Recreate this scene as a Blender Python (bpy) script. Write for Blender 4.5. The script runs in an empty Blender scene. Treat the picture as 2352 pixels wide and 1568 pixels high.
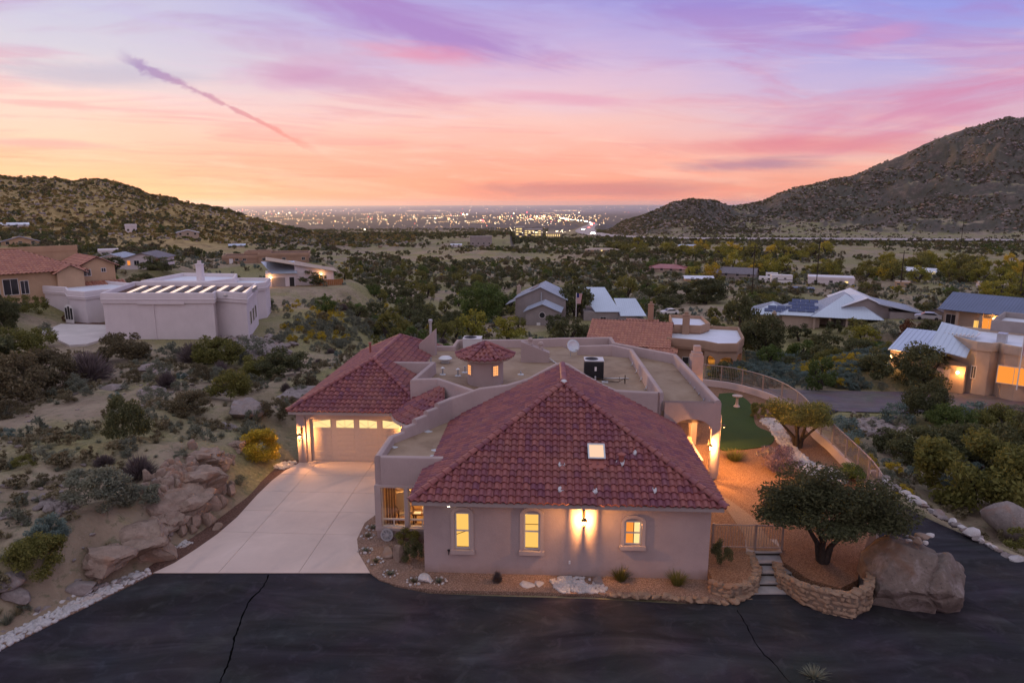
import bpy, bmesh, math, random
import numpy as np
from mathutils import Vector, Matrix, noise as mnoise
R = random.Random(7)
rng = np.random.default_rng(7)
sc = bpy.context.scene
col = sc.collection
rad = math.radians

# ------------------------------------------------------------------ camera
CH, FP, CU, CV, PITCH = 14.0, 1568.0, 1176.0, 784.0, rad(11.37)   # height, focal length in photo units, centre, pitch
cam_d = bpy.data.cameras.new('camera'); cam = bpy.data.objects.new('camera', cam_d); col.objects.link(cam)
cam.location = (0, 0, CH); cam.rotation_euler = (math.pi/2-PITCH, 0, 0)
cam_d.sensor_width = 36; cam_d.lens = FP/2352*36; cam_d.clip_start = 0.5; cam_d.clip_end = 200000
sc.camera = cam
sc.render.resolution_x, sc.render.resolution_y = 1024, 682
sc.view_settings.view_transform = 'Standard'; sc.view_settings.look = 'None'
sc.view_settings.exposure = 0.08; sc.view_settings.gamma = 1.0; sc.view_settings.use_curve_mapping = False
cy = sc.cycles
cy.use_denoising = True
cy.max_bounces = 6; cy.diffuse_bounces = 3; cy.glossy_bounces = 3; cy.transmission_bounces = 4; cy.transparent_max_bounces = 8; cy.volume_bounces = 0
cy.sample_clamp_indirect = 3.0; cy.caustics_reflective = False; cy.caustics_refractive = False

def lin(r, g, b):
    f = lambda c: (c/255/12.92) if c/255 <= 0.04045 else ((c/255+0.055)/1.055)**2.4
    return (f(r), f(g), f(b), 1.0)

class G:
    """small helper for node trees"""
    def __init__(s, tree): s.t = tree; s.n = tree.nodes; s.l = tree.links
    def put(s, sock, v):
        if isinstance(v, bpy.types.NodeSocket): s.l.new(v, sock)
        elif v is not None:
            if sock.type == 'VECTOR' and not hasattr(v, '__len__'): v = (v, v, v)
            if sock.type == 'RGBA' and len(v) == 3: v = (*v, 1)
            sock.default_value = v
    def math(s, op, a, b=None, c=None, clamp=False):
        n = s.n.new('ShaderNodeMath'); n.operation = op; n.use_clamp = clamp
        for i, x in enumerate((a, b, c)):
            if x is not None: s.put(n.inputs[i], x)
        return n.outputs[0]
    def vmath(s, op, a, b=None):
        n = s.n.new('ShaderNodeVectorMath'); n.operation = op
        s.put(n.inputs[0], a)
        if b is not None: s.put(n.inputs[1], b)
        return n.outputs[0]
    def rng(s, v, a, b, c=0.0, d=1.0, smooth=True):
        n = s.n.new('ShaderNodeMapRange'); n.interpolation_type = 'SMOOTHSTEP' if smooth else 'LINEAR'
        for i, x in enumerate((v, a, b, c, d)): s.put(n.inputs[i], x)
        return n.outputs[0]
    def mix(s, f, a, b, mode='MIX'):
        n = s.n.new('ShaderNodeMix'); n.data_type = 'RGBA'; n.blend_type = mode
        s.put(n.inputs[0], f); s.put(n.inputs[6], a); s.put(n.inputs[7], b)
        return n.outputs[2]
    def noise(s, vec, scale, detail=3, rough=0.55, dist=0.0, out=0):
        n = s.n.new('ShaderNodeTexNoise'); s.put(n.inputs['Vector'], vec)
        n.inputs['Scale'].default_value = scale; n.inputs['Detail'].default_value = detail
        n.inputs['Roughness'].default_value = rough; n.inputs['Distortion'].default_value = dist
        return n.outputs[out]
    def voro(s, vec, scale, feature='F1', out=0, rand=1.0):
        n = s.n.new('ShaderNodeTexVoronoi'); n.feature = feature; s.put(n.inputs['Vector'], vec)
        n.inputs['Scale'].default_value = scale; n.inputs['Randomness'].default_value = rand
        return n.outputs[out]
    def ramp(s, f, stops):
        n = s.n.new('ShaderNodeValToRGB'); e = n.color_ramp.elements; s.put(n.inputs[0], f)
        while len(e) < len(stops): e.new(0.5)
        for i, (p, c) in enumerate(stops): e[i].position = p; e[i].color = c if len(c) == 4 else (*c, 1)
        return n.outputs[0]
    def comb(s, x, y, z):
        n = s.n.new('ShaderNodeCombineXYZ')
        for i, v in enumerate((x, y, z)): s.put(n.inputs[i], v)
        return n.outputs[0]
    def sep(s, v):
        n = s.n.new('ShaderNodeSeparateXYZ'); s.put(n.inputs[0], v); return n.outputs
    def bump(s, h, strength=0.3, dist=0.02):
        n = s.n.new('ShaderNodeBump'); n.inputs['Strength'].default_value = strength; n.inputs['Distance'].default_value = dist
        s.put(n.inputs['Height'], h); return n.outputs[0]

# ------------------------------------------------------------------ dusk sky
SUN_AZ, SUN_EL = rad(-35), rad(3.2)
def build_world():
    w = bpy.data.worlds.new('World'); sc.world = w; w.use_nodes = True
    t = w.node_tree; t.nodes.clear(); g = G(t)
    out = t.nodes.new('ShaderNodeOutputWorld'); bg = t.nodes.new('ShaderNodeBackground')
    tc = t.nodes.new('ShaderNodeTexCoord'); d = tc.outputs['Generated']
    x, y, z = g.sep(d)
    DEG = 180/math.pi
    el = g.math('MULTIPLY', g.math('ARCSINE', z), DEG)
    az = g.math('MULTIPLY', g.math('ARCTAN2', x, y), DEG)
    # softly wobble the height so that the bands are not ruled lines
    flat = g.comb(g.math('MULTIPLY', az, 0.05), g.math('MULTIPLY', el, 0.3), 0)
    wob = g.math('MULTIPLY', g.math('SUBTRACT', g.noise(flat, 1.3, 4, 0.6), 0.5), 3.0)
    elw = g.math('ADD', el, wob)
    e = g.math('POWER', g.math('MAXIMUM', g.math('DIVIDE', elw, 90), 0.0), 0.5)
    def st(lst): return [(max(0.0, k/90)**0.5, lin(*c)) for k, c in lst]
    left = g.ramp(e, st([(0, (255, 168, 122)), (1.2, (255, 178, 142)), (3, (253, 178, 154)), (5.0, (251, 196, 178)), (7.5, (236, 206, 202)),
                         (10, (206, 200, 214)), (14, (192, 190, 220)), (22, (184, 172, 216)), (45, (200, 200, 226)), (90, (208, 210, 226))]))
    mid = g.ramp(e, st([(0, (250, 142, 118)), (1.5, (254, 158, 132)), (4, (252, 172, 152)), (6.5, (246, 192, 182)), (9, (228, 188, 204)),
                        (12, (198, 172, 212)), (15.5, (160, 148, 212)), (25, (160, 156, 212)), (45, (200, 200, 226)), (90, (208, 210, 226))]))
    right = g.ramp(e, st([(0, (236, 140, 128)), (1.5, (240, 160, 140)), (3, (238, 182, 170)), (6, (214, 178, 198)), (9, (182, 170, 216)),
                          (13, (148, 150, 222)), (18, (134, 142, 224)), (30, (158, 162, 218)), (45, (200, 202, 228)), (90, (208, 210, 226))]))
    back = g.ramp(e, st([(0, (178, 158, 178)), (5, (214, 176, 190)), (12, (214, 184, 204)), (25, (208, 200, 220)), (90, (208, 210, 226))]))
    c = g.mix(g.rng(az, -34, 2), left, mid)
    c = g.mix(g.rng(az, 0, 34), c, right)
    c = g.mix(g.rng(y, 0.35, -0.5), c, back)
    # cirrus on a high flat layer
    k = g.math('ADD', g.math('MAXIMUM', z, 0.0), 0.07)
    px, py = g.math('DIVIDE', x, k), g.math('DIVIDE', y, k)
    lay = g.comb(px, py, 0)
    rot = g.comb(g.math('ADD', g.math('MULTIPLY', px, 0.83), g.math('MULTIPLY', py, 0.35)),
                 g.math('MULTIPLY', g.math('SUBTRACT', g.math('MULTIPLY', py, 0.83), g.math('MULTIPLY', px, 0.35)), 2.3), 0)
    cl = g.noise(rot, 0.62, 7, 0.6, 0.9)
    m1 = g.rng(cl, 0.47, 0.68)
    ccol = g.ramp(e, st([(0, (252, 140, 112)), (3, (250, 146, 130)), (6, (232, 146, 152)), (9, (208, 130, 168)), (12, (176, 116, 180)), (16, (146, 110, 192)), (24, (166, 140, 200)), (90, (204, 204, 224))]))
    c = g.mix(g.math('MULTIPLY', m1, 0.5), c, ccol)
    # fine fibres
    fib = g.noise(g.comb(g.math('MULTIPLY', az, 0.11), g.math('MULTIPLY', g.math('ADD', el, g.math('MULTIPLY', az, 0.06)), 1.05), 0.0), 1.0, 6, 0.62, 0.6)
    c = g.mix(g.math('MULTIPLY', g.rng(fib, 0.48, 0.70), 0.42), c, g.ramp(e, st([(0, (255, 196, 160)), (5, (255, 205, 190)), (9, (226, 196, 214)), (14, (178, 172, 224)), (90, (210, 210, 228))])))
    # a broad purple bank high in the middle, rose banks to the right, mauve bars low over the horizon
    def bank(a0, e0, la, le, slope, soft, colr, amt, sd):
        nonlocal c
        da = g.math('DIVIDE', g.math('SUBTRACT', az, a0), la)
        ee = g.math('SUBTRACT', g.math('SUBTRACT', el, e0), g.math('MULTIPLY', g.math('SUBTRACT', az, a0), slope))
        de = g.math('DIVIDE', ee, le)
        rr = g.math('SQRT', g.math('ADD', g.math('MULTIPLY', da, da), g.math('MULTIPLY', de, de)))
        nn = g.noise(g.comb(g.math('MULTIPLY', az, 0.075), g.math('MULTIPLY', ee, 0.5), sd), 1.0, 6, 0.62, 0.8)
        rr = g.math('ADD', rr, g.math('MULTIPLY', g.math('SUBTRACT', nn, 0.5), 1.9))
        c = g.mix(g.math('MULTIPLY', g.rng(rr, 1.0, 1.0-soft), amt), c, lin(*colr))
    bank(-8, 13.6, 16, 2.2, -0.20, 0.95, (164, 118, 190), 0.8, 1.0)
    bank(-7.5, 11.3, 8, 1.2, -0.08, 0.95, (226, 138, 166), 0.75, 2.0)
    bank(-17, 9.6, 7, 1.6, 0.12, 0.95, (206, 150, 188), 0.55, 2.3)
    bank(6, 8.0, 10, 0.7, -0.06, 0.95, (224, 150, 180), 0.55, 2.5)
    bank(-14, 9.3, 9, 1.3, -0.05, 0.9, (196, 134, 178), 0.55, 2.7)
    bank(30, 6.6, 14, 2.8, 0.14, 0.95, (210, 128, 166), 0.8, 3.0)
    bank(22, 4.2, 14, 1.0, -0.02, 0.9, (222, 124, 138), 0.7, 3.5)
    bank(19, 3.0, 7.0, 0.75, 0.0, 0.9, (168, 122, 152), 0.8, 4.0)
    bank(7, 1.2, 15, 0.9, 0.02, 0.9, (186, 108, 124), 0.65, 5.0)
    bank(27, 11.3, 3.4, 1.1, 0.1, 0.9, (206, 140, 186), 0.5, 6.0)
    bank(-34, 4.0, 7, 0.5, 0.0, 0.8, (214, 150, 158), 0.7, 7.0)
    bank(-31, 8.4, 9, 1.1, 0.03, 0.9, (168, 166, 196), 0.55, 8.0)
    # old vapour trail sinking to the right
    a0, e0, a1, e1 = -28.2, 9.9, -15.0, 3.7
    L = math.hypot(a1-a0, e1-e0); ux, uy = (a1-a0)/L, (e1-e0)/L
    da, de = g.math('SUBTRACT', az, a0), g.math('SUBTRACT', el, e0)
    s = g.math('DIVIDE', g.math('ADD', g.math('MULTIPLY', da, ux), g.math('MULTIPLY', de, uy)), L)
    tt = g.math('ADD', g.math('MULTIPLY', da, -uy), g.math('MULTIPLY', de, ux))
    tt = g.math('SUBTRACT', tt, g.math('MULTIPLY', g.math('SINE', g.math('MULTIPLY', s, 3.14)), 0.28))
    nz = g.noise(g.comb(g.math('MULTIPLY', az, 0.9), g.math('MULTIPLY', el, 1.3), 3.3), 1.0, 6, 0.65)
    nz2 = g.noise(g.comb(g.math('MULTIPLY', az, 0.25), g.math('MULTIPLY', el, 0.25), 7.3), 1.0, 2, 0.5)
    wd = g.math('ADD', 0.10, g.math('MULTIPLY', g.math('ABSOLUTE', g.math('SUBTRACT', 0.62, s)), 0.45))
    q = g.math('ADD', g.math('DIVIDE', g.math('ABSOLUTE', tt), wd), g.math('MULTIPLY', g.math('SUBTRACT', nz, 0.5), 4.6))
    q = g.math('ADD', q, g.math('MULTIPLY', g.math('SUBTRACT', nz2, 0.5), 1.0))
    m = g.math('MULTIPLY', g.rng(q, 1.5, 0.2), g.math('MULTIPLY', g.rng(s, -0.05, 0.08), g.rng(s, 1.05, 0.75)))
    c = g.mix(g.math('MULTIPLY', m, 0.78), c, g.mix(g.rng(s, 0.0, 0.9), lin(148, 118, 178), lin(240, 140, 130)))
    # warm light where the sun has just gone behind the left hill
    dz = g.math('SQRT', g.math('ADD', g.math('POWER', g.math('SUBTRACT', az, -33), 2.0), g.math('POWER', g.math('MULTIPLY', el, 3.4), 2.0)))
    c = g.mix(g.math('MULTIPLY', g.rng(dz, 15, 0), 0.14), c, lin(255, 204, 132))
    c = g.mix(g.rng(z, 0.0, -0.06), c, lin(120, 100, 110))
    # thin share of a physical dusk sky under the painted cloud colours
    ns = t.nodes.new('ShaderNodeTexSky'); ns.sky_type = 'NISHITA'; ns.sun_disc = False
    ns.sun_elevation = SUN_EL; ns.sun_rotation = SUN_AZ; ns.altitude = 1800
    c = g.mix(1.0, c, g.mix(1.0, ns.outputs[0], (0.012, 0.012, 0.012), 'MULTIPLY'), 'ADD')
    t.links.new(c, bg.inputs[0]); bg.inputs[1].default_value = 1.0
    t.links.new(bg.outputs[0], out.inputs[0])
build_world()
sun_d = bpy.data.lights.new('sun', 'SUN'); sun = bpy.data.objects.new('sun', sun_d); col.objects.link(sun)
sun_d.energy = 2.2; sun_d.angle = rad(6); sun_d.color = (1.0, 0.56, 0.24)
sun.rotation_euler = (Vector((math.sin(SUN_AZ)*math.cos(SUN_EL), math.cos(SUN_AZ)*math.cos(SUN_EL), math.sin(SUN_EL)))).to_track_quat('Z', 'Y').to_euler()

# ------------------------------------------------------------------ geometry helpers
def ray(u, v):
    x, y = (u-CU)/FP, -(v-CV)/FP
    return (x, math.cos(PITCH)+y*math.sin(PITCH), -math.sin(PITCH)+y*math.cos(PITCH))
def at(u, v, z=0.0):
    d = ray(u, v); t = (z-CH)/d[2]; return Vector((d[0]*t, d[1]*t, z))
HO, HY = Vector((0, 24.0, 0)), rad(-3.0)          # main house frame
E1, E2 = Vector((math.cos(HY), math.sin(HY), 0)), Vector((-math.sin(HY), math.cos(HY), 0))
def hz(u, v, z):                                   # house plan point seen at a pixel, at height z
    q = at(u, v, z)-HO; return (q.dot(E1), q.dot(E2))
def hw(a, b, z=0.0): return HO+E1*a+E2*b+Vector((0, 0, z))

def link(o, parent=None):
    col.objects.link(o)
    if parent is not None: o.parent = parent
    return o
def tag(o, label, cat, group=None):
    o['label'] = label; o['category'] = cat
    if group: o['group'] = group
    return o
def empty(name, loc=(0, 0, 0), rz=0.0, label=None, cat=None, group=None):
    o = bpy.data.objects.new(name, None); o.location = loc; o.rotation_euler = (0, 0, rz); o.empty_display_size = 0.3
    col.objects.link(o)
    if label: tag(o, label, cat, group)
    return o
def finish(me, smooth):
    if smooth:
        me.shade_smooth()
        if smooth is not True: me.set_sharp_from_angle(angle=smooth)
def mesh_np(name, V, F, mat, smooth=False):
    """V (n,3), F (m,k) arrays of equal-sided faces"""
    V = np.asarray(V, dtype=np.float32); F = np.asarray(F, dtype=np.int32); k = F.shape[1]
    me = bpy.data.meshes.new(name)
    me.vertices.add(len(V)); me.vertices.foreach_set('co', V.ravel())
    me.loops.add(F.size); me.loops.foreach_set('vertex_index', F.ravel())
    me.polygons.add(len(F)); me.polygons.foreach_set('loop_start', np.arange(0, F.size, k, dtype=np.int32))
    me.update(calc_edges=True); me.validate()
    if mat: me.materials.append(mat)
    finish(me, smooth)
    return me
class MB:
    def __init__(s): s.v, s.f, s.m, s.M, s.mi = [], [], [], None, 0
    def add(s, vs, fs):
        n = len(s.v)
        if s.M is not None: vs = [s.M @ Vector(p) for p in vs]
        s.v += [tuple(p) for p in vs]
        for f in fs: s.f.append(tuple(i+n for i in f)); s.m.append(s.mi)
        return s
    def box(s, x0, y0, z0, x1, y1, z1):
        if x1 < x0: x0, x1 = x1, x0
        if y1 < y0: y0, y1 = y1, y0
        if z1 < z0: z0, z1 = z1, z0
        return s.add([(x0, y0, z0), (x1, y0, z0), (x1, y1, z0), (x0, y1, z0), (x0, y0, z1), (x1, y0, z1), (x1, y1, z1), (x0, y1, z1)],
                     [(0, 3, 2, 1), (4, 5, 6, 7), (0, 1, 5, 4), (1, 2, 6, 5), (2, 3, 7, 6), (3, 0, 4, 7)])
    def poly(s, pts): return s.add(pts, [tuple(range(len(pts)))])
    def prism(s, pts, z0, z1):
        """pts plan polygon; z1 number or list of top heights"""
        n = len(pts)
        ar = sum(pts[i][0]*pts[(i+1) % n][1]-pts[(i+1) % n][0]*pts[i][1] for i in range(n))
        zt = list(z1) if hasattr(z1, '__len__') else [z1]*n
        if ar < 0: pts = pts[::-1]; zt = zt[::-1]
        vs = [(p[0], p[1], z0) for p in pts]+[(p[0], p[1], zt[i]) for i, p in enumerate(pts)]
        fs = [tuple(range(n-1, -1, -1)), tuple(range(n, 2*n))]+[(i, (i+1) % n, n+(i+1) % n, n+i) for i in range(n)]
        return s.add(vs, fs)
    def tube(s, path, r, seg=8, cap=True):
        P = [Vector(p) for p in path]; n = len(P); rs = r if hasattr(r, '__len__') else [r]*n
        vs, fs = [], []; ref = None
        for i, p in enumerate(P):
            t = (P[min(i+1, n-1)]-P[max(i-1, 0)]).normalized()
            if ref is None: ref = Vector((0, 0, 1)) if abs(t.z) < 0.9 else Vector((1, 0, 0))
            x = ref.cross(t)
            if x.length < 1e-4: x = Vector((1, 0, 0)).cross(t)
            x.normalize(); y = t.cross(x); ref = y
            # keep frame steady
            ref = y
            for k in range(seg):
                a = 2*math.pi*k/seg; vs.append(p+(x*math.cos(a)+y*math.sin(a))*rs[i])
            ref = Vector((0, 0, 1)) if abs(t.z) < 0.9 else Vector((1, 0, 0))
        for i in range(n-1):
            for k in range(seg):
                a, b = i*seg+k, i*seg+(k+1) % seg; fs.append((a, b, b+seg, a+seg))
        if cap: fs += [tuple(range(seg-1, -1, -1)), tuple(range((n-1)*seg, n*seg))]
        return s.add(vs, fs)
    def lathe(s, prof, seg=16, c=(0, 0, 0)):
        vs, fs = [], []
        for r, z in prof:
            for k in range(seg):
                a = 2*math.pi*k/seg; vs.append((c[0]+r*math.cos(a), c[1]+r*math.sin(a), c[2]+z))
        for i in range(len(prof)-1):
            for k in range(seg):
                a, b = i*seg+k, i*seg+(k+1) % seg; fs.append((a, b, b+seg, a+seg))
        fs += [tuple(range(seg-1, -1, -1)), tuple(range((len(prof)-1)*seg, len(prof)*seg))]
        return s.add(vs, fs)
    def wall(s, pts, th, z0, arc=5, closed=False):
        """thick wall with a rounded top along pts (x, y, ztop)"""
        P = [Vector(p) for p in pts]; n = len(P); r = th/2; sec = []
        def sect(zt):
            q = [(-r, z0)]
            for k in range(arc+1):
                a = math.pi*(1-k/arc); q.append((r*math.cos(a), zt-r*0.75+0.75*r*math.sin(a)))
            return q+[(r, z0)]
        dirs = []
        for i in range(n):
            def nz(rng_):
                for j in rng_:
                    d = (P[(j+1) % n]-P[j]); d.z = 0
                    if d.length > 1e-3: return d.normalized()
                return None
            if closed: fw, bk = nz([i]), nz([(i-1) % n])
            else: fw, bk = nz(range(i, n-1)), nz(range(i-1, -1, -1))
            fw = fw or bk; bk = bk or fw
            t = (fw+bk).normalized(); c = max(0.35, t.dot(fw)); nrm = Vector((t.y, -t.x, 0))/c
            dirs.append(nrm)
        vs, fs = [], []; m = arc+3
        for p, nr in zip(P, dirs):
            for o, z in sect(p.z): vs.append((p.x+nr.x*o, p.y+nr.y*o, z))
        for i in range(n if closed else n-1):
            j = (i+1) % n
            for k in range(m-1): fs.append((i*m+k, j*m+k, j*m+k+1, i*m+k+1))
        if not closed: fs += [tuple(range(m-1, -1, -1)), tuple(range((n-1)*m, n*m))]
        return s.add(vs, fs)
    def mesh(s, name, mats, smooth=False):
        me = bpy.data.meshes.new(name); me.from_pydata(s.v, [], s.f)
        for m in (mats if isinstance(mats, (list, tuple)) else [mats]): me.materials.append(m)
        if any(s.m): me.polygons.foreach_set('material_index', s.m)
        me.update(); finish(me, smooth); return me
    def build(s, name, mats, parent=None, smooth=False, kind=None):
        o = link(bpy.data.objects.new(name, s.mesh(name, mats, smooth)), parent)
        if kind: o['kind'] = kind
        return o
def part(name, me, parent, loc=(0, 0, 0), rz=0.0, scale=None, M=None):
    o = bpy.data.objects.new(name, me)
    if M is not None: o.matrix_basis = M
    else:
        o.location = loc; o.rotation_euler = (0, 0, rz)
        if scale is not None: o.scale = scale if hasattr(scale, '__len__') else (scale,)*3
    return link(o, parent)
def structure(o): o['kind'] = 'structure'; return o
def lamp(name, loc, power, color, radius=0.05, parent=None):
    d = bpy.data.lights.new(name, 'POINT'); d.energy = power; d.color = color; d.shadow_soft_size = radius
    o = bpy.data.objects.new(name, d); o.location = loc; return link(o, parent)
# ------------------------------------------------------------------ materials
def mat_new(name):
    m = bpy.data.materials.new(name); m.use_nodes = True; t = m.node_tree; t.nodes.clear(); g = G(t)
    out = t.nodes.new('ShaderNodeOutputMaterial'); b = t.nodes.new('ShaderNodeBsdfPrincipled')
    t.links.new(b.outputs[0], out.inputs[0]); b.inputs['Roughness'].default_value = 0.85
    b.inputs['Specular IOR Level'].default_value = 0.25
    return m, g, b, out
def wpos(g): return g.n.new('ShaderNodeNewGeometry').outputs['Position']
def opos(g): return g.n.new('ShaderNodeTexCoord').outputs['Object']
def orand(g): return g.n.new('ShaderNodeObjectInfo').outputs['Random']
def island(g): return g.n.new('ShaderNodeNewGeometry').outputs['Random Per Island']
def plain(name, c, rough=0.8, metal=0.0, spec=0.3, var=0.0, scale=8.0, bump=0.0):
    m, g, b, _ = mat_new(name); b.inputs['Roughness'].default_value = rough; b.inputs['Metallic'].default_value = metal
    b.inputs['Specular IOR Level'].default_value = spec
    if var or bump:
        n = g.noise(opos(g), scale, 4, 0.6)
        lo = tuple(x*(1-var) for x in c); hi = tuple(min(1, x*(1+var)) for x in c)
        g.put(b.inputs['Base Color'], g.ramp(n, [(0.3, lo), (0.7, hi)]))
        if bump: g.put(b.inputs['Normal'], g.bump(g.noise(opos(g), scale*6, 3, 0.6), bump, 0.02))
    else: g.put(b.inputs['Base Color'], c)
    return m
def glow(name, c, s):
    m = bpy.data.materials.new(name); m.use_nodes = True; t = m.node_tree; t.nodes.clear()
    out = t.nodes.new('ShaderNodeOutputMaterial'); e = t.nodes.new('ShaderNodeEmission')
    e.inputs[0].default_value = (*c, 1); e.inputs[1].default_value = s; t.links.new(e.outputs[0], out.inputs[0]); return m
def stucco(name, c, fine=60.0, stain=0.10, splash=False):
    m, g, b, _ = mat_new(name); p = wpos(g)
    n1 = g.noise(p, 0.55, 5, 0.6); n2 = g.noise(p, fine, 3, 0.6); x, y, z = g.sep(p)
    streak = g.noise(g.comb(g.math('MULTIPLY', x, 2.2), g.math('MULTIPLY', y, 2.2), g.math('MULTIPLY', z, 0.25)), 1.0, 4, 0.6)
    base = g.mix(g.rng(n1, 0.3, 0.7), tuple(v*(1-stain) for v in c), tuple(v*(1+stain*0.7) for v in c))
    base = g.mix(g.math('MULTIPLY', g.rng(streak, 0.5, 0.75), 0.16), base, tuple(v*0.7 for v in c))
    base = g.mix(g.math('MULTIPLY', g.rng(n2, 0.35, 0.7), 0.10), base, tuple(v*0.8 for v in c))
    if splash:      # soil splashed up by rain, and faint trowel patches
        base = g.mix(g.math('MULTIPLY', g.rng(g.math('ADD', z, g.math('MULTIPLY', g.noise(p, 3.0, 4, 0.6), 0.5)), 0.75, 0.25), 0.45), base, (0.25, 0.17, 0.12))
        base = g.mix(g.rng(g.noise(p, 1.9, 5, 0.7, 1.2), 0.55, 0.68, 0, 0.22), base, tuple(v*0.72 for v in c))
    g.put(b.inputs['Base Color'], base); g.put(b.inputs['Normal'], g.bump(g.math('ADD', n2, g.noise(p, 14, 3, 0.6)), 0.5, 0.014)); b.inputs['Roughness'].default_value = 0.95
    return m
M = {}
M['stucco'] = stucco('pinkish stucco', (0.415, 0.325, 0.305), splash=True)
M['trim'] = stucco('stucco trim', (0.46, 0.37, 0.34))
M['fascia'] = plain('painted fascia', (0.38, 0.32, 0.30), 0.6, var=0.06)
def tile_mat(name, a, b_, c_):
    m, g, b, _ = mat_new(name); r = orand(g); i = island(g)
    rr = g.math('FRACT', g.math('ADD', g.math('MULTIPLY', r, 7.13), g.math('MULTIPLY', i, 3.7)))
    base = g.ramp(rr, [(0.0, a), (0.45, b_), (0.8, c_), (1.0, a)])
    n = g.noise(wpos(g), 9, 5, 0.65)
    base = g.mix(g.rng(n, 0.4, 0.75, 0, 0.5), base, tuple(x*0.45 for x in a))
    n3 = g.noise(wpos(g), 0.7, 3, 0.5)
    base = g.mix(g.rng(n3, 0.45, 0.7, 0, 0.35), base, (0.30, 0.13, 0.09))
    g.put(b.inputs['Base Color'], base); b.inputs['Roughness'].default_value = 0.6; b.inputs['Specular IOR Level'].default_value = 0.4
    g.put(b.inputs['Normal'], g.bump(g.noise(wpos(g), 60, 3, 0.6), 0.25, 0.01))
    return m
M['tile'] = tile_mat('clay tile', (0.20, 0.058, 0.062), (0.30, 0.10, 0.085), (0.165, 0.052, 0.08))
M['tile_tan'] = tile_mat('tan clay tile', (0.40, 0.17, 0.11), (0.46, 0.21, 0.13), (0.34, 0.14, 0.10))
M['underlay'] = plain('roof underlay', (0.05, 0.03, 0.03), 0.9)
def deck_mat():
    m, g, b, _ = mat_new('roof membrane'); p = wpos(g)
    n = g.noise(p, 0.6, 6, 0.65, 0.6); x, y, z = g.sep(p)
    seam = g.math('FRACT', g.math('MULTIPLY', y, 1.05)); line = g.rng(seam, 0.03, 0.0)
    base = g.ramp(n, [(0.25, (0.20, 0.135, 0.085)), (0.5, (0.31, 0.22, 0.145)), (0.75, (0.38, 0.285, 0.20))])
    base = g.mix(g.math('MULTIPLY', line, 0.35), base, (0.15, 0.11, 0.09))
    st = g.noise(g.comb(g.math('MULTIPLY', x, 0.5), g.math('MULTIPLY', y, 1.6), 0), 0.8, 5, 0.7, 1.2)
    base = g.mix(g.rng(st, 0.62, 0.72, 0, 0.5), base, (0.42, 0.37, 0.33))
    g.put(b.inputs['Base Color'], base); b.inputs['Roughness'].default_value = 0.8
    return m
M['deck'] = deck_mat()
def concrete():
    m, g, b, _ = mat_new('driveway concrete'); p = wpos(g); r = orand(g)
    n = g.noise(p, 0.5, 6, 0.65, 0.5); f = g.noise(p, 45, 2, 0.5)
    base = g.ramp(n, [(0.25, (0.50, 0.395, 0.335)), (0.6, (0.60, 0.475, 0.40)), (0.8, (0.66, 0.53, 0.455))])
    base = g.mix(g.math('MULTIPLY', r, 0.16), base, (0.45, 0.37, 0.34))
    base = g.mix(g.rng(f, 0.55, 0.75, 0, 0.16), base, (0.36, 0.3, 0.27))
    # curved tyre marks
    x, y, z = g.sep(p)
    dx, dy = g.math('SUBTRACT', x, 3.5), g.math('SUBTRACT', y, 22.0)
    rr = g.math('SQRT', g.math('ADD', g.math('MULTIPLY', dx, dx), g.math('MULTIPLY', dy, dy)))
    rr = g.math('ADD', rr, g.math('MULTIPLY', g.noise(p, 0.25, 2, 0.5), 1.2))
    band = g.math('MULTIPLY', g.rng(g.math('ABSOLUTE', g.math('SUBTRACT', g.math('FRACT', g.math('MULTIPLY', rr, 0.62)), 0.5)), 0.16, 0.02), g.rng(g.noise(p, 0.35, 4, 0.6), 0.45, 0.65))
    base = g.mix(g.math('MULTIPLY', band, 0.30), base, (0.33, 0.28, 0.27))
    g.put(b.inputs['Base Color'], base); g.put(b.inputs['Normal'], g.bump(f, 0.15, 0.005)); b.inputs['Roughness'].default_value = 0.85
    return m
M['concrete'] = concrete()
M['pale_concrete'] = plain('pale concrete', (0.55, 0.50, 0.47), 0.85, var=0.12, scale=0.4)
def asphalt(name, a, c, d):
    m, g, b, _ = mat_new(name); p = wpos(g); x, y, z = g.sep(p)
    n = g.noise(g.comb(g.math('MULTIPLY', x, 0.22), g.math('MULTIPLY', y, 0.75), 0), 0.8, 6, 0.6, 1.5)
    n2 = g.noise(p, 1.6, 5, 0.65, 0.8); f = g.noise(p, 70, 2, 0.6)
    base = g.ramp(n, [(0.32, a), (0.55, c), (0.75, d)])
    base = g.mix(g.rng(n2, 0.5, 0.75, 0, 0.35), base, tuple(v*1.5 for v in d))
    hue = g.noise(p, 0.45, 3, 0.5, 0.5, out=1)
    base = g.mix(0.45, base, g.mix(1.0, base, hue, 'MULTIPLY'))
    base = g.mix(g.rng(f, 0.55, 0.8, 0, 0.35), base, tuple(v*2.0 for v in d))
    g.put(b.inputs['Base Color'], base); g.put(b.inputs['Normal'], g.bump(f, 0.3, 0.01))
    g.put(b.inputs['Roughness'], g.rng(n, 0.35, 0.7, 0.92, 0.72)); b.inputs['Specular IOR Level'].default_value = 0.12
    return m
M['asphalt'] = asphalt('asphalt', (0.023, 0.021, 0.0225), (0.039, 0.037, 0.041), (0.070, 0.067, 0.075))
M['old_asphalt'] = asphalt('worn asphalt', (0.13, 0.11, 0.12), (0.17, 0.145, 0.15), (0.2, 0.17, 0.17))
M['crack'] = plain('crack filler', (0.004, 0.004, 0.004), 1.0, spec=0.0)
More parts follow.
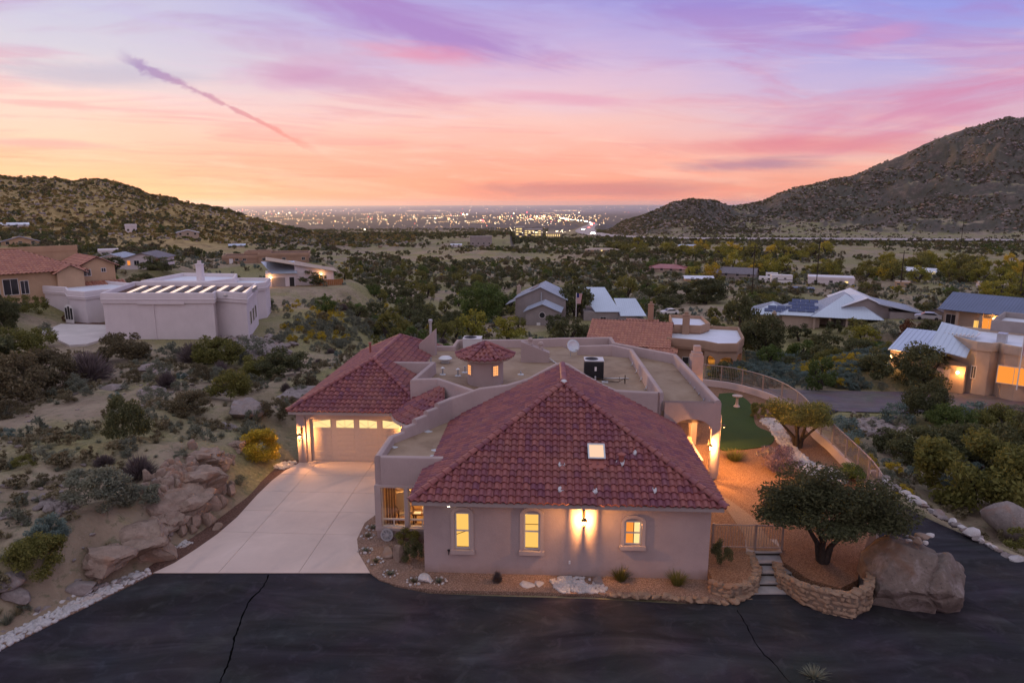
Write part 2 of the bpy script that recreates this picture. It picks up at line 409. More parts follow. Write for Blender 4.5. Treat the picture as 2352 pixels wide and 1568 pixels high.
def gravel(name, pal, size=26.0, bmp=0.7):
    m, g, b, _ = mat_new(name); p = wpos(g)
    c = g.voro(p, size, 'F1', 1); d = g.voro(p, size, 'F1', 0)
    h = g.sep(c)[0]
    base = g.ramp(h, [(i/(len(pal)-1), q) for i, q in enumerate(pal)])
    base = g.mix(g.rng(d, 0.35, 0.65, 0, 0.6), base, tuple(v*0.3 for v in pal[0]))
    big = g.noise(p, 0.8, 5, 0.6)
    base = g.mix(g.rng(big, 0.4, 0.7, 0, 0.35), base, tuple(v*0.55 for v in pal[1]))
    g.put(b.inputs['Base Color'], base); g.put(b.inputs['Normal'], g.bump(g.math('SUBTRACT', 1.0, d), bmp, 0.03))
    b.inputs['Roughness'].default_value = 0.95
    return m
M['gravel'] = gravel('tan gravel', [(0.24, 0.145, 0.10), (0.34, 0.215, 0.15), (0.43, 0.30, 0.225), (0.28, 0.165, 0.12)])
M['garden_gravel'] = gravel('red brown garden gravel', [(0.20, 0.105, 0.06), (0.29, 0.155, 0.085), (0.37, 0.22, 0.135), (0.24, 0.12, 0.07)])
M['brown_gravel'] = gravel('brown gravel', [(0.115, 0.06, 0.042), (0.16, 0.085, 0.062), (0.22, 0.13, 0.10), (0.13, 0.07, 0.05)])
M['white_gravel'] = gravel('white gravel', [(0.40, 0.36, 0.34), (0.55, 0.50, 0.47), (0.68, 0.64, 0.61), (0.33, 0.27, 0.25)], 11.0)
M['path'] = gravel('crushed stone path', [(0.30, 0.19, 0.12), (0.35, 0.23, 0.15), (0.39, 0.27, 0.18), (0.32, 0.21, 0.14)], 50.0, 0.2)
def turf():
    m, g, b, _ = mat_new('artificial turf'); p = wpos(g)
    n = g.noise(p, 30, 4, 0.7); k = g.noise(p, 0.7, 3, 0.6)
    base = g.ramp(n, [(0.3, (0.020, 0.042, 0.005)), (0.7, (0.045, 0.080, 0.010))])
    base = g.mix(g.rng(k, 0.4, 0.7, 0, 0.3), base, (0.022, 0.045, 0.008))
    g.put(b.inputs['Base Color'], base); g.put(b.inputs['Normal'], g.bump(n, 0.8, 0.03)); return m
M['turf'] = turf()
def terrain_mat():
    m, g, b, _ = mat_new('high desert ground'); p = wpos(g); x, y, z = g.sep(p)
    r = g.math('SQRT', g.math('ADD', g.math('MULTIPLY', x, x), g.math('MULTIPLY', y, y)))
    flat = g.comb(x, y, 0)
    a1 = g.noise(flat, 0.035, 6, 0.62, 0.7); a2 = g.noise(flat, 0.35, 6, 0.65, 0.4); a3 = g.noise(p, 5.0, 5, 0.7); pebb = g.voro(p, 7.0, 'F1', 0)
    sand = g.ramp(a2, [(0.28, (0.18, 0.135, 0.092)), (0.5, (0.285, 0.22, 0.15)), (0.72, (0.39, 0.315, 0.23))])
    grass = g.ramp(a3, [(0.3, (0.12, 0.125, 0.05)), (0.55, (0.25, 0.22, 0.095)), (0.75, (0.37, 0.31, 0.155))])
    base = g.mix(g.rng(a1, 0.42, 0.56), sand, grass)
    base = g.mix(g.rng(a2, 0.52, 0.70, 0, 0.75), base, grass)
    speck = g.noise(p, 1.7, 6, 0.75, 0.5)
    base = g.mix(g.rng(speck, 0.53, 0.62, 0, 0.6), base, (0.105, 0.115, 0.06))
    base = g.mix(g.rng(a3, 0.58, 0.75, 0, 0.5), base, (0.40, 0.34, 0.29))
    # hillsides: grey-violet granite, dark brush in the folds
    hill = g.rng(r, 430, 640)
    h1 = g.noise(p, 0.035, 9, 0.72, 0.4); h2 = g.noise(p, 0.16, 6, 0.75)
    rock = g.ramp(h2, [(0.3, (0.055, 0.046, 0.036)), (0.48, (0.09, 0.072, 0.056)), (0.6, (0.15, 0.118, 0.095)), (0.75, (0.27, 0.215, 0.175))])
    rock = g.mix(g.rng(h1, 0.44, 0.60), g.mix(0.65, rock, (0.055, 0.06, 0.04)), rock)
    n = g.n.new('ShaderNodeNewGeometry'); nz = g.sep(n.outputs['Normal'])[2]
    steep = g.rng(nz, 0.995, 0.965)
    base = g.mix(g.math('MULTIPLY', hill, steep), base, rock)
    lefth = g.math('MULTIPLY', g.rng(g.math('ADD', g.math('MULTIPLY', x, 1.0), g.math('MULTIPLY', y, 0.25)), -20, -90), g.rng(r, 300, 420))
    sunglow = g.ramp(h2, [(0.35, (0.20, 0.14, 0.05)), (0.55, (0.40, 0.28, 0.11)), (0.72, (0.54, 0.39, 0.19))])  # gold of the sunset glow painted onto the hill's dry grass
    base = g.mix(g.math('MULTIPLY', lefth, g.rng(r, 1500, 900, 0, 0.85)), base, sunglow)
    # beyond: town and mesa read as dark mottled plain
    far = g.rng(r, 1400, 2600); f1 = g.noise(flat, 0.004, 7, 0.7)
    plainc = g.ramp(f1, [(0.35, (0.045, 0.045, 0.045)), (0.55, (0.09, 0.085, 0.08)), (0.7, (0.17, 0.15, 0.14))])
    plainc = g.mix(g.rng(r, 7000, 17000), plainc, g.ramp(f1, [(0.35, (0.20, 0.195, 0.23)), (0.65, (0.34, 0.325, 0.36))]))  # blue-grey haze of distance painted into the far ground colour
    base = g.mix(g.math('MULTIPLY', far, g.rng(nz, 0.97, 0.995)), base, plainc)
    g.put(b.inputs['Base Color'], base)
    hgt = g.math('ADD', g.math('MULTIPLY', a3, 0.7), g.math('MULTIPLY', speck, 0.8))
    g.put(b.inputs['Normal'], g.bump(hgt, 0.6, 0.15)); b.inputs['Roughness'].default_value = 0.97
    return m
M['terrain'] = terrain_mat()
def rock_mat(name, a, b_, lichen=(0.12, 0.11, 0.09)):
    m, g, b, _ = mat_new(name); p = wpos(g); r = orand(g)
    n = g.noise(p, 1.8, 7, 0.68, 0.6); n2 = g.noise(p, 9, 6, 0.7); v = g.noise(p, 0.7, 4, 0.6, 1.0)
    base = g.ramp(n, [(0.28, tuple(x*0.6 for x in a)), (0.5, a), (0.72, b_)])
    base = g.mix(g.math('MULTIPLY', r, 0.45), base, tuple(x*0.75 for x in b_))
    base = g.mix(g.rng(n2, 0.54, 0.7, 0, 0.7), base, lichen)
    base = g.mix(g.rng(v, 0.55, 0.7, 0, 0.55), base, (a[0]*1.15, a[1]*0.8, a[2]*0.6))
    g.put(b.inputs['Base Color'], base); g.put(b.inputs['Normal'], g.bump(g.math('ADD', n2, n), 0.7, 0.08)); b.inputs['Roughness'].default_value = 0.95
    return m
M['rock'] = rock_mat('grey granite', (0.24, 0.20, 0.185), (0.36, 0.31, 0.285))
M['tan_rock'] = rock_mat('tan granite', (0.28, 0.205, 0.155), (0.40, 0.30, 0.235), (0.16, 0.12, 0.09))
M['wall_stone'] = rock_mat('wall stone', (0.30, 0.20, 0.13), (0.42, 0.30, 0.20), (0.16, 0.12, 0.09))
M['white_rock'] = rock_mat('pale river rock', (0.52, 0.49, 0.47), (0.66, 0.63, 0.61), (0.36, 0.34, 0.32))
M['boulder'] = rock_mat('boulder granite', (0.15, 0.115, 0.09), (0.33, 0.275, 0.255), (0.06, 0.05, 0.045))
def leaf_mat(name, dark, light, alt=None, trans=0.34):
    m, g, b, out = mat_new(name); i = island(g); r = orand(g)
    base = g.ramp(i, [(0.0, dark), (0.6, tuple((a+c)/2 for a, c in zip(dark, light))), (1.0, light)])
    n = g.noise(opos(g), 1.3, 3, 0.6)
    base = g.mix(g.rng(n, 0.4, 0.65, 0, 0.6), base, alt or tuple(c*0.8 for c in light))
    base = g.mix(g.math('MULTIPLY', r, 0.5), base, tuple(c*0.6 for c in dark))
    g.put(b.inputs['Base Color'], base); b.inputs['Roughness'].default_value = 0.8
    tr = g.n.new('ShaderNodeBsdfTranslucent'); g.put(tr.inputs[0], base); mx = g.n.new('ShaderNodeMixShader'); mx.inputs[0].default_value = trans
    g.l.new(b.outputs[0], mx.inputs[1]); g.l.new(tr.outputs[0], mx.inputs[2]); g.l.new(mx.outputs[0], out.inputs[0])
    return m
M['juniper'] = leaf_mat('juniper leaf', (0.075, 0.085, 0.038), (0.17, 0.175, 0.075))
M['scrub'] = leaf_mat('brown scrub', (0.12, 0.10, 0.055), (0.24, 0.20, 0.11))
M['sage'] = leaf_mat('sage leaf', (0.15, 0.165, 0.12), (0.31, 0.32, 0.23), (0.26, 0.26, 0.16))
M['teal_sage'] = leaf_mat('blue sage leaf', (0.12, 0.175, 0.15), (0.25, 0.32, 0.27))
M['drygrass'] = leaf_mat('dry grass', (0.17, 0.14, 0.075), (0.34, 0.29, 0.17))
M['chamisa'] = leaf_mat('yellow rabbitbrush', (0.36, 0.26, 0.03), (0.78, 0.58, 0.05), (0.34, 0.30, 0.06))
M['yellow_leaf'] = leaf_mat('autumn leaf', (0.17, 0.17, 0.03), (0.46, 0.40, 0.06), (0.24, 0.27, 0.06))
M['green_leaf'] = leaf_mat('green leaf', (0.07, 0.105, 0.03), (0.17, 0.23, 0.06))
M['oak_leaf'] = leaf_mat('evergreen oak leaf', (0.06, 0.066, 0.03), (0.16, 0.165, 0.07))
M['olive_leaf'] = leaf_mat('olive leaf', (0.11, 0.115, 0.03), (0.28, 0.265, 0.07))
M['purple_leaf'] = leaf_mat('purple sage flower', (0.17, 0.12, 0.15), (0.34, 0.25, 0.34), (0.16, 0.15, 0.11))
M['highway'] = plain('pale highway concrete', (0.36, 0.315, 0.30), 0.8, var=0.1, scale=0.05)
M['sunglow_brush'] = leaf_mat('straw coloured brush', (0.24, 0.17, 0.05), (0.48, 0.35, 0.12), (0.32, 0.24, 0.08), 0.5)  # leaf colour carries the sunset backlight of the left hill
M['red_leaf'] = leaf_mat('rust leaf', (0.09, 0.035, 0.02), (0.20, 0.085, 0.04))
M['grey_twig'] = leaf_mat('grey twigs', (0.11, 0.085, 0.08), (0.24, 0.19, 0.18))
M['bark'] = plain('bark', (0.045, 0.035, 0.028), 0.95, var=0.3, scale=6, bump=0.5)
M['white_roof'] = plain('white roof coating', (0.66, 0.69, 0.74), 0.5, var=0.08, scale=0.4)
M['metal_roof'] = plain('pale standing seam', (0.50, 0.565, 0.65), 0.35, 0.35, 0.5, var=0.06, scale=0.2)
M['blue_roof'] = plain('slate blue roof', (0.13, 0.16, 0.25), 0.5, 0.1, 0.4, var=0.08, scale=0.3)
M['grey_roof'] = plain('grey shingle', (0.17, 0.155, 0.17), 0.8, var=0.12, scale=1.0)
M['white_wall'] = stucco('pale lilac stucco', (0.66, 0.60, 0.60), 20, 0.05)
M['adobe'] = stucco('adobe stucco', (0.36, 0.235, 0.16), 20)
M['tan_wall'] = stucco('tan stucco', (0.47, 0.32, 0.20), 20)
M['grey_wall'] = stucco('grey stucco', (0.30, 0.265, 0.25), 20)
M['beige_wall'] = stucco('beige stucco', (0.42, 0.33, 0.255), 20)
M['red_roof'] = plain('red metal roof', (0.36, 0.15, 0.14), 0.5, var=0.1, scale=0.3)
M['dark'] = plain('dark opening', (0.02, 0.018, 0.018), 0.6)
M['dark_glass'] = plain('dark window glass', (0.03, 0.03, 0.035), 0.12, 0.0, 0.6)
M['solar'] = plain('solar cells', (0.015, 0.03, 0.12), 0.2, 0.1, 0.6, var=0.2, scale=2)
M['white_paint'] = plain('white paint', (0.72, 0.70, 0.68), 0.55)
M['frame'] = plain('window vinyl', (0.60, 0.57, 0.54), 0.5)
M['black_metal'] = plain('black metal', (0.02, 0.02, 0.022), 0.45, 0.3)
M['bronze'] = plain('bronze metal', (0.07, 0.045, 0.03), 0.5, 0.6)
M['rail'] = plain('painted rail', (0.30, 0.24, 0.21), 0.5, 0.2)
M['galv'] = plain('galvanised metal', (0.50, 0.52, 0.54), 0.4, 0.7, var=0.1)
M['cement'] = plain('roof cement', (0.52, 0.53, 0.54), 0.8, var=0.15, scale=12)
M['ac'] = plain('dark condenser', (0.028, 0.028, 0.032), 0.6, var=0.2)
M['ac_top'] = plain('condenser lid', (0.60, 0.60, 0.60), 0.5, 0.2)
M['copper'] = plain('red flashing', (0.30, 0.10, 0.08), 0.6, var=0.15)
M['door'] = plain('garage door paint', (0.56, 0.44, 0.36), 0.6, var=0.04)
M['wood'] = plain('brown wood', (0.17, 0.075, 0.03), 0.6, var=0.25, scale=5)
M['fence_wood'] = plain('orange cedar', (0.30, 0.13, 0.05), 0.8, var=0.2, scale=3)
M['fabric'] = plain('cream fabric', (0.55, 0.45, 0.32), 0.95)
M['step'] = plain('step concrete', (0.34, 0.31, 0.29), 0.9, var=0.15, scale=3)
M['mortar'] = plain('mortar', (0.20, 0.15, 0.11), 0.95, var=0.2, scale=12)
M['soil'] = plain('dark soil', (0.03, 0.022, 0.016), 0.95, var=0.2)
M['interior'] = plain('warm interior wall', (0.55, 0.36, 0.18), 0.9)
M['water_white'] = plain('white plastic', (0.7, 0.7, 0.7), 0.4)
WARM = (1.0, 0.44, 0.13)
M['win_lit'] = glow('lit window', (1.0, 0.56, 0.13), 1.0)
M['win_lit2'] = glow('lit cream window', (1.0, 0.72, 0.30), 1.1)
M['win_orange'] = glow('lit orange window', (1.0, 0.32, 0.05), 0.95)
M['skylight'] = glow('lit skylight', (1.0, 0.66, 0.45), 0.95)
M['bulb'] = glow('bulb', (1.0, 0.58, 0.22), 22.0)
M['bulb_white'] = glow('white bulb', (1.0, 0.86, 0.62), 10.0)
M['shade'] = glow('lamp shade', (1.0, 0.75, 0.36), 3.5)
M['head'] = glow('headlight', (1.0, 0.80, 0.50), 60.0)
M['tail'] = glow('tail light', (1.0, 0.07, 0.04), 30.0)
M['far_warm'] = glow('far warm lamp', (1.0, 0.58, 0.24), 5.5)
M['far_white'] = glow('far white lamp', (1.0, 0.80, 0.52), 6.0)
M['far_red'] = glow('far red lamp', (1.0, 0.08, 0.10), 8.0)
def glass():
    m = bpy.data.materials.new('clear glass'); m.use_nodes = True; t = m.node_tree; t.nodes.clear(); g = G(t)
    out = t.nodes.new('ShaderNodeOutputMaterial'); a = t.nodes.new('ShaderNodeBsdfTransparent'); b = t.nodes.new('ShaderNodeBsdfGlossy')
    b.inputs['Roughness'].default_value = 0.02; mx = t.nodes.new('ShaderNodeMixShader'); mx.inputs[0].default_value = 0.08
    t.links.new(a.outputs[0], mx.inputs[1]); t.links.new(b.outputs[0], mx.inputs[2]); t.links.new(mx.outputs[0], out.inputs[0]); return m
M['glass'] = glass()
# ------------------------------------------------------------------ terrain
RK = np.array([0, 10, 20, 30, 40, 55, 70, 90, 120, 160, 220, 300, 450, 700, 1000, 1600, 3000, 6000, 12000, 60000], float)
UC = np.array([-1400, -500, 0, 300, 600, 900, 1176, 1500, 1800, 2100, 2352, 2900, 4200], float)
AC_ = np.degrees(np.arctan((UC-CU)/FP))
ZK = np.array([
 [0.5, 1, 2, 3, 3, 2.5, 2, 2, 1, 0, 0, 0, 2, 10, 0, -40, -85, -120, -135, -110],
 [0.3, .8, 1.6, 2.4, 2.2, 1.6, 1, .3, -.5, -1, -2, -2, 0, 0, -20, -45, -85, -120, -135, -110],
 [0, .3, 1.0, 1.9, 1.9, 1.0, .2, -.5, -1, -2, -3, -3, -3, -8, -25, -48, -85, -120, -138, -150],
 [0, .1, .7, 1.7, 2.0, 1.3, .2, -1.2, -2, -2.5, -3, -5, -7, -14, -28, -48, -85, -120, -140, -150],
 [0, 0, .3, .8, 1.0, .2, -.8, -1.8, -2.5, -4, -6, -9, -13, -20, -30, -48, -85, -120, -140, -140],
 [0, 0, 0, 0, 0, -.6, -1.6, -3.5, -6, -10, -13, -15, -18, -23, -31, -49, -85, -120, -140, -120],
 [0, 0, 0, 0, 0, -2, -5, -8, -12, -14, -15, -16, -18, -23, -32, -50, -85, -120, -135, -90],
 [0, 0, 0, 0, -.5, -3, -6, -8, -11, -13.5, -15, -15.5, -17, -21, -30, -50, -85, -120, -130, -50],
 [0, 0, 0, -.3, -1.8, -4.2, -6.2, -8.2, -11, -14, -15, -15.5, -17, -20, -24, -40, -80, -120, -125, -20],
 [0, 0, -.2, -1.0, -2.8, -4.8, -6.2, -8, -11, -14, -15, -15.5, -16.5, -20, -20, -40, -80, -120, -120, 0],
 [0, 0, -.4, -1.6, -3.4, -5.3, -6.2, -8, -11, -14, -15, -15.5, -16.5, -20, -18, -40, -80, -120, -120, 0],
 [0, 0, -.6, -2.0, -3.6, -5.3, -6.2, -8, -11, -14, -15, -15.5, -16.5, -20, -18, -40, -80, -120, -120, 0],
 [0, 0, -.6, -2.0, -3.6, -5.3, -6.2, -8, -11, -14, -15, -15.5, -16.5, -20, -18, -40, -80, -120, -120, 0]], float)
LR = np.log(RK+8.0)
def base_z(az, lr):
    """az degrees, lr = log(r+8): smooth bilinear table"""
    i = np.clip(np.searchsorted(AC_, az)-1, 0, len(AC_)-2); fa = np.clip((az-AC_[i])/(AC_[i+1]-AC_[i]), 0, 1); fa = fa*fa*(3-2*fa)
    j = np.clip(np.searchsorted(LR, lr)-1, 0, len(LR)-2); fr = np.clip((lr-LR[j])/(LR[j+1]-LR[j]), 0, 1)
    return (ZK[i, j]*(1-fr)+ZK[i, j+1]*fr)*(1-fa)+(ZK[i+1, j]*(1-fr)+ZK[i+1, j+1]*fr)*fa
# lattice noise in numpy
_perm = np.random.default_rng(11).permutation(512)
_val = np.random.default_rng(12).uniform(-1, 1, 512)
def vnoise(x, y):
    xi, yi = np.floor(x).astype(int), np.floor(y).astype(int); fx, fy = x-xi, y-yi
    fx, fy = fx*fx*fx*(fx*(fx*6-15)+10), fy*fy*fy*(fy*(fy*6-15)+10)
    h = lambda a, b: _val[_perm[(_perm[a & 511]+b) & 511]]
    return (h(xi, yi)*(1-fx)+h(xi+1, yi)*fx)*(1-fy)+(h(xi, yi+1)*(1-fx)+h(xi+1, yi+1)*fx)*fy
def fbm(x, y, s, o=5, g=0.5):
    t = np.zeros_like(x, dtype=float); a = 1.0
    for k in range(o): t += a*vnoise(x*s+17.3*k, y*s-9.1*k); s *= 2.03; a *= g
    return t
def sstep(x, a, b):
    t = np.clip((x-a)/(b-a), 0, 1); return t*t*(3-2*t)
# ridges read off the skyline: (photo column, elevation row, distance of crest, distance of foot, rear length)
def el_of(u, v):
    d = ray(u, v); return d[2]/math.hypot(d[0], d[1])
LEFT_SKY = [(-900, 380), (-400, 400), (-150, 402), (0, 411), (50, 415), (130, 410), (165, 420), (215, 416), (245, 418), (300, 434), (350, 453), (395, 457), (420, 467), (460, 474), (505, 479), (540, 492), (570, 502), (600, 512), (650, 526), (720, 540), (800, 552)]
RIGHT_SKY = [(1380, 536), (1420, 516), (1470, 500), (1515, 480), (1545, 464), (1570, 458), (1592, 454), (1615, 460), (1650, 464), (1680, 478), (1720, 472), (1750, 464), (1795, 447), (1830, 437), (1880, 420), (1925, 408), (1965, 398), (2000, 382), (2050, 362), (2100, 341), (2150, 321), (2200, 306), (2260, 291), (2310, 277), (2352, 272), (2500, 235), (2750, 215), (3200, 260), (4000, 340)]
def sky_tab(tab): return np.degrees(np.arctan([(u-CU)/(FP*math.cos(PITCH)-(v-CV)*math.sin(PITCH)) for u, v in tab])), np.array([el_of(u, v) for u, v in tab])
LA, LE = sky_tab(LEFT_SKY); RA, RE = sky_tab(RIGHT_SKY)
RD_A = np.degrees(np.arctan((np.array([1380, 1590, 1680, 1800, 2352, 4000.])-CU)/FP)); RD = np.array([1000, 1000, 1250, 1350, 1500, 1600.])
PAD2 = np.array([(-50, 74), (-50, 62), (-44, 58), (-36, 62), (-31, 66), (-26, 66), (-24.5, 74), (-24, 92), (-56, 95)], float)
PAD = np.array([(-24, 4), (-16.6, 19.4), (-13.9, 24.1), (-12.3, 31), (-12.1, 35.5), (-12.9, 37), (-12.9, 47), (-4, 50.5), (6, 51), (14.6, 53), (17.9, 49), (19.0, 44), (19.0, 38), (18.0, 31), (16.9, 26), (18.5, 21), (20, 14), (21, 4)], float)
def poly_dist(x, y, P):
    """signed distance, negative inside"""
    d = np.full(x.shape, 1e9); ins = np.zeros(x.shape, bool); n = len(P)
    for i in range(n):
        ax, ay = P[i]; bx, by = P[(i+1) % n]; ex, ey = bx-ax, by-ay
        t = np.clip(((x-ax)*ex+(y-ay)*ey)/(ex*ex+ey*ey+1e-12), 0, 1); d = np.minimum(d, np.hypot(x-ax-t*ex, y-ay-t*ey))
        c = ((ay > y) != (by > y)) & (x < (bx-ax)*(y-ay)/(by-ay+1e-12)+ax); ins ^= c
    return np.where(ins, -d, d)
def line_dist(x, y, P):
    d = np.full(x.shape, 1e9); z = np.zeros(x.shape)
    for i in range(len(P)-1):
        ax, ay, az_ = P[i]; bx, by, bz = P[i+1]; ex, ey = bx-ax, by-ay
        t = np.clip(((x-ax)*ex+(y-ay)*ey)/(ex*ex+ey*ey), 0, 1); q = np.hypot(x-ax-t*ex, y-ay-t*ey)
        z = np.where(q < d, az_+t*(bz-az_), z); d = np.minimum(d, q)
    return d, z
def smooth_line(P, k=8):
    """Catmull-Rom resample"""
    P = [np.array(p, float) for p in P]; out = []
    for i in range(len(P)-1):
        p0, p1, p2, p3 = P[max(i-1, 0)], P[i], P[i+1], P[min(i+2, len(P)-1)]
        for j in range(k):
            t = j/k; out.append(0.5*((2*p1)+(-p0+p2)*t+(2*p0-5*p1+4*p2-p3)*t*t+(-p0+3*p1-3*p2+p3)*t**3))
    return out+[P[-1]]
LOWER_DRIVE = smooth_line([(18.5, 6, -.02), (18.9, 13, -.03), (19.2, 19, -.25), (19.0, 25, -.8), (19.1, 30, -1.3), (19.0, 36, -1.9), (19.9, 42, -2.7), (21.5, 50, -3.8), (26, 60, -5.4), (31, 66, -6)], 5)
LOWER_ROAD = smooth_line([(13, 76.5, -6.9), (20, 73, -6.4), (28, 69.4, -6.1), (40, 68, -6), (55, 67.6, -6), (75, 68, -6), (110, 72, -6)], 6)
HIGHWAY = smooth_line([at(2800, 560, -19.5)]+[at(u, v, z) for u, v, z in [(2352, 553, -19.5), (2150, 551, -19.5), (1900, 549.5, -20), (1700, 549, -20.5), (1550, 547.5, -21), (1440, 544, -23), (1370, 538.5, -28)]]+
   [at(1345, 530, -38), at(1352, 521, -55), at(1362, 514, -72), at(1345, 508.5, -84), at(1308, 504.5, -92), at(1285, 500, -105)], 8)
SITE_PADS = [(105, 690, 104, 15), (300, 618, 172, 10), (612, 603, 212, 15), (690, 655, 146, 11), (1240, 746, 150, 11), (1400, 735, 158, 9), (1500, 832, 93, 14), (1870, 757, 150, 15), (2040, 762, 150, 11), (2255, 757, 146, 14), (2255, 878, 86, 12)]
PADS_XYZ = []
for u, v, r_, q in SITE_PADS:
    d = ray(u, v); h = math.hypot(d[0], d[1]); PADS_XYZ.append((d[0]/h*(r_+q*.45), d[1]/h*(r_+q*.45), CH+d[2]/h*r_-.12, q))
def terrain(x, y, detail=True):
    x = np.asarray(x, float); y = np.asarray(y, float)
    r = np.hypot(x, y); az = np.degrees(np.arctan2(x, y)); lr = np.log(r+8)
    z = base_z(az, lr)
    if detail:
        amp = np.clip(r*0.012, 0.12, 1.6); amp = np.where(r > 900, amp*3, amp)
        z = z+0.45*amp*fbm(x, y, 0.045, 3)*sstep(r, 30, 150)+0.27*fbm(x, y, 0.28, 4)
    # left hill
    e = np.interp(az, LA, LE); dc = 640-4.0*(az+10); foot = dc*0.60
    crest = CH+e*dc; t = (r-foot)/(dc-foot)
    up = np.where(t < 1, np.clip(t, 0, 1)**1.25, 1-sstep(r, dc, dc*1.7))
    hl = z+(np.maximum(crest, z)-z)*up
    hl = hl+(5.5*fbm(x, y, 0.014, 6, 0.55)+2.0*(1-np.abs(fbm(x, y, 0.03, 4)))-1.5)*np.clip(t*2, 0, 1)*(r < dc*1.6)*np.where(t < 1, 1-0.75*sstep(t, .8, 1), 0.25)
    z = np.where((az < 0) & (az > -100) & (hl > z), np.maximum(z, hl), z)
    # right mountain and its foothill
    e = np.interp(az, RA, RE); dc = np.interp(az, RD_A, RD); foot = np.clip(dc*0.62, 790, 900)
    crest = CH+e*dc; t = (r-foot)/(dc-foot)
    up = np.where(t < 1, np.clip(t, 0, 1)**1.12, 1-sstep(r, dc, dc*1.8))
    hr = z+(np.maximum(crest, z)-z)*up
    rel = np.clip((crest+30)/120, 0.12, 1.3)
    gul = fbm(x, y, 0.0065, 6, 0.60)*21+(1-np.abs(fbm(x+300, y, 0.012, 5, 0.58)))*13-10+fbm(x, y, 0.05, 4)*3.4
    hr = hr+gul*rel*np.clip(t*1.6, 0, 1)*(r < dc*1.7)*np.where(t < 1, 1-0.78*sstep(t, .78, 1), 0.22)
    on = sstep(az, 6.5, 9.0)*sstep(-az, -125, -80)
    z = np.where((on > 0) & (hr > z), z+(np.maximum(z, hr)-z)*on, z)
    # levelled places
    for cx, cy_, cz, q in PADS_XYZ:
        m = np.abs(x-cx)+np.abs(y-cy_) < q*4.5
        if m.any(): w = 1-sstep(np.hypot(x[m]-cx, y[m]-cy_), q*.95, q*1.9); z[m] = z[m]*(1-w)+cz*w
    near = r < 140
    if near.any():
        xs, ys = x[near], y[near]; zz = z[near]
        d, zl = line_dist(xs, ys, LOWER_ROAD); w = 1-sstep(d, 4.6, 9); zz = zz*(1-w)+(zl-0.12)*w
        d = poly_dist(xs, ys, PAD); w = 1-sstep(d, 0.0, 3.2); zz = zz*(1-w)+(-0.10)*w
        d = poly_dist(xs, ys, PAD2); w = 1-sstep(d, 0.0, 7); zz = zz*(1-w)+(0.0)*w
        d, zl = line_dist(xs, ys, LOWER_DRIVE); wd = 1.75*sstep(ys, 33, 24); w = 1-sstep(d, 2.2+wd, 5.0+wd); zz = zz*(1-w)+(zl-0.12)*w
        z[near] = zz
    mid = (r > 500) & (r < 4500) & (az > -5) & (az < 60)
    if mid.any():
        d, zl = line_dist(x[mid], y[mid], HIGHWAY); w = 1-sstep(d, 22, 60); zz = z[mid]; z[mid] = zz*(1-w)+(zl-0.6)*w
    return z
def tz(x, y): return float(terrain(np.array([x]), np.array([y]))[0])
_T = np.geomspace(8, 50000, 3400)
def ground(u, v):
    """first terrain point seen along a photo ray"""
    d = ray(u, v); h = math.hypot(d[0], d[1]); X, Y = d[0]/h*_T, d[1]/h*_T; Z = CH+d[2]/h*_T
    k = np.argmax(Z < terrain(X, Y)); x, y = X[k], Y[k]
    return Vector((x, y, tz(x, y)))
def build_terrain():
    azs = np.concatenate([np.linspace(-180, -48, 50)[:-1], np.linspace(-48, 48, 680), np.linspace(48, 180, 50)[1:]])
    rs = np.concatenate([[0.0], np.geomspace(4, 60000, 640)])
    A, Rr = np.meshgrid(np.radians(azs), rs); X, Y = Rr*np.sin(A), Rr*np.cos(A)
    Z = terrain(X.ravel(), Y.ravel()).reshape(X.shape)
    V = np.stack([X, Y, Z], -1).reshape(-1, 3); nA, nR = len(azs), len(rs)
    i, j = np.meshgrid(np.arange(nR-1), np.arange(nA-1), indexing='ij'); a = i*nA+j
    F = np.stack([a, a+1, a+nA+1, a+nA], -1).reshape(-1, 4)[:, ::-1]
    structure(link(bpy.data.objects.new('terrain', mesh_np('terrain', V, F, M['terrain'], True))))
build_terrain()
def strip(name, line, hwid_, lift, mat, n=3):
    vs, fs = [], []; P = [Vector(p) for p in line]; c = 2*n+1
    for i, p in enumerate(P):
        t = (P[min(i+1, len(P)-1)]-P[max(i-1, 0)]); t.z = 0; t.normalize(); nr = Vector((t.y, -t.x, 0)); hwid = hwid_(p) if callable(hwid_) else hwid_
        for k in range(-n, n+1): q = p+nr*hwid*k/n; vs.append((q.x, q.y, p.z+lift))
    for i in range(len(P)-1):
        for k in range(c-1): fs.append((i*c+k, i*c+k+1, (i+1)*c+k+1, (i+1)*c+k))
    b = MB(); b.add(vs, fs); return structure(b.build(name, mat))
strip('lower_drive', LOWER_DRIVE, lambda p: 1.75+1.75*float(sstep(np.array(p.y), 33, 24)), 0.0, M['asphalt'], 6)
strip('lower_road', LOWER_ROAD, 3.9, 0.0, M['old_asphalt'])
strip('highway', HIGHWAY, 20, 0.5, M['highway'])

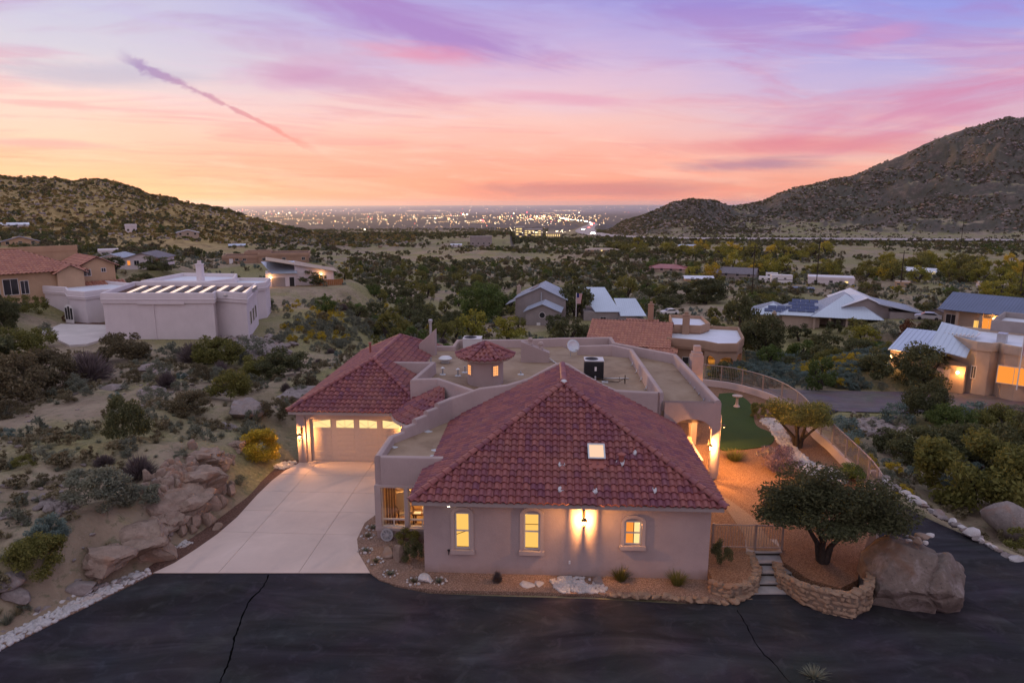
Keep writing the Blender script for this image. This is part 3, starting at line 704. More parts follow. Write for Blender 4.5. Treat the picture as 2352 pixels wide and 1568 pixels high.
# ------------------------------------------------------------------ sheets of the plateau
def sheet(name, pts, z0, z1, mat, parent=None):
    b = MB(); b.prism([(p[0], p[1]) for p in pts], z0, z1); o = b.build(name, mat, parent)
    return o
ASPH = [(-26, 3), (-19.6, 14), (-16.45, 19.4), (-13.8, 24.12), (-5.4, 24.12), (-5.2, 23.9), (-4.4, 23.2), (-3, 22.75), (0, 22.55), (3, 22.4), (6, 22.1), (8.0, 22.05), (9.0, 22.75), (10.7, 22.75), (11.4, 22.9), (13.5, 24), (16, 24), (17.4, 20), (17.2, 15), (16.5, 3)]
structure(sheet('asphalt', ASPH, -0.6, 0.0, M['asphalt']))
def crack(pts, w):
    b = MB(); vs, fs = [], []
    P = [at(u, v, 0.006) for u, v in pts]; Q = smooth_line(P, 6)
    for i, p in enumerate(Q):
        t = Q[min(i+1, len(Q)-1)]-Q[max(i-1, 0)]; t = t/np.linalg.norm(t); ww = w*(0.6+0.8*R.random()); jx = R.uniform(-.03, .03)
        vs += [(p[0]-t[1]*ww+jx, p[1]+t[0]*ww, 0.006), (p[0]+t[1]*ww+jx, p[1]-t[0]*ww, 0.006)]
    fs = [(2*i, 2*i+1, 2*i+3, 2*i+2) for i in range(len(Q)-1)]
    b.add(vs, fs); b.build('crack', M['crack'], bpy.data.objects['asphalt'])
crack([(618, 1319), (605, 1345), (570, 1385), (552, 1430), (540, 1460), (532, 1495), (520, 1530), (505, 1567)], 0.026)
crack([(1692, 1400), (1720, 1445), (1745, 1490), (1785, 1530), (1815, 1567)], 0.015)
# concrete drive: separate panels with open joints
DRIVE = [at(u, v) for u, v in [(352, 1316.5), (400, 1294), (450, 1262), (500, 1227), (545, 1188), (590, 1138), (625, 1104), (655, 1081), (684, 1065.5)]]
DRIVE += [hw(-12.35, 11.3), hw(-5.9, 11.3), hw(-5.0, 9.0), hw(-5.6, 3.2)]+[at(u, v) for u, v in [(868, 1180), (838, 1202), (820, 1240), (824, 1272), (850, 1316.5)]]
DRIVE = [(p.x, p.y) for p in DRIVE]
def clip_half(P, a, b, c):
    """keep a*x+b*y <= c"""
    out = []
    for i in range(len(P)):
        p, q = P[i], P[(i+1) % len(P)]; dp, dq = a*p[0]+b*p[1]-c, a*q[0]+b*q[1]-c
        if dp <= 0: out.append(p)
        if (dp < 0 < dq) or (dq < 0 < dp): t = dp/(dp-dq); out.append((p[0]+(q[0]-p[0])*t, p[1]+(q[1]-p[1])*t))
    return out
drv = structure(sheet('driveway', DRIVE, -0.5, 0.012, M['mortar']))
bx = [-30, hz(477, 1316, 0)[0], hz(672, 1316, 0)[0], 30]; bx = [-40, -11.35, -8.25, 40]
for k, (y0, y1) in enumerate(zip([0.0, 2.85, 5.0, 7.15, 9.3], [2.85, 5.0, 7.15, 9.3, 11.6])):
    for x0, x1 in zip(bx[:-1], bx[1:]):
        P = DRIVE; g_ = 0.009
        for (n, c) in ((E1, x1-g_), (-E1, -(x0+g_)), (E2, (y1 if k else y1)-g_), (-E2, -((y0 if k else -5)+g_))):
            P = clip_half(P, n.x, n.y, c+n.dot(HO))
            if len(P) < 3: break
        if len(P) > 2: sheet('panel', P, 0.0, 0.035, M['concrete'], drv)
BED = [at(u, v) for u, v in [(850, 1316.5), (824, 1272), (820, 1240), (838, 1202), (868, 1180)]]+[hw(-5.4, 3.4), hw(-3.2, 3.4), hw(-3.2, 0.4), hw(7.5, 0.4)]
BED += [at(u, v) for u, v in [(1640, 1335), (1720, 1345), (1738, 1357), (1690, 1383), (1640, 1385), (1500, 1371), (1300, 1363), (1000, 1357), (920, 1348), (872, 1333)]]
structure(sheet('gravel_bed', BED, -0.3, 0.05, M['gravel']))
def river(pts, n=6):
    return [(p[0], p[1]) for p in smooth_line([(q.x, q.y, 0) for q in pts], n)]
structure(sheet('white_gravel_patch', river([at(u, v, .06) for u, v in [(1262, 1332), (1290, 1322), (1330, 1326), (1345, 1340), (1392, 1345), (1385, 1361), (1330, 1362), (1285, 1360), (1262, 1332)]]), 0, 0.065, M['gravel']))
BROWN = [at(u, v) for u, v in [(684, 1064), (655, 1080), (625, 1103), (590, 1137), (545, 1187), (500, 1226), (450, 1261), (400, 1293), (352, 1316), (300, 1332), (230, 1352), (180, 1350), (290, 1300), (380, 1235), (430, 1200), (505, 1140), (560, 1110), (610, 1085), (640, 1070)]]+[hw(-13.4, 11.4), hw(-12.4, 11.4)]
structure(sheet('brown_gravel_strip', [(p.x, p.y) for p in BROWN], -0.4, 0.012, M['brown_gravel']))
EDGE = [at(u, v) for u, v in [(350, 1317), (250, 1368), (130, 1428), (0, 1494), (-120, 1556), (-180, 1530), (-20, 1440), (60, 1395), (150, 1360), (240, 1338), (320, 1312)]]
structure(sheet('white_gravel_verge', [(p.x, p.y) for p in EDGE], -0.4, 0.03, M['gravel']))
# ------------------------------------------------------------------ the main house
house = empty('house', HO, HY, 'stucco house with red clay tile hip roofs and a flat roof behind parapets', 'house')
T_W, T_L = 0.275, 0.315
def tile_mesh(name='s_tile', w=T_W, l=T_L*1.13, mat='tile'):
    xs = [0, .06, .16, .28, .40, .52, .64, .74, .84, .93, 1.0]; zs = [-.006, .018, .055, .078, .085, .078, .055, .018, -.004, -.010, -.006]
    vs, fs = [], []; n = len(xs)
    for y, dz, sc_ in ((0.012, -.030, 1), (0, .052, 1), (l, .002, 1)):
        for x, z in zip(xs, zs): vs.append((x*w, y, (z*(0.9 if y else 1))+dz))
    for r in range(2):
        for k in range(n-1): fs.append((r*n+k, r*n+k+1, (r+1)*n+k+1, (r+1)*n+k))
    b = MB(); b.add(vs, fs); return b.mesh(name, M[mat], 0.9)
TILE = tile_mesh()
def cap_mesh(name='ridge_cap', l=0.36, r=0.12, mat='tile'):
    vs, fs = [], []; n = 8
    for y, rr, dz in ((0, r*1.12, -.045), (0, r*1.12, 0.015), (l*1.1, r*0.94, 0)):
        for k in range(n+1):
            a = math.pi*k/n; sc_ = 0.85 if dz == -.045 else 1
            vs.append((rr*sc_*math.cos(a)*1.1, y, rr*sc_*math.sin(a)*0.85+max(dz, 0)))
    for q in range(2):
        for k in range(n): fs.append((q*(n+1)+k, (q+1)*(n+1)+k, (q+1)*(n+1)+k+1, q*(n+1)+k+1))
    b = MB(); b.add(vs, [f[::-1] for f in fs]); return b.mesh(name, M[mat], 0.9)
CAP = cap_mesh()
tile_count = [0]
class Slope:
    """roof plane: eave start o, unit vectors s (along eave) and t (up slope); poly in (s, t), convex"""
    def __init__(self, o, s, t, poly): self.o, self.s, self.t = Vector(o), Vector(s).normalized(), Vector(t).normalized(); self.n = self.s.cross(self.t); self.poly = poly
    def mtx(self, x, y): 
        m = Matrix((self.s, self.t, self.n)).transposed().to_4x4(); m.translation = self.o+self.s*x+self.t*y; return m
    def inside(self, x, y, inset=0.0):
        P = self.poly
        for i in range(len(P)):
            (ax, ay), (bx_, by_) = P[i], P[(i+1) % len(P)]; ex, ey = bx_-ax, by_-ay; L = math.hypot(ex, ey)
            if (ex*(y-ay)-ey*(x-ax))/L < inset: return False
        return True
def lay_tiles(slope, roof, name, singles, mesh=TILE, w=T_W, l=T_L, s_off=0.0, holes=()):
    P = slope.poly; smin, smax = min(p[0] for p in P), max(p[0] for p in P); tmax = max(p[1] for p in P)
    bm = bmesh.new(); full = []
    for j in range(int(tmax/l)+2):
        for i in range(int(math.floor((smin-s_off)/w))-1, int((smax-s_off)/w)+2):
            x, y = i*w+s_off, j*l-0.05
            if any(h[0] < x+w*.5 < h[1] and h[2] < y+l*.5 < h[3] for h in holes): continue
            cs = [(x, y+.06), (x+w, y+.06), (x, y+l), (x+w, y+l)]
            ins = [slope.inside(a, b_, -0.02) for a, b_ in cs]
            if all(ins): full.append((j, x, y))
            elif any(ins) or slope.inside(x+w/2, y+l/2):
                tmp = bm.from_mesh; n0 = len(bm.verts); tmp(mesh); bm.verts.ensure_lookup_table()
                for v in bm.verts[n0:]: v.co.x += x; v.co.y += y
    full.sort(); 
    for (j, x, y) in full:
        jit = R.uniform(-.012, .012) if R.random() > .03 else -.035
        if singles and tile_count[0] < 300:
            m = slope.mtx(x, y+jit) @ Matrix.Rotation(R.uniform(-.02, .02), 4, 'Z') @ Matrix.Translation((R.uniform(-.004, .004), 0, R.uniform(-.003, .009))); part('tile', mesh, roof, M=m); tile_count[0] += 1
        else:
            n0 = len(bm.verts); bm.from_mesh(mesh); bm.verts.ensure_lookup_table()
            dz_ = R.uniform(-.003, .009)
            for v in bm.verts[n0:]: v.co.x += x; v.co.y += y+jit; v.co.z += dz_
    for i in range(len(P)):
        (ax, ay), (bx_, by_) = P[i], P[(i+1) % len(P)]
        if abs(ay) < 1e-6 and abs(by_) < 1e-6: continue
        ex, ey = bx_-ax, by_-ay; L = math.hypot(ex, ey)
        bmesh.ops.bisect_plane(bm, geom=bm.verts[:]+bm.edges[:]+bm.faces[:], plane_co=(ax, ay, 0), plane_no=(ey/L, -ex/L, 0), clear_outer=True)
    for v in bm.verts: v.co = slope.o+slope.s*v.co.x+slope.t*v.co.y+slope.n*v.co.z
    me = bpy.data.meshes.new(name); bm.to_mesh(me); bm.free(); me.materials.append(M['tile'] if mesh is TILE else mesh.materials[0]); finish(me, 0.9)
    o = link(bpy.data.objects.new(name, me), roof); o['kind'] = 'stuff'
def slope_base(slope, roof, name='underlay', drop=0.03):
    b = MB(); b.poly([slope.o+slope.s*x+slope.t*y-slope.n*drop for x, y in slope.poly]); b.build(name, M['underlay'], roof)
def lay_caps(p0, p1, roof, mesh=CAP, l=0.345, lift=0.05):
    p0, p1 = Vector(p0), Vector(p1); d = (p1-p0); L = d.length; d.normalize(); x = d.cross(Vector((0, 0, 1))).normalized(); n = x.cross(d)
    k = 0
    while k*l < L-0.1:
        m = Matrix((x, d, n)).transposed().to_4x4(); m.translation = p0+d*(k*l)+n*(lift+R.uniform(-.005, .005)); part('ridge_tile', mesh, roof, M=m); k += 1
PK = 0.527   # roof rise per metre
S2 = math.hypot(1, PK)
AL, AR, BE, ZE = -3.76, 7.80, -0.42, 3.17      # eaves of the front wing
AM = (AL+AR)/2; HWD = (AR-AL)/2; ZP = ZE+HWD*PK; BP = BE+HWD; BW = 8.9
roof = empty('roof'); roof.parent = house; roof['label'] = 'large hip roof of purplish red clay tiles over the front wing'
LS = HWD*S2
front = Slope((AL, BE, ZE), (1, 0, 0), (0, 1, PK), [(0, 0), (2*HWD, 0), (HWD, LS)])
leftS = Slope((AL, BW, ZE), (0, -1, 0), (1, 0, PK), [(0, 0), (BW-BE, 0), (BW-BP, LS), (0, LS)])
rightS = Slope((AR, BE, ZE), (0, 1, 0), (-1, 0, PK), [(0, 0), (BW-BE, 0), (BW-BE, LS), (BP-BE, LS)])
SKY = (6.70, 7.30, 2.10, 2.80)
lay_tiles(front, roof, 'front_tiles', True, s_off=0.04, holes=[(SKY[0]+.02, SKY[1]-.02, SKY[2], SKY[3]-.02)]); lay_tiles(leftS, roof, 'side_tiles', False); lay_tiles(rightS, roof, 'side_tiles', False)
for s_ in (front, leftS, rightS): slope_base(s_, roof)
lay_caps((AL-.03, BE-.05, ZE-.01), (AM, BP, ZP), roof); lay_caps((AR+.03, BE-.05, ZE-.01), (AM, BP, ZP), roof); lay_caps((AM, BW, ZP), (AM, BP+.1, ZP), roof, lift=0.06)
b = MB(); b.lathe([(.17, -.06), (.16, .05), (.09, .12), (.01, .14)], 10, (AM, BP-.02, ZP+.06)); b.build('roof_cap', M['cement'], roof, 0.8)
# fascia and soffit
b = MB(); b.box(AL+.02, BE+.03, ZE-.20, AR-.02, BE+.07, ZE-.015); b.box(AR-.06, BE+.07, ZE-.2, AR-.02, BW, ZE-.015); b.box(AL+.02, BE+.07, ZE-.2, AL+.06, 2.55, ZE-.015)
b.box(AL+.06, BE+.07, ZE-.17, AR-.06, 0.0, ZE-.14); b.box(7.42, 0.0, ZE-.17, AR-.06, BW, ZE-.14); b.box(AL+.06, 0.0, ZE-.17, -3.38, 2.55, ZE-.14)
b.build('fascia', M['fascia'], house)

def openings_wall(a0, a1, z0, z1, ops, depth=0.22, y=0.0, rot=None):
    """front face at y with rectangular holes and their reveals, in a local frame"""
    A = sorted({a0, a1, *[o[0] for o in ops], *[o[1] for o in ops]}); Z = sorted({z0, z1, *[o[2] for o in ops], *[o[3] for o in ops]})
    idx = {}; vs, fs = [], []
    def v(a, z):
        if (a, z) not in idx: idx[(a, z)] = len(vs); vs.append((a, y, z))
        return idx[(a, z)]
    for i in range(len(A)-1):
        for j in range(len(Z)-1):
            ca, cz = (A[i]+A[i+1])/2, (Z[j]+Z[j+1])/2
            if any(o[0] < ca < o[1] and o[2] < cz < o[3] for o in ops): continue
            fs.append((v(A[i], Z[j]), v(A[i+1], Z[j]), v(A[i+1], Z[j+1]), v(A[i], Z[j+1])))
    for (p, q, r, s) in ops:
        n = len(vs); vs += [(p, y, r), (q, y, r), (q, y, s), (p, y, s), (p, y+depth, r), (q, y+depth, r), (q, y+depth, s), (p, y+depth, s)]
        fs += [(n, n+4, n+5, n+1), (n+1, n+5, n+6, n+2), (n+2, n+6, n+7, n+3), (n+3, n+7, n+4, n)]
    return vs, fs
def arch_ring(b, a0, a1, z0, zs, rise, wid, y0, y1, sill=True):
    """moulding round an opening: jambs and a segmental head"""
    def prof(off):
        pts = [(a0-off, z0)]; n = 10; w = (a1-a0)/2+off; c = (a0+a1)/2
        for k in range(n+1):
            t = math.pi*(1-k/n); pts.append((c+w*math.cos(t), zs+(rise+off)*math.sin(t)))
        return pts+[(a1+off, z0)]
    I, O_ = prof(0), prof(wid); n = len(I); vs = []
    for (y) in (y0, y1):
        vs += [(p[0], y, p[1]) for p in I]+[(p[0], y, p[1]) for p in O_]
    fs = []
    for k in range(n-1):
        fs += [(k, n+k, n+k+1, k+1), (k+1, 3*n-n+k+1, 2*n+k, k), (n+k, 3*n+k, 3*n+k+1, n+k+1)]
    b.add(vs, fs)
    if sill: b.box(a0-wid-.03, y0-.06, z0-.16, a1+wid+.03, y1, z0)
b = MB()
WINS = [(-2.17, -1.62, 1.05, 2.52, 'win_lit'), (0.46, 1.04, 1.08, 2.56, 'win_lit'), (4.26, 4.86, 1.40, 2.34, 'win_orange')]
ops = [(w[0]-.02, w[1]+.02, w[2]-.02, w[3]+.17) for w in WINS]
vs, fs = openings_wall(-3.38, 7.42, -0.3, ZE-.15, ops, 0.16); b.add(vs, fs)
b.add([(-3.38, 0, -.3), (-3.38, 8.9, -.3), (-3.38, 8.9, ZE-.15), (-3.38, 0, ZE-.15)], [(3, 2, 1, 0)])
b.add([(7.42, 0, -.3), (7.42, 8.9, -.3), (7.42, 8.9, ZE-.15), (7.42, 0, ZE-.15)], [(0, 1, 2, 3)])
b.build('wall', M['stucco'], house)
for (a0, a1, z0, z1, mt) in WINS:
    w = MB(); f = .045; yy = .045
    for (p, q, r, s) in ((a0-.02, a0+f, z0, z1), (a1-f, a1+.02, z0, z1), (a0+f, a1-f, z0, z0+f), (a0+f, a1-f, z1-f, z1), (a0+f, a1-f, (z0+z1)/2-.025, (z0+z1)/2+.025)):
        w.box(p, yy, r, q, yy+.07, s)
    fr = w.build('window', M['frame'], house)
    g_ = MB(); g_.box(a0+f, yy+.03, z0+f, a1-f, yy+.035, (z0+z1)/2-.025); g_.box(a0+f, yy+.05, (z0+z1)/2+.025, a1-f, yy+.055, z1-f); g_.build('pane', M[mt], fr)
    if mt == 'win_orange':
        d_ = MB(); d_.box(a0+f+.30, yy+.02, z0+f, a1-f, yy+.026, (z0+z1)/2-.028); d_.box(a0+f+.30, yy+.04, (z0+z1)/2+.028, a1-f, yy+.046, z1-f); d_.build('curtain', M['win_lit2'], fr)
        d_ = MB(); d_.box(a0+f+.27, yy+.015, z0+f, a0+f+.30, yy+.028, z1-f); d_.build('door_edge', M['wood'], fr)
    else:
        d_ = MB(); q = (z0+z1)/2
        if a0 < 0: d_.add([(a0+f, yy+.028, q-.18), (a1-f, yy+.028, q+.0), (a1-f, yy+.028, q+.03), (a0+f, yy+.028, q-.15)], [(0, 1, 2, 3)]); d_.box(a0+f, yy+.02, z0+f, a1-f, yy+.028, z0+f+.03)
        else: d_.box(a0+f, yy+.04, q+.26, a1-f, yy+.048, q+.285); d_.box(a0+f, yy+.02, z0+f, a1-f, yy+.028, z0+f+.03)
        d_.build('blind', M['wood'], fr)
    w = MB(); arch_ring(w, a0-.03, a1+.03, z0-.02, z1-.02, .16, .13, -.045, .0); w.build('window_surround', M['trim'], house, 0.6)
    w = MB(); n = 10; c = (a0+a1)/2; hwn = (a1-a0)/2+.03
    w.add([(c+hwn*math.cos(math.pi*(1-k/n)), .05, z1-.02+.165*math.sin(math.pi*(1-k/n))) for k in range(n+1)], [tuple(range(n+1))]); w.build('arch_infill', M['trim'], house)
# roof fittings on the front slope
def on_front(x, y, lift=0.0): return front.o+front.s*x+front.t*y+front.n*lift
b = MB(); b.M = front.mtx(0, 0)
b.box(SKY[0], SKY[2], -.05, SKY[1], SKY[3], .16); sk = b.build('skylight', M['copper'], roof)
b = MB(); b.M = front.mtx(0, 0)
b.box(SKY[0]-.04, SKY[2]-.04, .16, SKY[1]+.04, SKY[2]+.02, .21); b.box(SKY[0]-.04, SKY[3]-.02, .16, SKY[1]+.04, SKY[3]+.04, .21); b.box(SKY[0]-.04, SKY[2]+.02, .16, SKY[0]+.02, SKY[3]-.02, .21); b.box(SKY[1]-.02, SKY[2]+.02, .16, SKY[1]+.04, SKY[3]-.02, .21)
b.build('frame', M['galv'], sk)
b = MB(); b.M = front.mtx(0, 0); b.box(SKY[0]+.02, SKY[2]+.02, .17, SKY[1]-.02, SKY[3]-.02, .185); b.build('pane', M['skylight'], sk)
b = MB(); b.M = front.mtx(0, 0); b.box(SKY[0]-.02, SKY[2]-.45, .05, SKY[1]+.04, SKY[2]-.05, .105); b.build('flashing', M['copper'], roof)
def front_at(u, v):
    d = Vector(ray(u, v)); d = Vector((d.dot(E1), d.dot(E2), d.z)); o = Vector((0, 0, CH))-HO; o = Vector((o.dot(E1), o.dot(E2), CH))
    t = (front.o-o).dot(front.n)/d.dot(front.n); q = o+d*t-front.o; return q.dot(front.s), q.dot(front.t)
for (u, v, hgt, capd) in [(1455, 1040, .22, 0), (1290, 1068, .10, 0), (1366, 1128, .22, 0), (1502, 1127, .20, 0), (1289, 1125, .05, 0), (1427, 1062, .30, 1)]:
    x, y = front_at(u, v); q = on_front(x, y, .03); b = MB()
    s = 1.5 if capd else 1.0
    b.M = front.mtx(x, y); b.lathe([(.15*s, .02), (.13*s, .075), (.06*s, .10), (.04*s, .11)], 8)
    vt = b.build('vent_pipe', M['cement'], roof, 0.8); b = MB()
    b.lathe([(.035*s*(2 if capd else 1), 0), (.035*s*(2 if capd else 1), hgt)], 8, q)
    if capd: b.lathe([(.17, hgt), (.17, hgt+.04), (.02, hgt+.11)], 10, q)
    b.build('pipe', M['copper'], vt)
# the stepped and gabled parapet behind the tile roof
par = MB()
par.wall([(-5.76, 2.72, 3.72), (-5.76, 5.2, 3.72), (-5.35, 5.86, 3.72), (-5.35, 5.86, 3.92), (-4.95, 6.5, 3.92), (-4.95, 6.5, 4.12), (-4.52, 7.2, 4.12), (-4.52, 7.2, 4.30), (-4.1, 7.9, 4.30), (-4.1, 7.9, 4.48), (-3.55, 8.75, 4.52),
          (-2.9, 8.98, 4.68), (-2.1, 9.0, 4.98), (-0.7, 9.0, 5.18), (0.3, 9.0, 5.5), (1.1, 9.0, 5.95), (1.7, 9.0, 6.28), (2.02, 9.0, 6.36), (2.35, 9.0, 6.26), (3.2, 9.0, 5.72), (4.2, 9.0, 5.18), (4.7, 9.0, 4.98), (5.6, 9.0, 4.93), (6.75, 9.0, 4.90)], 0.30, -0.3)
par.wall([(-5.62, 2.72, 3.72), (-3.0, 2.72, 3.72)], 0.28, 2.42)
par.build('parapet', M['stucco'], house, 0.5)
# bay with its flat roof
b = MB(); b.prism([(-5.7, 2.8), (-3.0, 2.8), (-3.0, 8.8), (-3.6, 8.6), (-5.7, 5.2)], 3.20, 3.36); b.build('bay_roof', M['deck'], house)
b = MB(); b.box(-5.92, 2.54, 2.36, -3.40, 2.66, 2.46); b.box(-5.92, 2.50, 0.44, -3.385, 2.9, 0.56); b.box(-5.92, 2.54, .56, -5.66, 2.86, 2.36); b.box(-4.66, 2.54, .56, -4.50, 2.86, 2.36); b.box(-5.92, 2.66, 2.36, -5.8, 5.0, 2.46)
b.build('bay_frame', M['trim'], house)
b = MB(); b.box(-5.88, 2.58, -.3, -3.385, 2.9, .44); b.build('bay_base', M['stucco'], house)
for (a0, a1) in ((-5.66, -4.66), (-4.50, -3.40)):
    w = MB(); f = .04
    for (p, q, r, s) in ((a0, a0+f, .56, 2.36), (a1-f, a1, .56, 2.36), (a0+f, a1-f, .56, .60), (a0+f, a1-f, .86, .93), (a0+f, a1-f, 2.32, 2.36), ((a0+a1)/2-.02, (a0+a1)/2+.02, .60, .86)): w.box(p, 2.66, r, q, 2.72, s)
    fr = w.build('bay_window', M['frame'], house); w = MB(); w.box(a0+f, 2.685, .60, a1-f, 2.69, .86); w.box(a0+f, 2.685, .93, a1-f, 2.69, 2.32); w.build('pane', M['glass'], fr)
b = MB(); b.add([(-5.6, 2.9, .3), (-3.45, 2.9, .3), (-3.45, 6.3, .3), (-5.6, 6.3, .3), (-5.6, 2.9, 2.9), (-3.45, 2.9, 2.9), (-3.45, 6.3, 2.9), (-5.6, 6.3, 2.9)], [(0, 1, 2, 3), (4, 7, 6, 5), (1, 5, 6, 2), (2, 6, 7, 3), (3, 7, 4, 0)]); b.build('room', M['interior'], house)
b = MB()
for k, a in enumerate((-5.52, -5.42, -5.30, -5.2)): b.tube([(a, 3.0+.05*(k % 2), .35), (a, 3.0+.05*(k % 2), 2.6)], .045, 6)
b.build('curtain', M['wood'], house, True)
lamp('room_lamp', (-4.4, 4.2, 2.5), 130, (1.0, .56, .2), .12, house)
# garage wing
GA0, GA1, GB, GZ = -12.62, -4.98, 10.52, 3.12
GM = (GA0+GA1)/2; GH = (GA1-GA0)/2; GP = GZ+GH*PK; GE = 21.6; GL = GH*S2; GBK = GE+GH
groof = empty('roof'); groof.parent = house; groof['label'] = 'hip roof of red clay tiles over the garage'
gf = Slope((GA0, GB, GZ), (1, 0, 0), (0, 1, PK), [(0, 0), (2*GH, 0), (GH, GL)])
gl = Slope((GA0, GBK, GZ), (0, -1, 0), (1, 0, PK), [(0, 0), (GBK-GB, 0), (GBK-GB-GH, GL), (GH, GL)])
gr = Slope((GA1, GB, GZ), (0, 1, 0), (-1, 0, PK), [(0, 0), (GBK-GB, 0), (GBK-GB-GH, GL), (GH, GL)])
for s_ in (gf, gl, gr): lay_tiles(s_, groof, 'garage_tiles', False); slope_base(s_, groof)
slope_base(Slope((GA1, GBK, GZ), (-1, 0, 0), (0, -1, PK), [(0, 0), (2*GH, 0), (GH, GL)]), groof)
for p, q in (((GA0-.02, GB-.03, GZ), (GM, GB+GH, GP)), ((GA1, GB, GZ), (GM, GB+GH, GP)), ((GM, GE, GP), (GM, GB+GH+.1, GP)), ((GA0, GBK, GZ), (GM, GE, GP)), ((GA1, GBK, GZ), (GM, GE, GP))): lay_caps(p, q, groof)
b = MB(); b.box(GA0+.02, GB+.03, GZ-.2, -6.6, GB+.07, GZ-.015); b.box(GA0+.02, GB+.07, GZ-.2, GA0+.06, GBK, GZ-.015); b.box(GA0+.06, GB+.07, GZ-.17, -6.2, 11.3, GZ-.14); b.build('fascia', M['fascia'], house)
b = MB(); DA0, DA1, DZ = -11.68, -6.55, 2.52
b.box(-12.36, 11.0, -.3, DA0-.22, 11.42, 2.97); b.box(DA0-.22, 11.02, DZ+.12, -6.0, 11.42, 2.97); b.box(DA1+.15, 11.0, -.3, -5.2, 11.42, DZ+.12); b.box(-12.36, 11.42, -.3, -12.1, 25.2, 2.97); b.build('wall', M['stucco'], house)
b = MB(); b.box(DA0-.215, 11.12, 0, DA0, 11.34, DZ+.115); b.box(DA0, 11.12, DZ, DA1+.145, 11.34, DZ+.115); b.build('door_frame', M['trim'], house)
b = MB(); b.box(DA0, 11.30, .04, DA1, 11.34, DZ); gd = b.build('garage_door', M['door'], house)
nc = 4; cw = (DA1-DA0)/nc; rh = (DZ-.04)/4
for r_ in range(4):
    for c_ in range(nc):
        x0, z0 = DA0+c_*cw+.16, .04+r_*rh+.07
        w = MB()
        if r_ < 3:
            for (zz0, zz1) in ((z0, z0+rh/2-.10), (z0+rh/2-.03, z0+rh-.13)):
                w.box(x0, 11.280, zz0, x0+cw-.32, 11.3, zz1); 
            w.build('door_panel', M['door'], gd)
        else:
            w.box(x0, 11.285, z0+.02, x0+cw-.32, 11.298, z0+rh-.16)
            w.build('door_window', M['win_lit2'], gd)
            w = MB(); n = 4
            cx = x0+(cw-.32)*(1.0 if c_ == 0 else 0.0 if c_ == 3 else .5); wd = cw-.32
            for k in range(1, n): 
                t = math.pi*k/n; ex = max(x0, min(x0+wd, cx+wd*math.cos(t))); w.box(min(cx, ex)-.006, 11.276, z0+.02+.02*k, max(cx, ex)+.006, 11.284, z0+.035+.02*k) if False else w.tube([(cx, 11.28, z0+.02), (ex, 11.28, z0+.02+min(rh-.19, (rh-.18)*abs(math.sin(t))+.02))], .008, 4)
            # arched dark corners of the sunburst lights
            for s_ in (-1, 1):
                if (c_ == 0 and s_ > 0) or (c_ == 3 and s_ < 0): continue
                if c_ in (1, 2) and s_ == (1 if c_ == 1 else -1): continue
                xe = x0 if s_ < 0 else x0+wd; top = z0+rh-.15
                drop = .17 if c_ in (0, 3) else .07; run = wd*.98 if c_ in (0, 3) else wd*.6
                w.add([(xe-s_*0.0, 11.274, top), (xe-s_*run, 11.274, top), (xe-s_*run*.45, 11.274, top-drop*.4), (xe+s_*.004, 11.274, top-drop)], [(0, 1, 2, 3) if s_ > 0 else (3, 2, 1, 0)])
            w.build('sunburst_bars', M['door'], gd)
# conical entry roof between garage and stepped wall
eroof = empty('roof'); eroof.parent = house; eroof['label'] = 'small curved tile roof over the entry'
def cone_tiles(cx, cy, r0, z0, zt, a0, a1, roof_, name, w=.31, l=.36, caps=None):
    bm = bmesh.new(); rise = (zt-z0)/r0; sl = math.hypot(1, rise); rows = int(r0*sl/l)
    for j in range(rows):
        rr = r0-j*l/sl; n = max(3, int(round(rr*(a1-a0)/w)))
        for i in range(n):
            a = a0+(a1-a0)*(i+.5)/n; ww = rr*(a1-a0)/n; rr2 = max(.02, r0-(j+1.15)*l/sl)
            n0 = len(bm.verts); bm.from_mesh(TILE); bm.verts.ensure_lookup_table()
            for v in bm.verts[n0:]:
                fx = v.co.x/T_W-.5; fy = v.co.y/(T_L*1.13); q = rr+(rr2-rr)*fy; ang = a+fx*(a1-a0)/n*1.02
                zz = z0+(r0-q)*rise+v.co.z*(.85 if fy < .5 else .75)
                v.co = (cx+q*math.cos(ang), cy+q*math.sin(ang), zz)
    me = bpy.data.meshes.new(name); bm.to_mesh(me); bm.free(); me.materials.append(M['tile']); finish(me, 0.9)
    o = link(bpy.data.objects.new(name, me), roof_); o['kind'] = 'stuff'
    for a in caps or []: lay_caps((cx+r0*math.cos(a), cy+r0*math.sin(a), z0+.05), (cx+.12*math.cos(a), cy+.12*math.sin(a), zt-.02), roof_, lift=.03)
cone_tiles(-4.2, 11.2, 2.85, 3.02, 4.55, rad(172), rad(278), eroof, 'entry_tiles')
b = MB()
N = 20; pr = [(-4.2+2.82*math.cos(rad(172+106*k/N)), 11.2+2.82*math.sin(rad(172+106*k/N))) for k in range(N+1)]
b.wall([(p[0], p[1], 3.02) for p in pr], .12, 2.86); b.build('entry_fascia', M['fascia'], house, 0.6)
b = MB(); b.prism([(-4.2, 11.2)]+pr, 2.9, 2.98); b.build('entry_soffit', M['trim'], house)
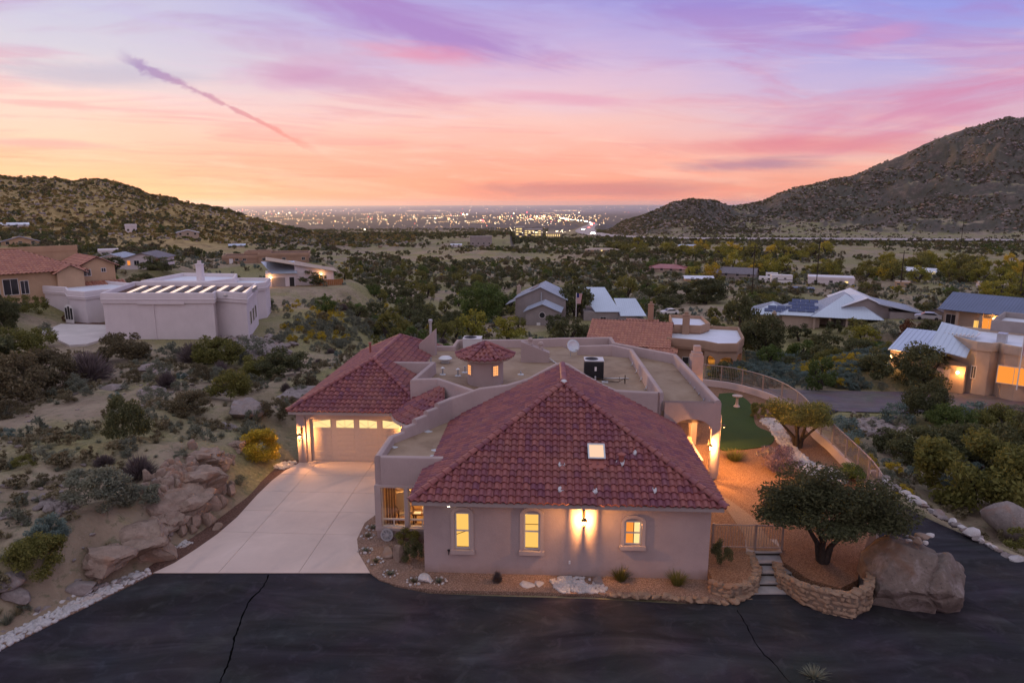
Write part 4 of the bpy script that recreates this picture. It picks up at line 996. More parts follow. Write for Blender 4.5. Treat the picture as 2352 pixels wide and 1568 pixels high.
# main flat roof with parapets
DK = 4.0
b = MB()
D1, D2, D3, D4 = (-5.55, 15.55), (-5.95, 11.55), (-4.62, 11.7), (-2.25, 9.25)
H = lambda u, v, z: hz(u, v, z)
c1, c2 = H(1450, 801, 4.62), H(1327, 793.5, 4.62); oc, od, oe, of_ = H(1551, 813, 4.5), H(1410, 786, 4.55), H(1402, 774.5, 4.6), H(1284, 776, 4.6)
og, oh, oi, oj = H(1210, 780, 4.55), H(1052, 780.5, 4.55), H(1042, 795, 4.3), H(992, 795.5, 4.3)
b.prism([D2, D3, (-2.25, 9.1), (6.75, 9.1), c1, c2, (1.8, 25.5), (-4, 25.5), oj, (-7.3, 22.4), (-7.2, 15.4), D1], 3.4, DK); b.build('roof_deck', M['deck'], house)
b = MB(); b.prism([(6.75, 9.1), (9.6, 9.1), (9.62, 19.3), od, oe, of_, c2, c1], 3.3, 3.88); b.build('patio_deck', M['deck'], house)
b = MB(); Z3 = lambda p, z: (p[0], p[1], z)
b.wall([(-8.9, 15.5, 4.74), (D1[0], D1[1], 4.74), (D2[0], D2[1], 4.74), (D3[0], D3[1], 4.76), (-2.3, 9.12, 4.80)], .28, 2.9)
b.wall([(6.75, 9.0, 4.90), (6.95, 9.3, 4.86), Z3(c1, 4.62), Z3(((c1[0]+c2[0])/2+.6, (c1[1]+c2[1])/2+.8), 4.64), Z3(c2, 4.62)], .28, 3.4)
b.wall([(9.72, 9.0, 4.52), Z3(oc, 4.5), Z3(od, 4.55), Z3(oe, 4.62), Z3(of_, 4.62), Z3(og, 4.58), Z3(oh, 4.58), Z3(oi, 4.34), Z3(oj, 4.34), (-7.2, 22.4, 4.34)], .30, 3.2)
b.build('parapet', M['stucco'], house, 0.5)
b = MB(); b.prism([(-8.2, 11.5), (-5.9, 11.6), (-4.6, 11.8), (-2.2, 9.2), (6.9, 9.2), (7.3, 9.3), (7.3, 24), (-7.4, 24)], -.3, 3.38); b.build('wall', M['stucco'], house)
# turret
TX, TY = -2.24, 13.75
b = MB(); b.lathe([(1.02, 3.9), (1.02, 5.42)], 36, (TX, TY, 0)); tw = b.build('turret', M['stucco'], house, 0.5)
b = MB(); b.lathe([(1.02, 5.42), (1.42, 5.44), (1.52, 5.50), (1.52, 5.60), (1.40, 5.64)], 40, (TX, TY, 0)); b.build('turret_eave', M['trim'], tw, 0.5)
troof = empty('roof'); troof.parent = house; troof['label'] = 'round tile cap roof of the turret'
cone_tiles(TX, TY, 1.68, 5.60, 6.30, rad(-180), rad(180), troof, 'turret_tiles', caps=[rad(a) for a in range(-180, 180, 60)])
for aw in (rad(-142), rad(-52)):
    cx, cy_ = TX+1.03*math.cos(aw), TY+1.03*math.sin(aw); mt = Matrix.Translation((cx, cy_, 4.58)) @ Matrix.Rotation(aw+math.pi/2, 4, 'Z')
    b = MB(); b.M = mt
    for (p, q, r, s) in ((-.2, -.165, 0, .62), (.165, .2, 0, .62), (-.165, .165, 0, .035), (-.165, .165, .585, .62)): b.box(p, -.045, r, q, .05, s)
    for k in (1, 2): b.box(-.165+.11*k-.006, -.03, .035, -.165+.11*k+.006, .0, .585)
    for k in range(1, 4): b.box(-.165, -.028, .035+.137*k-.006, .165, .002, .035+.137*k+.006)
    fr = b.build('turret_window', M['trim'], tw); b = MB(); b.M = mt; b.box(-.165, -.02, .035, .165, -.005, .585); b.build('pane', glow('turret light', (1.0, 0.40, 0.13), 1.25), fr)
# little things on the flat roof
def pipe_vent(a, b_, z, h=.35, r=.06, capr=.13):
    q = MB(); q.lathe([(.2, 0), (.18, .03), (r*1.3, .05)], 10, (a, b_, z)); o = q.build('roof_vent', M['cement'], house, 0.8)
    q = MB(); q.lathe([(r, .03), (r, h)], 10, (a, b_, z)); q.build('pipe', M['galv'], o, 0.8)
    if capr: q = MB(); q.lathe([(capr, h), (capr, h+.03), (.02, h+.1)], 10, (a, b_, z)); q.build('cap', M['ac_top'], o, 0.8)
for (u, v, h, c_) in [(1017, 860, .38, .13), (1052, 863, .38, .13), (990, 833, .35, 0), (1068, 855, .4, 0), (1196, 860, .2, 0)]:
    a, b_ = H(u, v, DK); pipe_vent(a, b_, DK, h, .05, c_)
a, b_ = (3.05, 10.4); pipe_vent(a-2.6, 10.3, DK, .32, .06, .16)
a, b_ = H(1023, 833, DK)
q = MB(); q.box(a-.22, b_-.22, DK, a+.22, b_+.22, DK+.22); o = q.build('roof_fan', M['galv'], house); q = MB(); q.lathe([(.42, .24), (.44, .3), (.3, .42), (.04, .46)], 20, (a, b_, DK)); q.build('hood', M['ac_top'], o, 0.6)
# wedge shaped flues
def wedge(x0, x1, y0, y1, z0, za, zb, name='flue_wedge'):
    q = MB(); q.add([(x0, y0, z0), (x1, y0, z0), (x1, y1, z0), (x0, y1, z0), (x0, y0, za), (x1, y0, zb), (x1, y1, zb), (x0, y1, za)], [(0, 3, 2, 1), (4, 5, 6, 7), (0, 1, 5, 4), (1, 2, 6, 5), (2, 3, 7, 6), (3, 0, 4, 7)])
    return q.build(name, M['stucco'], house)
w1 = wedge(-.42, 1.42, 18.9, 19.6, DK, 5.35, 4.62)
for x, h in ((.18, 5.12), (.86, 4.85)):
    q = MB(); q.lathe([(.17, 0), (.17, .06), (.13, .08), (.12, .26), (.17, .28), (.19, .36), (.13, .38), (.12, .46)], 12, (x, 19.25, h-.02)); q.build('chimney_pot', M['trim'], w1, 0.6)
w2 = wedge(-7.35, -6.25, 20.6, 21.3, DK, 4.75, 5.75); q = MB(); q.tube([(-6.6, 21, 5.3), (-6.6, 21, 6.2)], .09, 10); q.lathe([(.14, 0), (.14, .18), (.1, .2)], 10, (-6.6, 21, 6.2)); q.build('flue_pipe', M['galv'], w2, 0.8)
q = MB(); q.tube([(-10.35, 19.4, 4.0), (-10.35, 19.4, 5.05)], .07, 8); q.lathe([(.12, 0), (.12, .05)], 8, (-10.35, 19.4, 5.05)); q.build('vent_pipe', M['copper'], house, 0.8)
# chimney beyond the patio
q = MB(); cx, cy_ = 10.62, 18.3
q.box(cx-.36, cy_-.4, -.2, cx+.36, cy_+.4, 4.75); q.box(cx-.3, cy_-.34, 4.75, cx+.3, cy_+.34, 4.95); q.box(cx-.2, cy_-.22, 4.95, cx+.2, cy_+.22, 5.35); q.build('chimney', M['stucco'], house)
# scupper patches of the flat roofs
for (u, v, z) in [(1305, 785, 4.1), (1128, 790, 4.1), (1230, 789, 4.1), (1372, 808, 4.0)]:
    a, b_ = H(u, v, z); q = MB(); q.box(a-.22, b_-.05, z-.05, a+.22, b_+.0, z+.22); q.build('scupper', M['cement'], house)
rr_ = random.Random(5)
for i in range(8):
    a = 9.45; b_ = 9.8+i*1.15; q = MB(); q.tube([(a, b_, 3.9), (a+.05, b_, 4.02), (a+.12, b_, 4.1), (a+.12, b_+.25, 4.2)], .035, 6); q.build('roof_strap', M['cement'], house, True)
for i in range(5):
    t = .12+.17*i; a = 6.95+(c1[0]-6.95)*t-.19; b_ = 9.3+(c1[1]-9.3)*t; q = MB(); q.tube([(a-.1, b_, 4.02), (a-.02, b_, 4.1), (a+.03, b_+.2, 4.18)], .03, 6); q.build('roof_strap', M['cement'], house, True)
for (x, y, s) in ((-3.5, 4.4, .3), (-3.6, 3.7, .22), (-3.55, 3.2, .2), (-5.5, 4.7, .2), (-4.4, 6.9, .25), (-5.5, 3.2, .18)):
    q = MB(); n = 9; q.add([(x+s*rr_.uniform(.6, 1.1)*math.cos(2*math.pi*k/n), y+s*.8*rr_.uniform(.6, 1.1)*math.sin(2*math.pi*k/n), 3.366) for k in range(n)], [tuple(range(n))]); q.build('roof_patch', M['cement'], house)
# covered patio with arches
def arch_panel(x0, x1, z0, z1, zs, rise, th, m):
    """panel in local x/z with an arched opening between x0+mx and x1-mx"""
    b = MB(); b.M = m; n = 14; mx = .38; a0, a1 = x0+mx, x1-mx; c, w = (a0+a1)/2, (a1-a0)/2
    arc = [(c+w*math.cos(math.pi*(1-k/n)), zs+rise*math.sin(math.pi*(1-k/n))) for k in range(n+1)]
    for y, fl in ((0, 0), (th, 1)):
        for k in range(n):
            p, q = arc[k], arc[k+1]; quad = [(p[0], y, p[1]), (q[0], y, q[1]), (q[0], y, z1), (p[0], y, z1)]; b.add(quad if not fl else quad[::-1], [(0, 1, 2, 3)])
        for (e0, e1) in ((x0, a0), (a1, x1)):
            quad = [(e0, y, z0), (e1, y, z0), (e1, y, zs), (e0, y, zs)]; b.add(quad if not fl else quad[::-1], [(0, 1, 2, 3)])
            quad = [(e0, y, zs), (e1, y, zs), (e1, y, z1), (e0, y, z1)]; b.add(quad if not fl else quad[::-1], [(0, 1, 2, 3)])
    pth = [(a0, z0)]+arc+[(a1, z0)]
    for p, q in zip(pth[:-1], pth[1:]): b.add([(p[0], 0, p[1]), (p[0], th, p[1]), (q[0], th, q[1]), (q[0], 0, q[1])], [(0, 1, 2, 3)])
    for e, fl in ((x0, 0), (x1, 1)):
        quad = [(e, 0, z0), (e, th, z0), (e, th, z1), (e, 0, z1)]; b.add(quad[::-1] if not fl else quad, [(0, 1, 2, 3)])
    return b
arch_panel(7.1, 9.86, -.2, 4.40, 2.95, .60, .34, Matrix.Translation((0, 8.86, 0))).build('patio_arch', M['stucco'], house, 0.5)
for y0, y1 in ((9.2, 14.2), (14.2, 19.3)):
    arch_panel(y0, y1, -.2, 3.9, 2.75, .65, .30, Matrix.Translation((9.86, 0, 0)) @ Matrix.Rotation(math.pi/2, 4, 'Z')).build('patio_arch', M['stucco'], house, 0.5)
b = MB(); b.box(7.3, 9.2, 3.3, 9.56, 19.3, 3.36); b.build('patio_ceiling', M['trim'], house)
b = MB(); b.add([(7.45+.01, 6, -.1), (9.9, 6, -.1), (9.9, 19.4, -.1), (7.46, 19.4, -.1)], [(0, 1, 2, 3)]); 
b = MB(); b.box(7.43, 7.2, -.2, 9.95, 19.4, .07); structure(b.build('patio_floor', M['concrete'])).parent = house
q = MB(); q.tube([(9.98, 9.3, .05), (9.98, 9.3, 3.6), (9.9, 9.3, 3.75)], .045, 8); q.build('downspout', M['trim'], house, 0.8)
# ------------------------------------------------------------------ things around the house
def ico(sub):
    bm = bmesh.new(); bmesh.ops.create_icosphere(bm, subdivisions=sub, radius=1.0)
    V = np.array([v.co[:] for v in bm.verts]); F = np.array([[v.index for v in f.verts] for f in bm.faces]); bm.free(); return V, F
ICO = {k: ico(k) for k in (1, 2, 3, 4, 5)}
def rock_mesh(name, mat, seed, sub=2, cuts=9, rough=0.10, flat=0.8, cracks=False):
    r = np.random.default_rng(seed); V, F = ICO[sub]; V = V.copy()
    for _ in range(cuts):
        n = r.normal(size=3); n /= np.linalg.norm(n); d = r.uniform(0.45, 0.85); s = V@n; V -= np.outer(np.maximum(0, s-d), n)
    o = r.uniform(0, 99, 3)
    k = np.array([mnoise.fractal(Vector(p*1.6+o), 1.0, 2.0, 4) for p in V]); V *= (1+rough*k)[:, None]
    if cracks:
        for _ in range(5):
            n = r.normal(size=3); n /= np.linalg.norm(n); q = V@n-r.uniform(-.5, .5)+.12*np.sin(V[:, 0]*6+r.uniform(0, 6))+.1*np.sin(V[:, 2]*7); V *= (1-.16*np.exp(-(q/.05)**2))[:, None]
    V *= r.uniform(0.8, 1.2, 3); V[:, 2] *= flat
    V[:, 2] -= V[:, 2].min()*0.6+0.0
    return mesh_np(name, V, F, mat, 0.42 if cracks else (0.7 if sub > 2 else 0.5))
STONE = [rock_mesh('stone', M['wall_stone'], 100+i, 2, 12, .06) for i in range(7)]
GREY = [rock_mesh('rock', M['rock'], 200+i, 3, 11, .12) for i in range(6)]
TAN = [rock_mesh('rock', M['tan_rock'], 300+i, 3, 11, .14) for i in range(6)]
WHITE = [rock_mesh('rock', M['white_rock'], 400+i, 2, 8, .08) for i in range(5)]
BIGR = [rock_mesh('rock', M['tan_rock'], 500+i, 4, 22, .30, .75, True) for i in range(6)]

def lantern(loc, rz, label, power, scale=1.0, bracket=True):
    """wall lantern: back plate and arm at the wall, cage of glass below a hood; +y of its frame points into the wall"""
    t = empty('wall_lantern', loc, rz, label, 'wall lantern', 'lit lanterns of the clay roofed house'); s = scale
    b = MB(); b.box(-.06*s, .27*s, .06*s, .06*s, .30*s, .34*s); b.tube([(0, .28*s, .24*s), (0, .06*s, .31*s), (0, -.05*s, .26*s), (0, -.05*s, .20*s)], .012*s, 6); b.build('bracket', M['bronze'], t)
    b = MB(); b.lathe([(.02*s, .21*s), (.05*s, .19*s), (.12*s, .12*s), (.12*s, .105*s)], 10, (0, -.05*s, 0)); b.lathe([(.01*s, -.21*s), (.03*s, -.19*s), (.035*s, -.16*s)], 10, (0, -.05*s, 0))
    hood = b.build('hood', M['bronze'], t, 0.7)
    b = MB()
    for k in range(6):
        a = 2*math.pi*(k+.5)/6; b.tube([(.115*s*math.cos(a), -.05*s+.115*s*math.sin(a), .11*s), (.02*s*math.cos(a), -.05*s+.02*s*math.sin(a), -.17*s)], .0105*s, 4)
    b.build('cage', M['bronze'], t)
    b = MB(); b.lathe([(.02*s, .10*s), (.05*s, .085*s), (.055*s, .03*s), (.02*s, .005*s)], 10, (0, -.05*s, 0)); b.build('bulb', M['bulb'], t, True)
    d = lamp('lantern_light', (0, -.05*s, -.02*s), power, WARM, .011*s, t)
    # the bulb mesh must not swallow its own lamp
    t.children[3].visible_shadow = True
    d.location = (0, -.05*s, -.06*s)
    return t
def hloc(a, b, z): p = hw(a, b, z); return (p.x, p.y, p.z)
lantern(hloc(2.70, -.30, 2.40), HY, 'lit lantern on the front wall between the second and third window', 270, 1.0)
lantern(hloc(-12.08, 10.66, 1.62), HY, 'glowing lantern on the pier left of the garage door', 190, 1.15)
lantern(hloc(-6.15, 10.69, 1.9), HY, 'unseen lantern added right of the garage door, tucked behind the stepped wall', 210, 1.1)  # added out of view to warm the drive by the garage
lantern(hloc(9.37, 8.56, 2.2), HY, 'bright lantern on the corner pier of the patio arch', 420, 1.0)
# hanging lantern inside the patio
t = empty('hanging_lantern', hloc(8.5, 13.6, 2.75), HY, 'lit lantern hanging inside the covered patio', 'lantern')
b = MB(); b.tube([(0, 0, .25), (0, 0, .55)], .012, 5); b.lathe([(.02, .27), (.13, .17), (.13, .15)], 8); b.lathe([(.09, -.17), (.09, -.19), (.02, -.22)], 8)
for k in range(6): a = 2*math.pi*k/6; b.tube([(.12*math.cos(a), .12*math.sin(a), .16), (.085*math.cos(a), .085*math.sin(a), -.17)], .007, 4)
b.build('cage', M['bronze'], t); b = MB(); b.lathe([(.02, .1), (.05, .06), (.05, -.08), (.02, -.12)], 10); b.build('bulb', M['bulb'], t, True)
lamp('lantern_light', (0, -.2, .0), 700, WARM, .06, t)
lamp('patio_light', hloc(8.4, 10.6, 3.1), 650, WARM, .1)
# side yard floodlight from the patio pier (washes the gravel garden)
t = empty('yard_light', hloc(10.25, 9.6, 3.0), HY, 'small floodlight on the outer side of the patio pier', 'floodlight')
b = MB(); b.box(-.08, -.08, -.05, .05, .08, .05); b.tube([(-.16, 0, .06), (-.06, 0, .03)], .025, 6); b.build('housing', M['bronze'], t); b = MB(); b.lathe([(.05, -.07), (.06, -.05)], 8, (.0, 0, 0)); b.build('bulb', M['bulb'], t)
lamp('yard_lamp', (.25, 0, -.12), 620, (1.0, .40, .07), .06, t)
t = empty('eave_light', hloc(-2.35, -.36, 2.97), HY, 'small white light under the eave at the front corner', 'light')
b = MB(); b.lathe([(.07, .0), (.07, .03)], 10); b.build('rim', M['white_paint'], t); b = MB(); b.lathe([(.055, -.02), (.055, .0)], 10); b.build('lens', M['bulb_white'], t)
lamp('garage_interior', hloc(-9, 13.5, 2.2), 6, WARM, .2)
# armchair and table lamp behind the bay window
t = empty('armchair', hloc(-4.95, 3.75, .3), HY+.5, 'cream backed wooden armchair behind the bay window', 'armchair')
b = MB(); b.box(-.3, -.3, .38, .3, .3, .5); b.build('seat', M['fabric'], t); b = MB(); b.M = Matrix.Rotation(.2, 4, 'X'); b.box(-.32, .24, .45, .32, .32, 1.35); b.build('backrest', M['fabric'], t)
for sx in (-1, 1):
    b = MB(); b.tube([(sx*.34, -.3, 0), (sx*.34, -.28, .68), (sx*.34, .3, .72), (sx*.34, .42, 0)], .035, 6); b.build('arm', M['wood'], t)
t = empty('table_lamp', hloc(-3.98, 3.25, .95), HY, 'table lamp with white base and glowing shade in the bay', 'lamp')
b = MB(); b.lathe([(.09, 0), (.07, .03), (.03, .08), (.07, .2), (.02, .36), (.012, .5)], 12); b.build('base', M['white_paint'], t, True); b = MB(); b.lathe([(.26, .45), (.18, .72)], 20); b.build('lamp_shade', M['shade'], t, 0.8)
lamp('shade_light', (0, -.05, .32), 12, WARM, .06, t)
t = empty('side_table', hloc(-4.05, 3.35, .3), HY, 'small wooden table with a paper on it in the bay', 'table')
b = MB(); b.box(-.42, -.3, .6, .42, .3, .65); b.build('top', M['wood'], t)
for sx in (-1, 1):
    for sy in (-1, 1): b = MB(); b.box(sx*.36-.03, sy*.25-.03, 0, sx*.36+.03, sy*.25+.03, .6); b.build('leg', M['wood'], t)
b = MB(); b.box(-.35, -.26, .652, -.05, -.02, .662); b.build('paper', M['white_paint'], t)
# barbecue and counter in the patio
t = empty('counter', hloc(8.9, 11.9, .07), HY, 'stucco counter with a pale top along the patio', 'counter'); b = MB(); b.box(-.42, -1.9, 0, .42, 1.6, .88); b.build('base', M['stucco'], t); b = MB(); b.box(-.5, -2.0, .88, .5, 1.7, .96); b.build('top', M['pale_concrete'], t)
t = empty('barbecue', hloc(8.85, 12.2, 1.03), HY, 'covered barbecue grill on the patio counter', 'barbecue')
b = MB(); b.box(-.35, -.3, 0, .35, .3, .12); b.build('body', M['galv'], t); n = 8
b = MB(); vs = []; 
for x in (-.36, .36): vs += [(x, -.3*math.cos(math.pi*k/n), .12+.33*math.sin(math.pi*k/n)) for k in range(n+1)]
b.add(vs, [(k, k+1, n+2+k, n+1+k) for k in range(n)]+[tuple(range(n, -1, -1)), tuple(range(n+1, 2*n+2))]); b.build('lid', M['fabric'], t, 0.8)
b = MB(); b.tube([(-.2, -.31, .25), (-.2, -.37, .25), (.2, -.37, .25), (.2, -.31, .25)], .018, 6); b.build('handle', M['black_metal'], t)
# condensers
def condenser(loc, s, label, big=True):
    t = empty('air_conditioner', loc, HY, label, 'air conditioner'); w, d, h = s
    b = MB(); b.box(-w/2, -d/2, .06, w/2, d/2, h-.05); b.build('cabinet', M['ac'] if big else M['ac_top'], t)
    b = MB(); b.box(-w/2-.02, -d/2-.02, h-.05, w/2+.02, d/2+.02, h); b.build('lid', M['ac_top'], t)
    b = MB(); 
    for q in (.1, .2, .3): b.lathe([(q*w/.9+.012, h+.005), (q*w/.9+.012, h+.02), (q*w/.9-.012, h+.02), (q*w/.9-.012, h+.005)], 20, (-.12*w, 0, 0))
    b.build('fan_grille', M['black_metal'], t); b = MB(); b.lathe([(.36*w, h+.002), (.36*w, h+.006)], 20, (-.12*w, 0, 0)); b.build('fan_well', M['dark'], t)
    if big:
        for k in range(14):
            z = .14+k*(h-.3)/14; b = MB(); b.box(-w/2-.012, -d/2-.012, z, w/2+.012, d/2+.012, z+.02); b.build('louver', M['black_metal'], t)
        b = MB(); b.box(.02, -d/2-.016, .55, .14, -d/2-.012, .8); b.build('label_plate', M['white_paint'], t)
    b = MB(); b.box(-w/2, -d/2, 0, -w/2+.12, d/2, .06); b.box(w/2-.12, -d/2, 0, w/2, d/2, .06); b.build('runner', M['galv'], t)
    return t
a_, b_ = hz(1364, 872, DK); condenser(hloc(a_, b_+.4, DK), (1.08, 1.0, 1.16), 'dark condenser with louvres on the flat roof')
a_, b_ = hz(1085, 803, DK); condenser(hloc(a_, b_+.2, DK), (1.25, 1.1, .85), 'pale box shaped cooler behind the turret', False)
t = empty('pipe_run', hloc(4.6, 14.3, DK), HY, 'thin pipes and valves beside the dark condenser', 'pipes'); b = MB()
b.tube([(-.6, 0, .25), (0, -.3, .15), (.7, -.5, .12), (1.05, -.4, .3), (1.1, -.4, 0)], .022, 6); b.tube([(-.6, .1, .18), (.2, -.4, .08), (.8, -.2, .06), (.8, -.2, .35)], .018, 6); b.tube([(1.1, -.4, .5), (1.1, -.4, 0)], .03, 6); b.build('pipe', M['bronze'], t, True)
b = MB(); b.tube([(-.55, 0, .0), (-.55, 0, .3)], .05, 6); b.box(-.2, -.45, .02, .15, -.2, .1); b.build('valve', M['cement'], t)
t = empty('roof_hose', hloc(1.2, 19.0, DK), HY, 'pale cable lying across the flat roof', 'cable'); b = MB(); b.tube([Vector(p) for p in smooth_line([(.1, .3, .3), (.6, -.2, .03), (1.3, -1.6, .03), (2.0, -3.4, .03), (2.3, -4.6, .03), (2.2, -6.4, .03)], 5)], .035, 6); b.build('cable', M['ac_top'], t, True)
t = empty('roof_rod', hloc(5.3, 14.9, DK), HY, 'white pipe lying on the flat roof', 'pipe'); b = MB(); b.tube([(-.8, 0, .05), (.75, 0, .05)], .035, 6); b.build('pipe', M['ac_top'], t, True)
# satellite dish on the rear parapet
a_, b_ = hz(1312, 800, 4.6); t = empty('satellite_dish', hloc(a_, b_-.1, 4.35), HY+rad(25), 'grey satellite dish on the rear parapet', 'satellite dish')
b = MB(); b.M = Matrix.Translation((0, -.2, .45)) @ Matrix.Rotation(rad(65), 4, 'X'); prof = [(.02, .0), (.2, .02), (.35, .06), (.45, .11), (.45, .12), (.34, .075), (.2, .035), (.02, .02)]; b.lathe(prof, 20); b.build('dish', M['galv'], t, True)
b = MB(); b.tube([(0, .1, -.3), (0, .1, .3), (0, -.1, .45)], .03, 8); b.tube([(0, -.15, .1), (0, -.75, .3)], .015, 6); b.box(-.05, -.82, .27, .05, -.72, .36); b.build('mast', M['galv'], t)
# wheel ornament, spigot, outlet
t = empty('metal_wheel', hloc(-5.42, 2.42, .30), HY, 'round slotted metal wheel leaning under the bay window', 'wheel ornament')
b = MB(); b.M = Matrix.Rotation(rad(80), 4, 'X'); n = 28
for r0, r1 in ((.21, .27), (.0, .06)):
    b.lathe([(r1, -.04), (r1, .04), (max(r0, .005), .04), (max(r0, .005), -.04)], n)
b.build('rim', M['galv'], t, 0.6)
for k in range(8):
    a = 2*math.pi*k/8; b = MB(); b.M = Matrix.Rotation(rad(80), 4, 'X') @ Matrix.Rotation(a, 4, 'Z'); b.add([(.05, -.02, .03), (.215, .03, .03), (.215, .085, .03), (.05, .03, .03), (.05, -.02, -.02), (.215, .03, -.02), (.215, .085, -.02), (.05, .03, -.02)], [(0, 1, 2, 3), (0, 4, 5, 1), (2, 6, 7, 3), (7, 6, 5, 4)]); b.build('spoke', M['galv'], t)
t = empty('spigot', hloc(-2.42, -.03, .98), HY, 'dark tap on the front wall below the left window', 'tap'); b = MB(); b.tube([(0, .03, 0), (0, -.06, 0), (0, -.1, -.06), (0, -.1, -.12)], .022, 6); b.lathe([(.06, .04), (.06, .06)], 8, (0, -.06, 0)); b.build('valve', M['black_metal'], t)
t = empty('outlet_box', hloc(2.2, -.02, .62), HY, 'small white outlet cover low on the front wall', 'outlet'); b = MB(); b.box(-.035, -.02, -.06, .035, .02, .06); b.build('cover', M['white_paint'], t)
b = MB(); b.box(-.02, -.024, -.03, .02, -.02, .03); b.build('flap', M['cement'], t)

# ---- side yard: gravel terrace held by stone walls, path, turf, curved railing wall
YZ = 0.45
def yp(u, v, z=YZ): p = at(u, v, z); return (p.x, p.y)
FW = [yp(u, v, YZ+.5) for u, v in [(1600, 868), (1625, 871), (1680, 878), (1740, 893), (1795, 915), (1838, 945), (1872, 985), (1905, 1013), (1942, 1050), (1975, 1083), (2003, 1115), (2022, 1145)]]
FWS = [tuple(p) for p in smooth_line([(p[0], p[1], 0) for p in FW], 5)]
YARD = [hw(7.43, -.05)[:2], hw(7.43, 19)[:2], hw(7.2, 26)[:2]]+[(p[0], p[1]) for p in FWS]+[yp(u, v) for u, v in [(2010, 1190), (1985, 1262), (1970, 1330), (1930, 1350), (1860, 1330), (1800, 1290), (1788, 1263), (1722, 1262), (1736, 1300), (1735, 1325), (1700, 1345), (1640, 1338)]]
structure(sheet('gravel_terrace', YARD, -1.2, YZ, M['garden_gravel']))
structure(sheet('turf', river([at(u, v, YZ) for u, v in [(1652, 905), (1690, 905), (1725, 930), (1735, 975), (1765, 992), (1778, 1004), (1768, 1022), (1720, 1031), (1690, 1033), (1652, 1028), (1640, 960), (1652, 905)]]), YZ-.05, YZ+.05, M['turf']))
structure(sheet('path', river([at(u, v, YZ) for u, v in [(1640, 1135), (1665, 1142), (1700, 1165), (1725, 1185), (1740, 1200), (1765, 1235), (1790, 1262), (1722, 1262), (1712, 1235), (1690, 1200), (1662, 1165), (1636, 1150)]], 5), YZ-.05, YZ+.012, M['path']))
structure(sheet('river_rock_bed', river([at(u, v, YZ) for u, v in [(1775, 960), (1800, 975), (1815, 1010), (1850, 1050), (1890, 1070), (1935, 1085), (1940, 1112), (1880, 1100), (1835, 1080), (1795, 1030), (1775, 1000), (1760, 980), (1745, 965), (1775, 960)]], 4), YZ-.05, YZ+.02, M['gravel']))
# low stucco wall with railing on top
t = empty('railing_wall', (0, 0, 0), 0, 'curved low stucco wall with a metal railing at the yard edge', 'wall')
def fw_z(i): return YZ+.5
b = MB(); b.wall([(p[0], p[1], YZ+.50) for p in FWS], .24, -4.5); b.build('wall', M['trim'], t, 0.5)
b = MB(); top = [(p[0], p[1], YZ+1.62) for p in FWS]; bot = [(p[0], p[1], YZ+.62) for p in FWS]; b.tube(top, .035, 6); b.build('top_rail', M['rail'], t, True); b = MB(); b.tube(bot, .022, 6); b.build('bottom_rail', M['rail'], t, True)
b = MB(); d_acc = 0
for i in range(len(FWS)-1):
    p, q = Vector(FWS[i]), Vector(FWS[i+1]); L = (q-p).length; n = max(1, int(L/.115))
    for k in range(n):
        c = p+(q-p)*(k/n); b.box(c.x-.009, c.y-.009, YZ+.62, c.x+.009, c.y+.009, YZ+1.6)
    if i % 4 == 0:
        w = MB(); w.box(p.x-.04, p.y-.04, YZ+.45, p.x+.04, p.y+.04, YZ+1.66); w.build('post', M['rail'], t)
b.build('pickets', M['rail'], t, kind='stuff')
# gate railing across the head of the steps
t = empty('garden_fence', (0, 0, 0), 0, 'straight metal picket fence with a gate beside the house', 'fence')
g0, g1 = at(1634, 1258, YZ), at(1795, 1262, YZ); dv = (g1-g0); L = dv.length; dv.normalize()
for nm, z in (('top_rail', 1.02), ('bottom_rail', .08)):
    b = MB(); b.tube([g0+Vector((0, 0, z)), g1+Vector((0, 0, z))], .024, 6); b.build(nm, M['rail'], t)
for s in (0.02, .62*L, L):
    b = MB(); p = g0+dv*s; b.box(p.x-.035, p.y-.035, YZ-.1, p.x+.035, p.y+.035, YZ+1.08); b.build('post', M['rail'], t)
b = MB(); n = int(L/.10)
for k in range(n+1): p = g0+dv*(L*k/n); b.box(p.x-.008, p.y-.008, YZ+.08, p.x+.008, p.y+.008, YZ+1.02)
b.build('pickets', M['rail'], t, kind='stuff')
# steps
t = empty('garden_steps', (0, 0, 0), 0, 'concrete garden steps between the two stone walls', 'steps')
for k in range(5):
    z = .04+k*.105; p0, p1 = at(1735-3*k, 1362-24*k*.98, z), at(1832-11*k, 1362-24*k*.98, z); q0, q1 = at(1735-3*(k+1), 1362-24*(k+1)-3, z), at(1832-11*(k+1), 1362-24*(k+1)-3, z)
    b = MB(); b.prism([(p0.x-.15, p0.y), (p1.x+.15, p1.y), (q1.x+.15, q1.y+.05), (q0.x-.15, q0.y+.05)], -.4, z); b.build('step', M['soil'] if False else M['step'], t)
    if k: b = MB(); b.box(p0.x-.1, p0.y-.035, z-.10, p1.x+.1, p0.y-.004, z-.045); b.build('riser', M['soil'], t)
